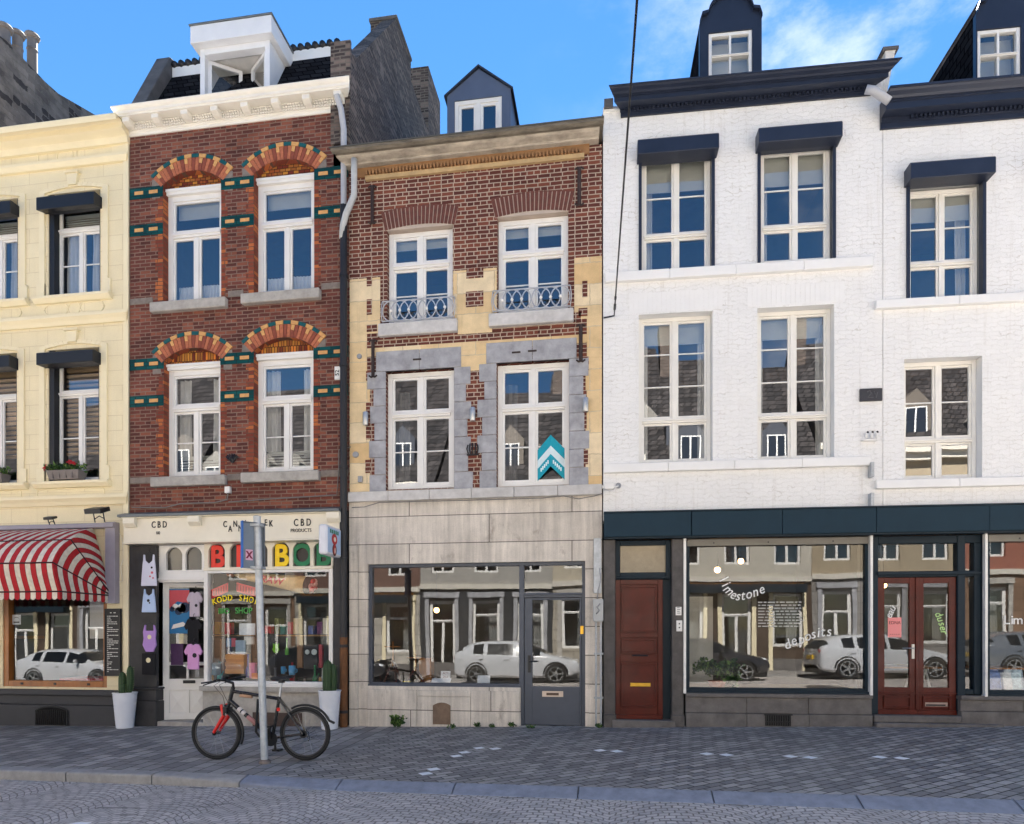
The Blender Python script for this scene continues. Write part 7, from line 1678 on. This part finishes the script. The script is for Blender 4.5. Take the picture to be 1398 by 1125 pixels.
for s, (a, b) in ((-1, (xd0+.003, xm-.002)), (1, (xm+.002, xd1-.003))):
    zt = zlb-.004; zk = Wb.Z(1250, 943, .1); mb = MB(); y = .09; st_ = .10
    mb.box(a, a+st_, y, y+.05, zd0, zt); mb.box(b-st_, b, y, y+.05, zd0, zt); mb.box(a+st_, b-st_, y+.001, y+.05, zt-.09, zt); mb.box(a+st_, b-st_, y+.001, y+.05, zk-.04, zk+.05); mb.box(a+st_, b-st_, y+.02, y+.045, zd0, zk-.04); mb.box(a, b, y-.02, y-.0005, zd0, zd0+.07); mb.box(a, b, y-.015, y-.0005, zk-.05, zk-.02)
    panel(mb, a+st_-.02, b-st_+.02, zd0+.10, zk-.08, y+.012)
    if s > 0: mb.box(a-.022, a+.018, y-.02, y-.0005, zd0+.071, zt)
    o = mb.build('shop_door', REDD, Wb.root, bevel=.005); o['label'] = 'left leaf of the red glazed double door' if s < 0 else 'right leaf of the red glazed double door with a mail slot'
    g = MB(); g.poly([(a+st_-.01, y+.025, zk+.04), (b-st_+.01, y+.025, zk+.04), (b-st_+.01, y+.025, zt-.08), (a+st_-.01, y+.025, zt-.08)]); g.build('pane', GL_LOW, o)
    t = MB()
    if s < 0:
        mb = MB(); mb.box(b-.07, b-.03, y-.008, y-.0005, 1.02, 1.24); mb.tube([(b-.05, y, 1.18), (b-.05, y-.05, 1.18), (b-.22, y-.05, 1.18)], .010, 6); mb.build('handle', mk('satin_steel', lin(170, 168, 164), .35, .8), o)
        for ch, px, py, ro in (('e', 1217, 838, 1.05), ('a', 1219, 833.5, 1.05), ('u', 1221.5, 828.5, 1.05)): put(t, ch, px, py, .15, y+.022, H=Wb, rot=ro, shear=.2, off=.004)
        t.build('window_lettering', LETW, o)
        x0, x1, z0, z1 = Wb.R(1213, 1231.5, 843, 870, y); q = MB(); q.box(-(x1-x0)/2, (x1-x0)/2, 0, .004, 0, z1-z0); n_ = q.build('pink_notice', mk('pink_paper', lin(238, 150, 148), .7, var=.03)); n_.location = Wb.w((x0+x1)/2, y+.019, z0); n_.rotation_euler = (0, 0, RW); tag(n_, 'pink paper notice stuck on the left leaf of the red double door', 'notice')
        q = MB(); hh_ = z1-z0; q.text('EDNA', 0, hh_*.66, -.0005, .07, 0, ext=.0015, sx=.9); 
        for k in range(5): q.box(-.07+.03*k, -.05+.03*k, -.002, -.0004, hh_*.14, hh_*.16)
        q.build('print', mk('plum_ink', lin(120, 40, 52), .6), n_)
    else:
        for ch, px, py, ro in (('d', 1277, 836, -1.0), ('u', 1279.5, 842, -1.1), ('s', 1281.5, 848, -1.2), ('e', 1283, 853.5, -1.3), ('r', 1284.5, 859, -1.3)): put(t, ch, px, py, .15, y+.022, H=Wb, rot=ro, shear=.2, off=.004)
        t.build('window_lettering', mk('lime_white', lin(190, 226, 150), .5), o)
        mb = MB(); x, z = Wb.at(1276.5, 962.5, y); mb.box(x-.17, x+.17, y-.018, y-.0145, z-.04, z+.04); mb.box(x-.14, x+.14, y-.022, y-.0185, z-.012, z+.012, 1); mb.build('letter_slot', [mk('tarnished_plate', lin(150, 132, 124), .4, .5, var=.3), BLACKM], o)
mb = MB(); xp0, xp1 = Wb.X(1344, 850, -.03), Wb.X(1347.5, 850, -.03); mb.box(xp0, xp1, -.05, .05, zs3-.02, zt2); mb.build('white_post', WHITEP, Wb.root)
mb = MB(); mb.box(xsd1+.001, xp0-.001, .02, .2, zs3, zt2); mb.build('corner_panel', DTEAL, Wb.root)
sw2 = shopwin(Wb, Wb.X(1348.5, 850), WX1-.2, zs3, zt2-.04); riser(Wb, xd1+.0, WX1, zs3-.012, cuts=4)
mb = MB(); mb.box(.0, xd1+.55, -.14, .3, -.25, .06); mb.box(.0, xd1, -.06, .3, .061, zd0-.003); mb.build('doorstep', GRAN, Wb.root, bevel=.012)
mb = MB(); 
for i, ch in enumerate('Lim'): put(mb, ch, 1374+(0, 7.5, 15.5)[i], 846, .19, .088, H=Wb, m=0, off=.006)
mb.build('window_lettering', LETW, sw2)
# ------------------------------------------------------------------ things inside the white shops
def pendant(H, px, py, d, label):
    x, z = H.at(px, py, d); r = empty('pendant_lamp', H.w(x, d, z), 0, label, 'lamp', None); mb = MB(); mb.ball((0, 0, 0), .055, 0, 12, 8); mb.build('bulb', emis('warm_bulb', (1, .55, .18, 1), 2.6), r, smooth=True)
    mb = MB(); mb.tube([(0, 0, .05), (0, 0, max(.3, 2.9-z))], .006, 5); mb.lathe([(.03, .045), (.02, .10)], n=8); mb.build('cord', BLACKM, r)
pendant(Wa, 979.5, 778, 1.6, 'lit pendant bulb hanging near the left end of the lettered shop window'); pendant(Wa, 1011.5, 766, 2.6, 'lit pendant bulb hanging highest in the lettered shop window'); pendant(Wa, 1145, 812, 1.6, 'lit pendant bulb hanging at the right end of the lettered shop window'); pendant(Wb, 1206, 799, 1.5, 'lit pendant bulb hanging behind the left leaf of the red double door'); pendant(Md, 596, 833, 2.2, 'lit pendant bulb hanging inside the grey framed shop')
def trestle(H, x, y, w, label):
    r = empty('trestle_table', H.w(x, y, .10), H.rot, label, 'table', 'trestle tables in the white shop'); mb = MB(); mb.box(-w/2, w/2, -.35, .35, .74, .77); mb.build('tabletop', WOOD, r, bevel=.004)
    for s in (-1, 1):
        mb = MB()
        for e in (-1, 1): mb.tube([(s*w*.34-.16, e*.25, 0), (s*w*.34, e*.25, .735)], .018, 6); mb.tube([(s*w*.34+.16, e*.25, 0), (s*w*.34, e*.25, .735)], .018, 6)
        mb.tube([(s*w*.34, -.25, .70), (s*w*.34, .25, .70)], .018, 6); mb.build('trestle', WHITEP, r)
    return r
trestle(Wb, (xd0+xd1)/2, 1.0, 1.3, 'wooden trestle table with white legs behind the red double door'); trestle(Wb, xp1+1.0, .8, 1.5, 'wooden trestle table with blue papers behind the window beyond the red double door')
mb = MB()
for k in range(3): mb.box(-.3+.22*k, -.12+.22*k, -.1+.05*k, .12+.04*k, .002+.004*k, .012+.004*k, k)
o = mb.build('paper_sheet', [mk('sheet_red', lin(150, 70, 66), .7), mk('sheet_pale', lin(206, 196, 186), .7), mk('sheet_tan', lin(170, 140, 110), .7)]); o.location = Wb.w((xd0+xd1)/2, 1.0, .872); tag(o, 'coloured sheets lying on the trestle table behind the red double door', 'papers')
for i, (px, py, wd_, m, lb_) in enumerate(((1360, 912, .30, ('blue_print', 70, 92, 140), 'blue framed print leaning at the left of the window beyond the red double door'), (1376, 912, .22, ('pale_print', 196, 206, 212), 'pale printed sheet standing beside the blue print'), (1390, 908, .20, ('grey_print', 150, 170, 182), 'grey blue booklet beside the pale printed sheet'))):
    x, z = Wb.at(px, 936, .35); mb = MB(); mb.box(-wd_/2, wd_/2, 0, .015, 0, .36); mb.box(-wd_/2+.03, wd_/2-.03, -.004, -.0005, .05, .31, 1); o = mb.xf(Matrix.Rotation(-.2, 4, 'X')).build('leaning_print', [mk(m[0], lin(*m[1:]), .6, var=.25, scale=22), mk(m[0]+'_inner', lin(*(min(255, v+50) for v in m[1:])), .6, var=.35, scale=26)]); o.location = Wb.w(x, .35, zs3+.01); o.rotation_euler = (0, 0, RW); tag(o, lb_, 'print')
mb = MB(); mb.box(xs0, xs1-.03, .16, 1.2, zsb-.1, zsb+.05); mb.build('display_floor', mk('pale_wood', lin(176, 148, 112), .6, var=.12, scale=6), Wa.root)
mb = MB(); mb.box(xp1, WX1-.2, .16, 1.2, zs3-.1, zs3+.02); mb.build('display_floor', _m['pale_wood'], Wb.root)
x, z = Wa.at(979, 930, .5); r = empty('potted_plant', Wa.w(x, .5, zsb+.05), 0, 'bushy green plant at the left end of the lettered shop window', 'plant'); mb = MB(); random.seed(13)
for k in range(14): leaves(mb, (random.uniform(-.28, .3), random.uniform(-.1, .15), random.uniform(.08, .36)), .13, .1, .1, 34, .08)
mb.build('foliage', LEAF, r); mb = MB(); mb.lathe([(.12, 0), (.15, .10)], n=14); mb.build('pot', mk('terracotta', lin(160, 90, 60), .8), r)
mb = MB(); mb.box(-.3, .3, 0, .04, 0, 1.6); o = mb.build('screen_panel', mk('panel_pale', lin(206, 204, 196), .8)); o.location = Wa.w(xs0+.45, 1.9, zsb); tag(o, 'pale panel standing at the left end inside the lettered shop', 'panel')
# black overhead cable from the white house across the street
q0 = Wa.at(838.5, 431, -.03); a = Wa.w(q0[0], -.03, q0[1]); rr_ = ray(869.5, 4); b = CAM+rr_*5.2; dd = (b-a); e_ = a+dd*2.55
mb = MB(); q1 = Wa.at(824, 434, -.03); a2 = Wa.w(q1[0], -.03, q1[1])
pts = [a2-a, Vector((0, 0, 0))]+[dd*2.55*f-Vector((0, 0, .10*math.sin(math.pi*f)*0)) for f in (.02, .2, .4, .6, .8, 1)]
mb.tube(pts, .011, 6); mb.tube([dd*.04, dd*.07], .02, 6); mb.tube([dd*.1, dd*.115], .018, 6); o = mb.build('overhead_cable', BLACKM, None); o.location = a; tag(o, 'black cable running from the corner of the white house up across the street', 'cable')
# ================================================================== far side of the street (seen in the shop windows) : houses and parked cars
FARR = brick('far_roof_tiles', lin(70, 66, 66), lin(42, 41, 43), lin(16, 16, 18), .30, .24, .018, rough=.8, bump=1.0, wob=.008, grime=.4)
def opp(x0, x1, h, col, label, eave=.4, ridge=6.0, shop=0, nb=3, seed=0, frame=None):
    wd = x1-x0; H = House('far_house', x1, FAR_H, math.pi, label, 'house', 'houses across the street'); H.o.z = gz((x0+x1)/2, -4.6); H.root.location = H.o
    random.seed(seed); m = mk('far_render_%d' % seed, lin(*col), .8, var=.08, scale=2, bump=.05); hs = []; ws = []
    pw = wd/nb
    for f in range(2):
        for i in range(nb):
            z0 = 4.1+2.6*f; hh = 1.7-.3*f
            if z0+hh > h-.3: continue
            q = (pw*i+pw*.24, pw*i+pw*.76, z0, z0+hh); hs.append(rect(*q)); ws.append(q)
    gw = []
    for i in range(nb):
        door = (i == (seed % nb))
        q = (pw*i+pw*.2, pw*i+pw*.8, .12 if door else .95, 2.95); gw.append((q, door)); hs.append(rect(*q))
    gcol = [(150, 146, 142), (92, 78, 68), (172, 164, 150), (64, 66, 70), (188, 182, 172), (140, 112, 92)][(seed*5+2) % 6]
    gm = brick('far_base_%d' % seed, lin(*gcol), lin(*[int(v*.9) for v in gcol]), lin(*[int(v*.6) for v in gcol]), 1.1, .42, .014, bump=.3, wob=.002, grime=.25)
    wall('front_wall', rect(.004, wd-.004, 3.5, h), [q for q in hs if q[0][1] > 3.4], .18, m, H.root); wall('ground_storey', rect(.003, wd-.003, -.3, 3.499), [q for q in hs if q[0][1] < 3.4], .18, gm, H.root)
    if seed % 3 == 1:
        mb = MB(); mb.box(.3, wd-.3, -.45, -.03, 2.98, 3.30); mb.box(.3, wd-.3, -.05, .02, 3.301, 3.45, 1); mb.build('sign_board', [DTEAL, WOOD], H.root)
    for q in ws:
        window(H, q[0], q[1], q[2], q[3], .10, [(.7, 2, 0), (.3, 1, 0)], fr=.09, mu=.09, sash=.0, glass=GL_OPP)
    for q, door in gw:
        w = window(H, q[0], q[1], q[2], q[3], .10, [(.74, 2 if door else 1, 0), (.26, 1, 0)], fr=.11, tr=.1, mu=.12, sash=.0, glass=GL_OPP, name='door' if door else 'window')
        if not door: curtain(w, q[0]+.1, q[0]+.1+(q[1]-q[0])*.35, q[2]+.1, q[3]-.3, .4, CURT)
        mb = MB(); mb.box(q[0]-.16, q[0]-.001, -.05, .02, -.1, q[3]+.12); mb.box(q[1]+.001, q[1]+.16, -.05, .02, -.1, q[3]+.12); mb.box(q[0]-.2, q[1]+.2, -.09, .02, q[3]+.121, q[3]+.34); mb.build('surround', [STONE, CREAMS, BLUESTONE][seed % 3], w, bevel=.006)
    mb = MB(); mb.box(0, wd, -.10, .1, 3.42, 3.62); mb.box(0, wd, -.35, .1, h-.25, h); mb.box(0, wd, -.2, .1, h-.5, h-.251); mb.box(.002, wd-.002, -.03, .05, -.3, .5, 1); mb.build('cornice', [mk('far_trim', lin(206, 200, 188), .7), GRAN], H.root)
    mb = MB(); mb.prismx([(-.36, h+.001), (8, h+.001), (3.8, h+ridge)], 0.0, wd); mb.build('roof', FARR, H.root)
    H.shell(0, wd, h-.05, [.05, 3.4, 6.3, h-.1] if h > 7 else [.05, 3.4, h-.1])
    for k in range(2 if seed % 3 else 3):
        n_ = 2 if seed % 3 else 3; xm = wd*(k+.5)/n_; q = .55; dm_ = mk('far_dormer_%d' % (seed % 3), lin(*[(126, 122, 116), (60, 64, 74), (104, 96, 88)][seed % 3]), .6); mb = MB(); mb.prism([(xm-q, h+.5), (xm+q, h+.5), (xm+q, h+1.9), (xm, h+2.5), (xm-q, h+1.9)], .25, 2.6); d_ = mb.build('dormer', dm_, H.root)
        mb = MB(); mb.box(xm-.38, xm+.38, .20, .2495, h+.7, h+1.75); mb.build('window_frame', WHITEP, d_); mb = MB(); mb.box(xm-.33, xm-.03, .19, .1995, h+.76, h+1.7); mb.box(xm+.03, xm+.33, .19, .1995, h+.76, h+1.7); mb.build('dormer_window', mk('dark_window', lin(40, 44, 52), .1, spec=.8), d_)
    mb = MB(); mb.box(wd-.7, wd-.1, 3.0, 3.7, h+3.4, h+ridge+1.0); c_ = mb.build('chimney', CB, H.root)
    return H
spec = [(-34.0, -28.6, 8.6, (220, 214, 200), 'pale stucco house across the street, farthest left in the reflections'), (-28.6, -23.2, 7.6, (120, 80, 70), 'red brick house across the street left of the beige one'), (-23.2, -18.2, 8.2, (206, 192, 170), 'beige house across the street mirrored in the shop window under the awning'),
        (-18.2, -13.0, 7.4, (150, 140, 130), 'grey beige house across the street facing the cream house'), (-13.0, -7.6, 7.9, (112, 86, 76), 'dark brown brick house across the street facing the headshop'), (-7.6, -2.2, 7.3, (160, 156, 150), 'light grey house across the street mirrored in the grey framed shop window'),
        (-2.2, 3.0, 8.0, (178, 168, 150), 'cream white house across the street mirrored left of the lettering'), (3.0, 8.6, 7.5, (184, 178, 166), 'white plastered house across the street mirrored in the lettered window'), (8.6, 14.0, 8.3, (158, 144, 122), 'sand coloured house across the street mirrored by the red doors'), (14.0, 20.0, 7.7, (150, 96, 80), 'brick house across the street at the right end of the reflections'), (20.0, 26.0, 8.2, (204, 200, 190), 'pale house across the street, farthest right in the reflections')]
for i, (a, b, h, c, l) in enumerate(spec): opp(a, b, h, c, l, seed=i, nb=3)
# hatchback cars
def cr(pts, u):
    n = len(pts)-1; i = min(n-1, max(0, int(u*n))); f = u*n-i; g = lambda k: pts[max(0, min(n, k))]
    p0, p1, p2, p3 = g(i-1), g(i), g(i+1), g(i+2)
    return [.5*((2*b)+(-a+c)*f+(2*a-5*b+4*c-d)*f*f+(-a+3*b-3*c+d)*f**3) for a, b, c, d in zip(p0, p1, p2, p3)]
def car(paint):
    r = empty('parked_car', (0, 0, 0))
    # stations: x, half width, sill, belt, roof, roof half width
    S = [(-2.10, .60, .44, .72, .74, .50), (-2.07, .80, .34, .92, 1.00, .56), (-1.97, .86, .26, 1.00, 1.09, .56), (-1.72, .88, .20, 1.00, 1.26, .55), (-1.3, .89, .20, .985, 1.39, .56), (-.8, .89, .20, .965, 1.425, .575), (-.2, .89, .20, .945, 1.43, .58), (.22, .89, .20, .93, 1.385, .575), (.60, .89, .20, .92, 1.235, .585), (1.0, .88, .20, .91, 1.0, .66), (1.3, .87, .20, .87, .92, .66), (1.75, .84, .22, .77, .82, .62), (2.02, .76, .30, .66, .71, .54), (2.14, .56, .40, .55, .57, .40)]
    N, K = 52, 13; gridv = []
    for i in range(N+1):
        x, w, s, b, rf, rw = cr(S, i/N); rf = max(rf, b+.02); row = []
        half = [(w*.86, s), (w*.97, s+.08), (w, (s+b)*.5), (w*.985, b-.05), (w*.95, b), (w*.95+(rw-w*.95)*.35, b+(rf-b)*.40), (rw+(w*.95-rw)*.30, b+(rf-b)*.76), (rw, b+(rf-b)*.90), (rw*.75, b+(rf-b)*.98), (0, rf)]
        full = [(-y, z) for y, z in half]+[(y, z) for y, z in half[-2::-1]]
        gridv.append([(x, y, z) for y, z in full])
    n = len(gridv[0]); body, gl = [], []
    for i in range(N):
        xm = (gridv[i][0][0]+gridv[i+1][0][0])/2
        for j in range(n-1):
            side = j in (4, 5, 12, 13); f = (i*n+j, (i+1)*n+j, (i+1)*n+j+1, i*n+j+1)
            glass = (side and -1.45 < xm < .85 and not (-.14 < xm < .02) and not (-1.0 < xm < -.9) and not (xm > .5 and j in (5, 12) and False)) or (6 <= j <= 11 and .42 < xm < .98) or (5 <= j <= 12 and -2.08 < xm < -1.80)
            (gl if glass else body).append(f)
    vs = [p for row in gridv for p in row]
    mb = MB(); mb.add(vs, body); mb.add([p for p in gridv[0]], [tuple(range(n-1, -1, -1))]); mb.add(gridv[N], [tuple(range(n))]); o = mb.build('body', paint, r, smooth=True, autosmooth=True)
    mb = MB(); mb.add(vs, gl); mb.build('window', mk('car_glass', lin(22, 26, 30), .15, spec=.3), r, smooth=True)
    mb = MB(); mb.box(-2.0, 2.0, -.75, .75, .16, .3); mb.build('underbody', BLACKM, r)
    for sx in (-1.30, 1.33):
        for sy in (-1, 1):
            mb = MB(); mb.lathe([(.315, sy*.66), (.33, sy*.70), (.33, sy*.86), (.30, sy*.895), (.20, sy*.885)], (sx, 0, .33), 26, axis='y'); w = mb.build('wheel', RUBBER, r, smooth=True, autosmooth=True)
            mb = MB()
            for k in range(5): a = 6.283*k/5; ca, sa = math.cos(a), math.sin(a); q = [(sx+ca*.04-sa*.03, sy*.897, .33+sa*.04+ca*.03), (sx+ca*.21-sa*.02, sy*.90, .33+sa*.21+ca*.02), (sx+ca*.21+sa*.02, sy*.90, .33+sa*.21-ca*.02), (sx+ca*.04+sa*.03, sy*.897, .33+sa*.04-ca*.03)]; mb.add(q, [(0, 1, 2, 3)])
            mb.lathe([(.235, sy*.893), (.235, sy*.90), (.205, sy*.90), (.205, sy*.893)], (sx, 0, .33), 22, axis='y'); mb.lathe([(.05, sy*.89), (.05, sy*.905)], (sx, 0, .33), 10, axis='y'); mb.build('rim', mk('rim_silver', lin(176, 178, 180), .3, .8), w)
            mb = MB(); mb.tube([(sx+.37*math.cos(R(a)), sy*.876, .33+.37*math.sin(R(a))) for a in range(-8, 190, 11)], .028, 6); mb.build('wheel_arch', BLACKM, w)
    for sy in (-1, 1):
        mb = MB(); mb.ball((1.86, sy*.66, .70), .14, 0, 10, 7, (1.1, .8, .55)); mb.build('headlight', mk('lamp_clear', lin(210, 214, 218), .1, spec=.8), r, smooth=True)
        mb = MB(); mb.ball((-2.0, sy*.70, .86), .15, 0, 10, 7, (.7, .9, .7)); mb.build('taillight', mk('lamp_red', lin(160, 20, 26), .2), r, smooth=True)
        mb = MB(); mb.ball((.55, sy*1.0, 1.0), .09, 0, 8, 6, (.7, 1.1, .75)); mb.tube([(.55, sy*.86, .97), (.55, sy*.98, .99)], .02, 6); mb.build('wing_mirror', paint, r, smooth=True)
        mb = MB(); mb.tube([(-.38, sy*.897, .80), (-.22, sy*.905, .80)], .014, 6); mb.tube([(-1.22, sy*.895, .82), (-1.06, sy*.90, .82)], .014, 6); mb.build('door_handle', BLACKM if paint.name != 'car_white' else GREYP, r)
    mb = MB(); mb.box(-2.15, -2.10, -.26, .26, .62, .74); mb.build('number_plate', mk('plate_yellow', lin(226, 184, 40), .5), r)
    mb = MB(); mb.box(2.08, 2.15, -.34, .34, .34, .46); mb.build('grille', BLACKM, r)
    return r
PW, PD = mk('car_white', lin(190, 192, 196), .15, var=.02, coat=1.0), mk('car_dark', lin(44, 44, 48), .18, var=.05, coat=1.0)
c0 = car(PW); c1 = car(PD); c2 = car(mk('car_silver', lin(120, 126, 134), .2, .4, var=.03, coat=.8))
cars = [(c0, -3.05, 0, 'white hatchback parked across the street, mirrored in the grey framed shop window and grey door'), (c1, 3.6, 0, 'dark hatchback parked across the street, mirrored left in the lettered window'), (c0, 9.3, 1, 'white hatchback parked across the street, mirrored right in the lettered window'),
        (c1, -9.6, 1, 'dark hatchback parked across the street, mirrored in the headshop window'), (c2, -15.6, 0, 'silver hatchback parked across the street, mirrored beside the white one under the awning'), (c0, -19.6, 1, 'white hatchback parked across the street, mirrored in the shop window under the awning'), (c2, 14.2, 1, 'silver hatchback parked across the street, mirrored at the window beyond the red double door')]
for src, x, cp, l in cars:
    o = copy_tree(src) if cp else src
    o.location = (x, -11.45, road_z(x, -11.4)+.0); tag(o, l, 'car', 'cars parked across the street')
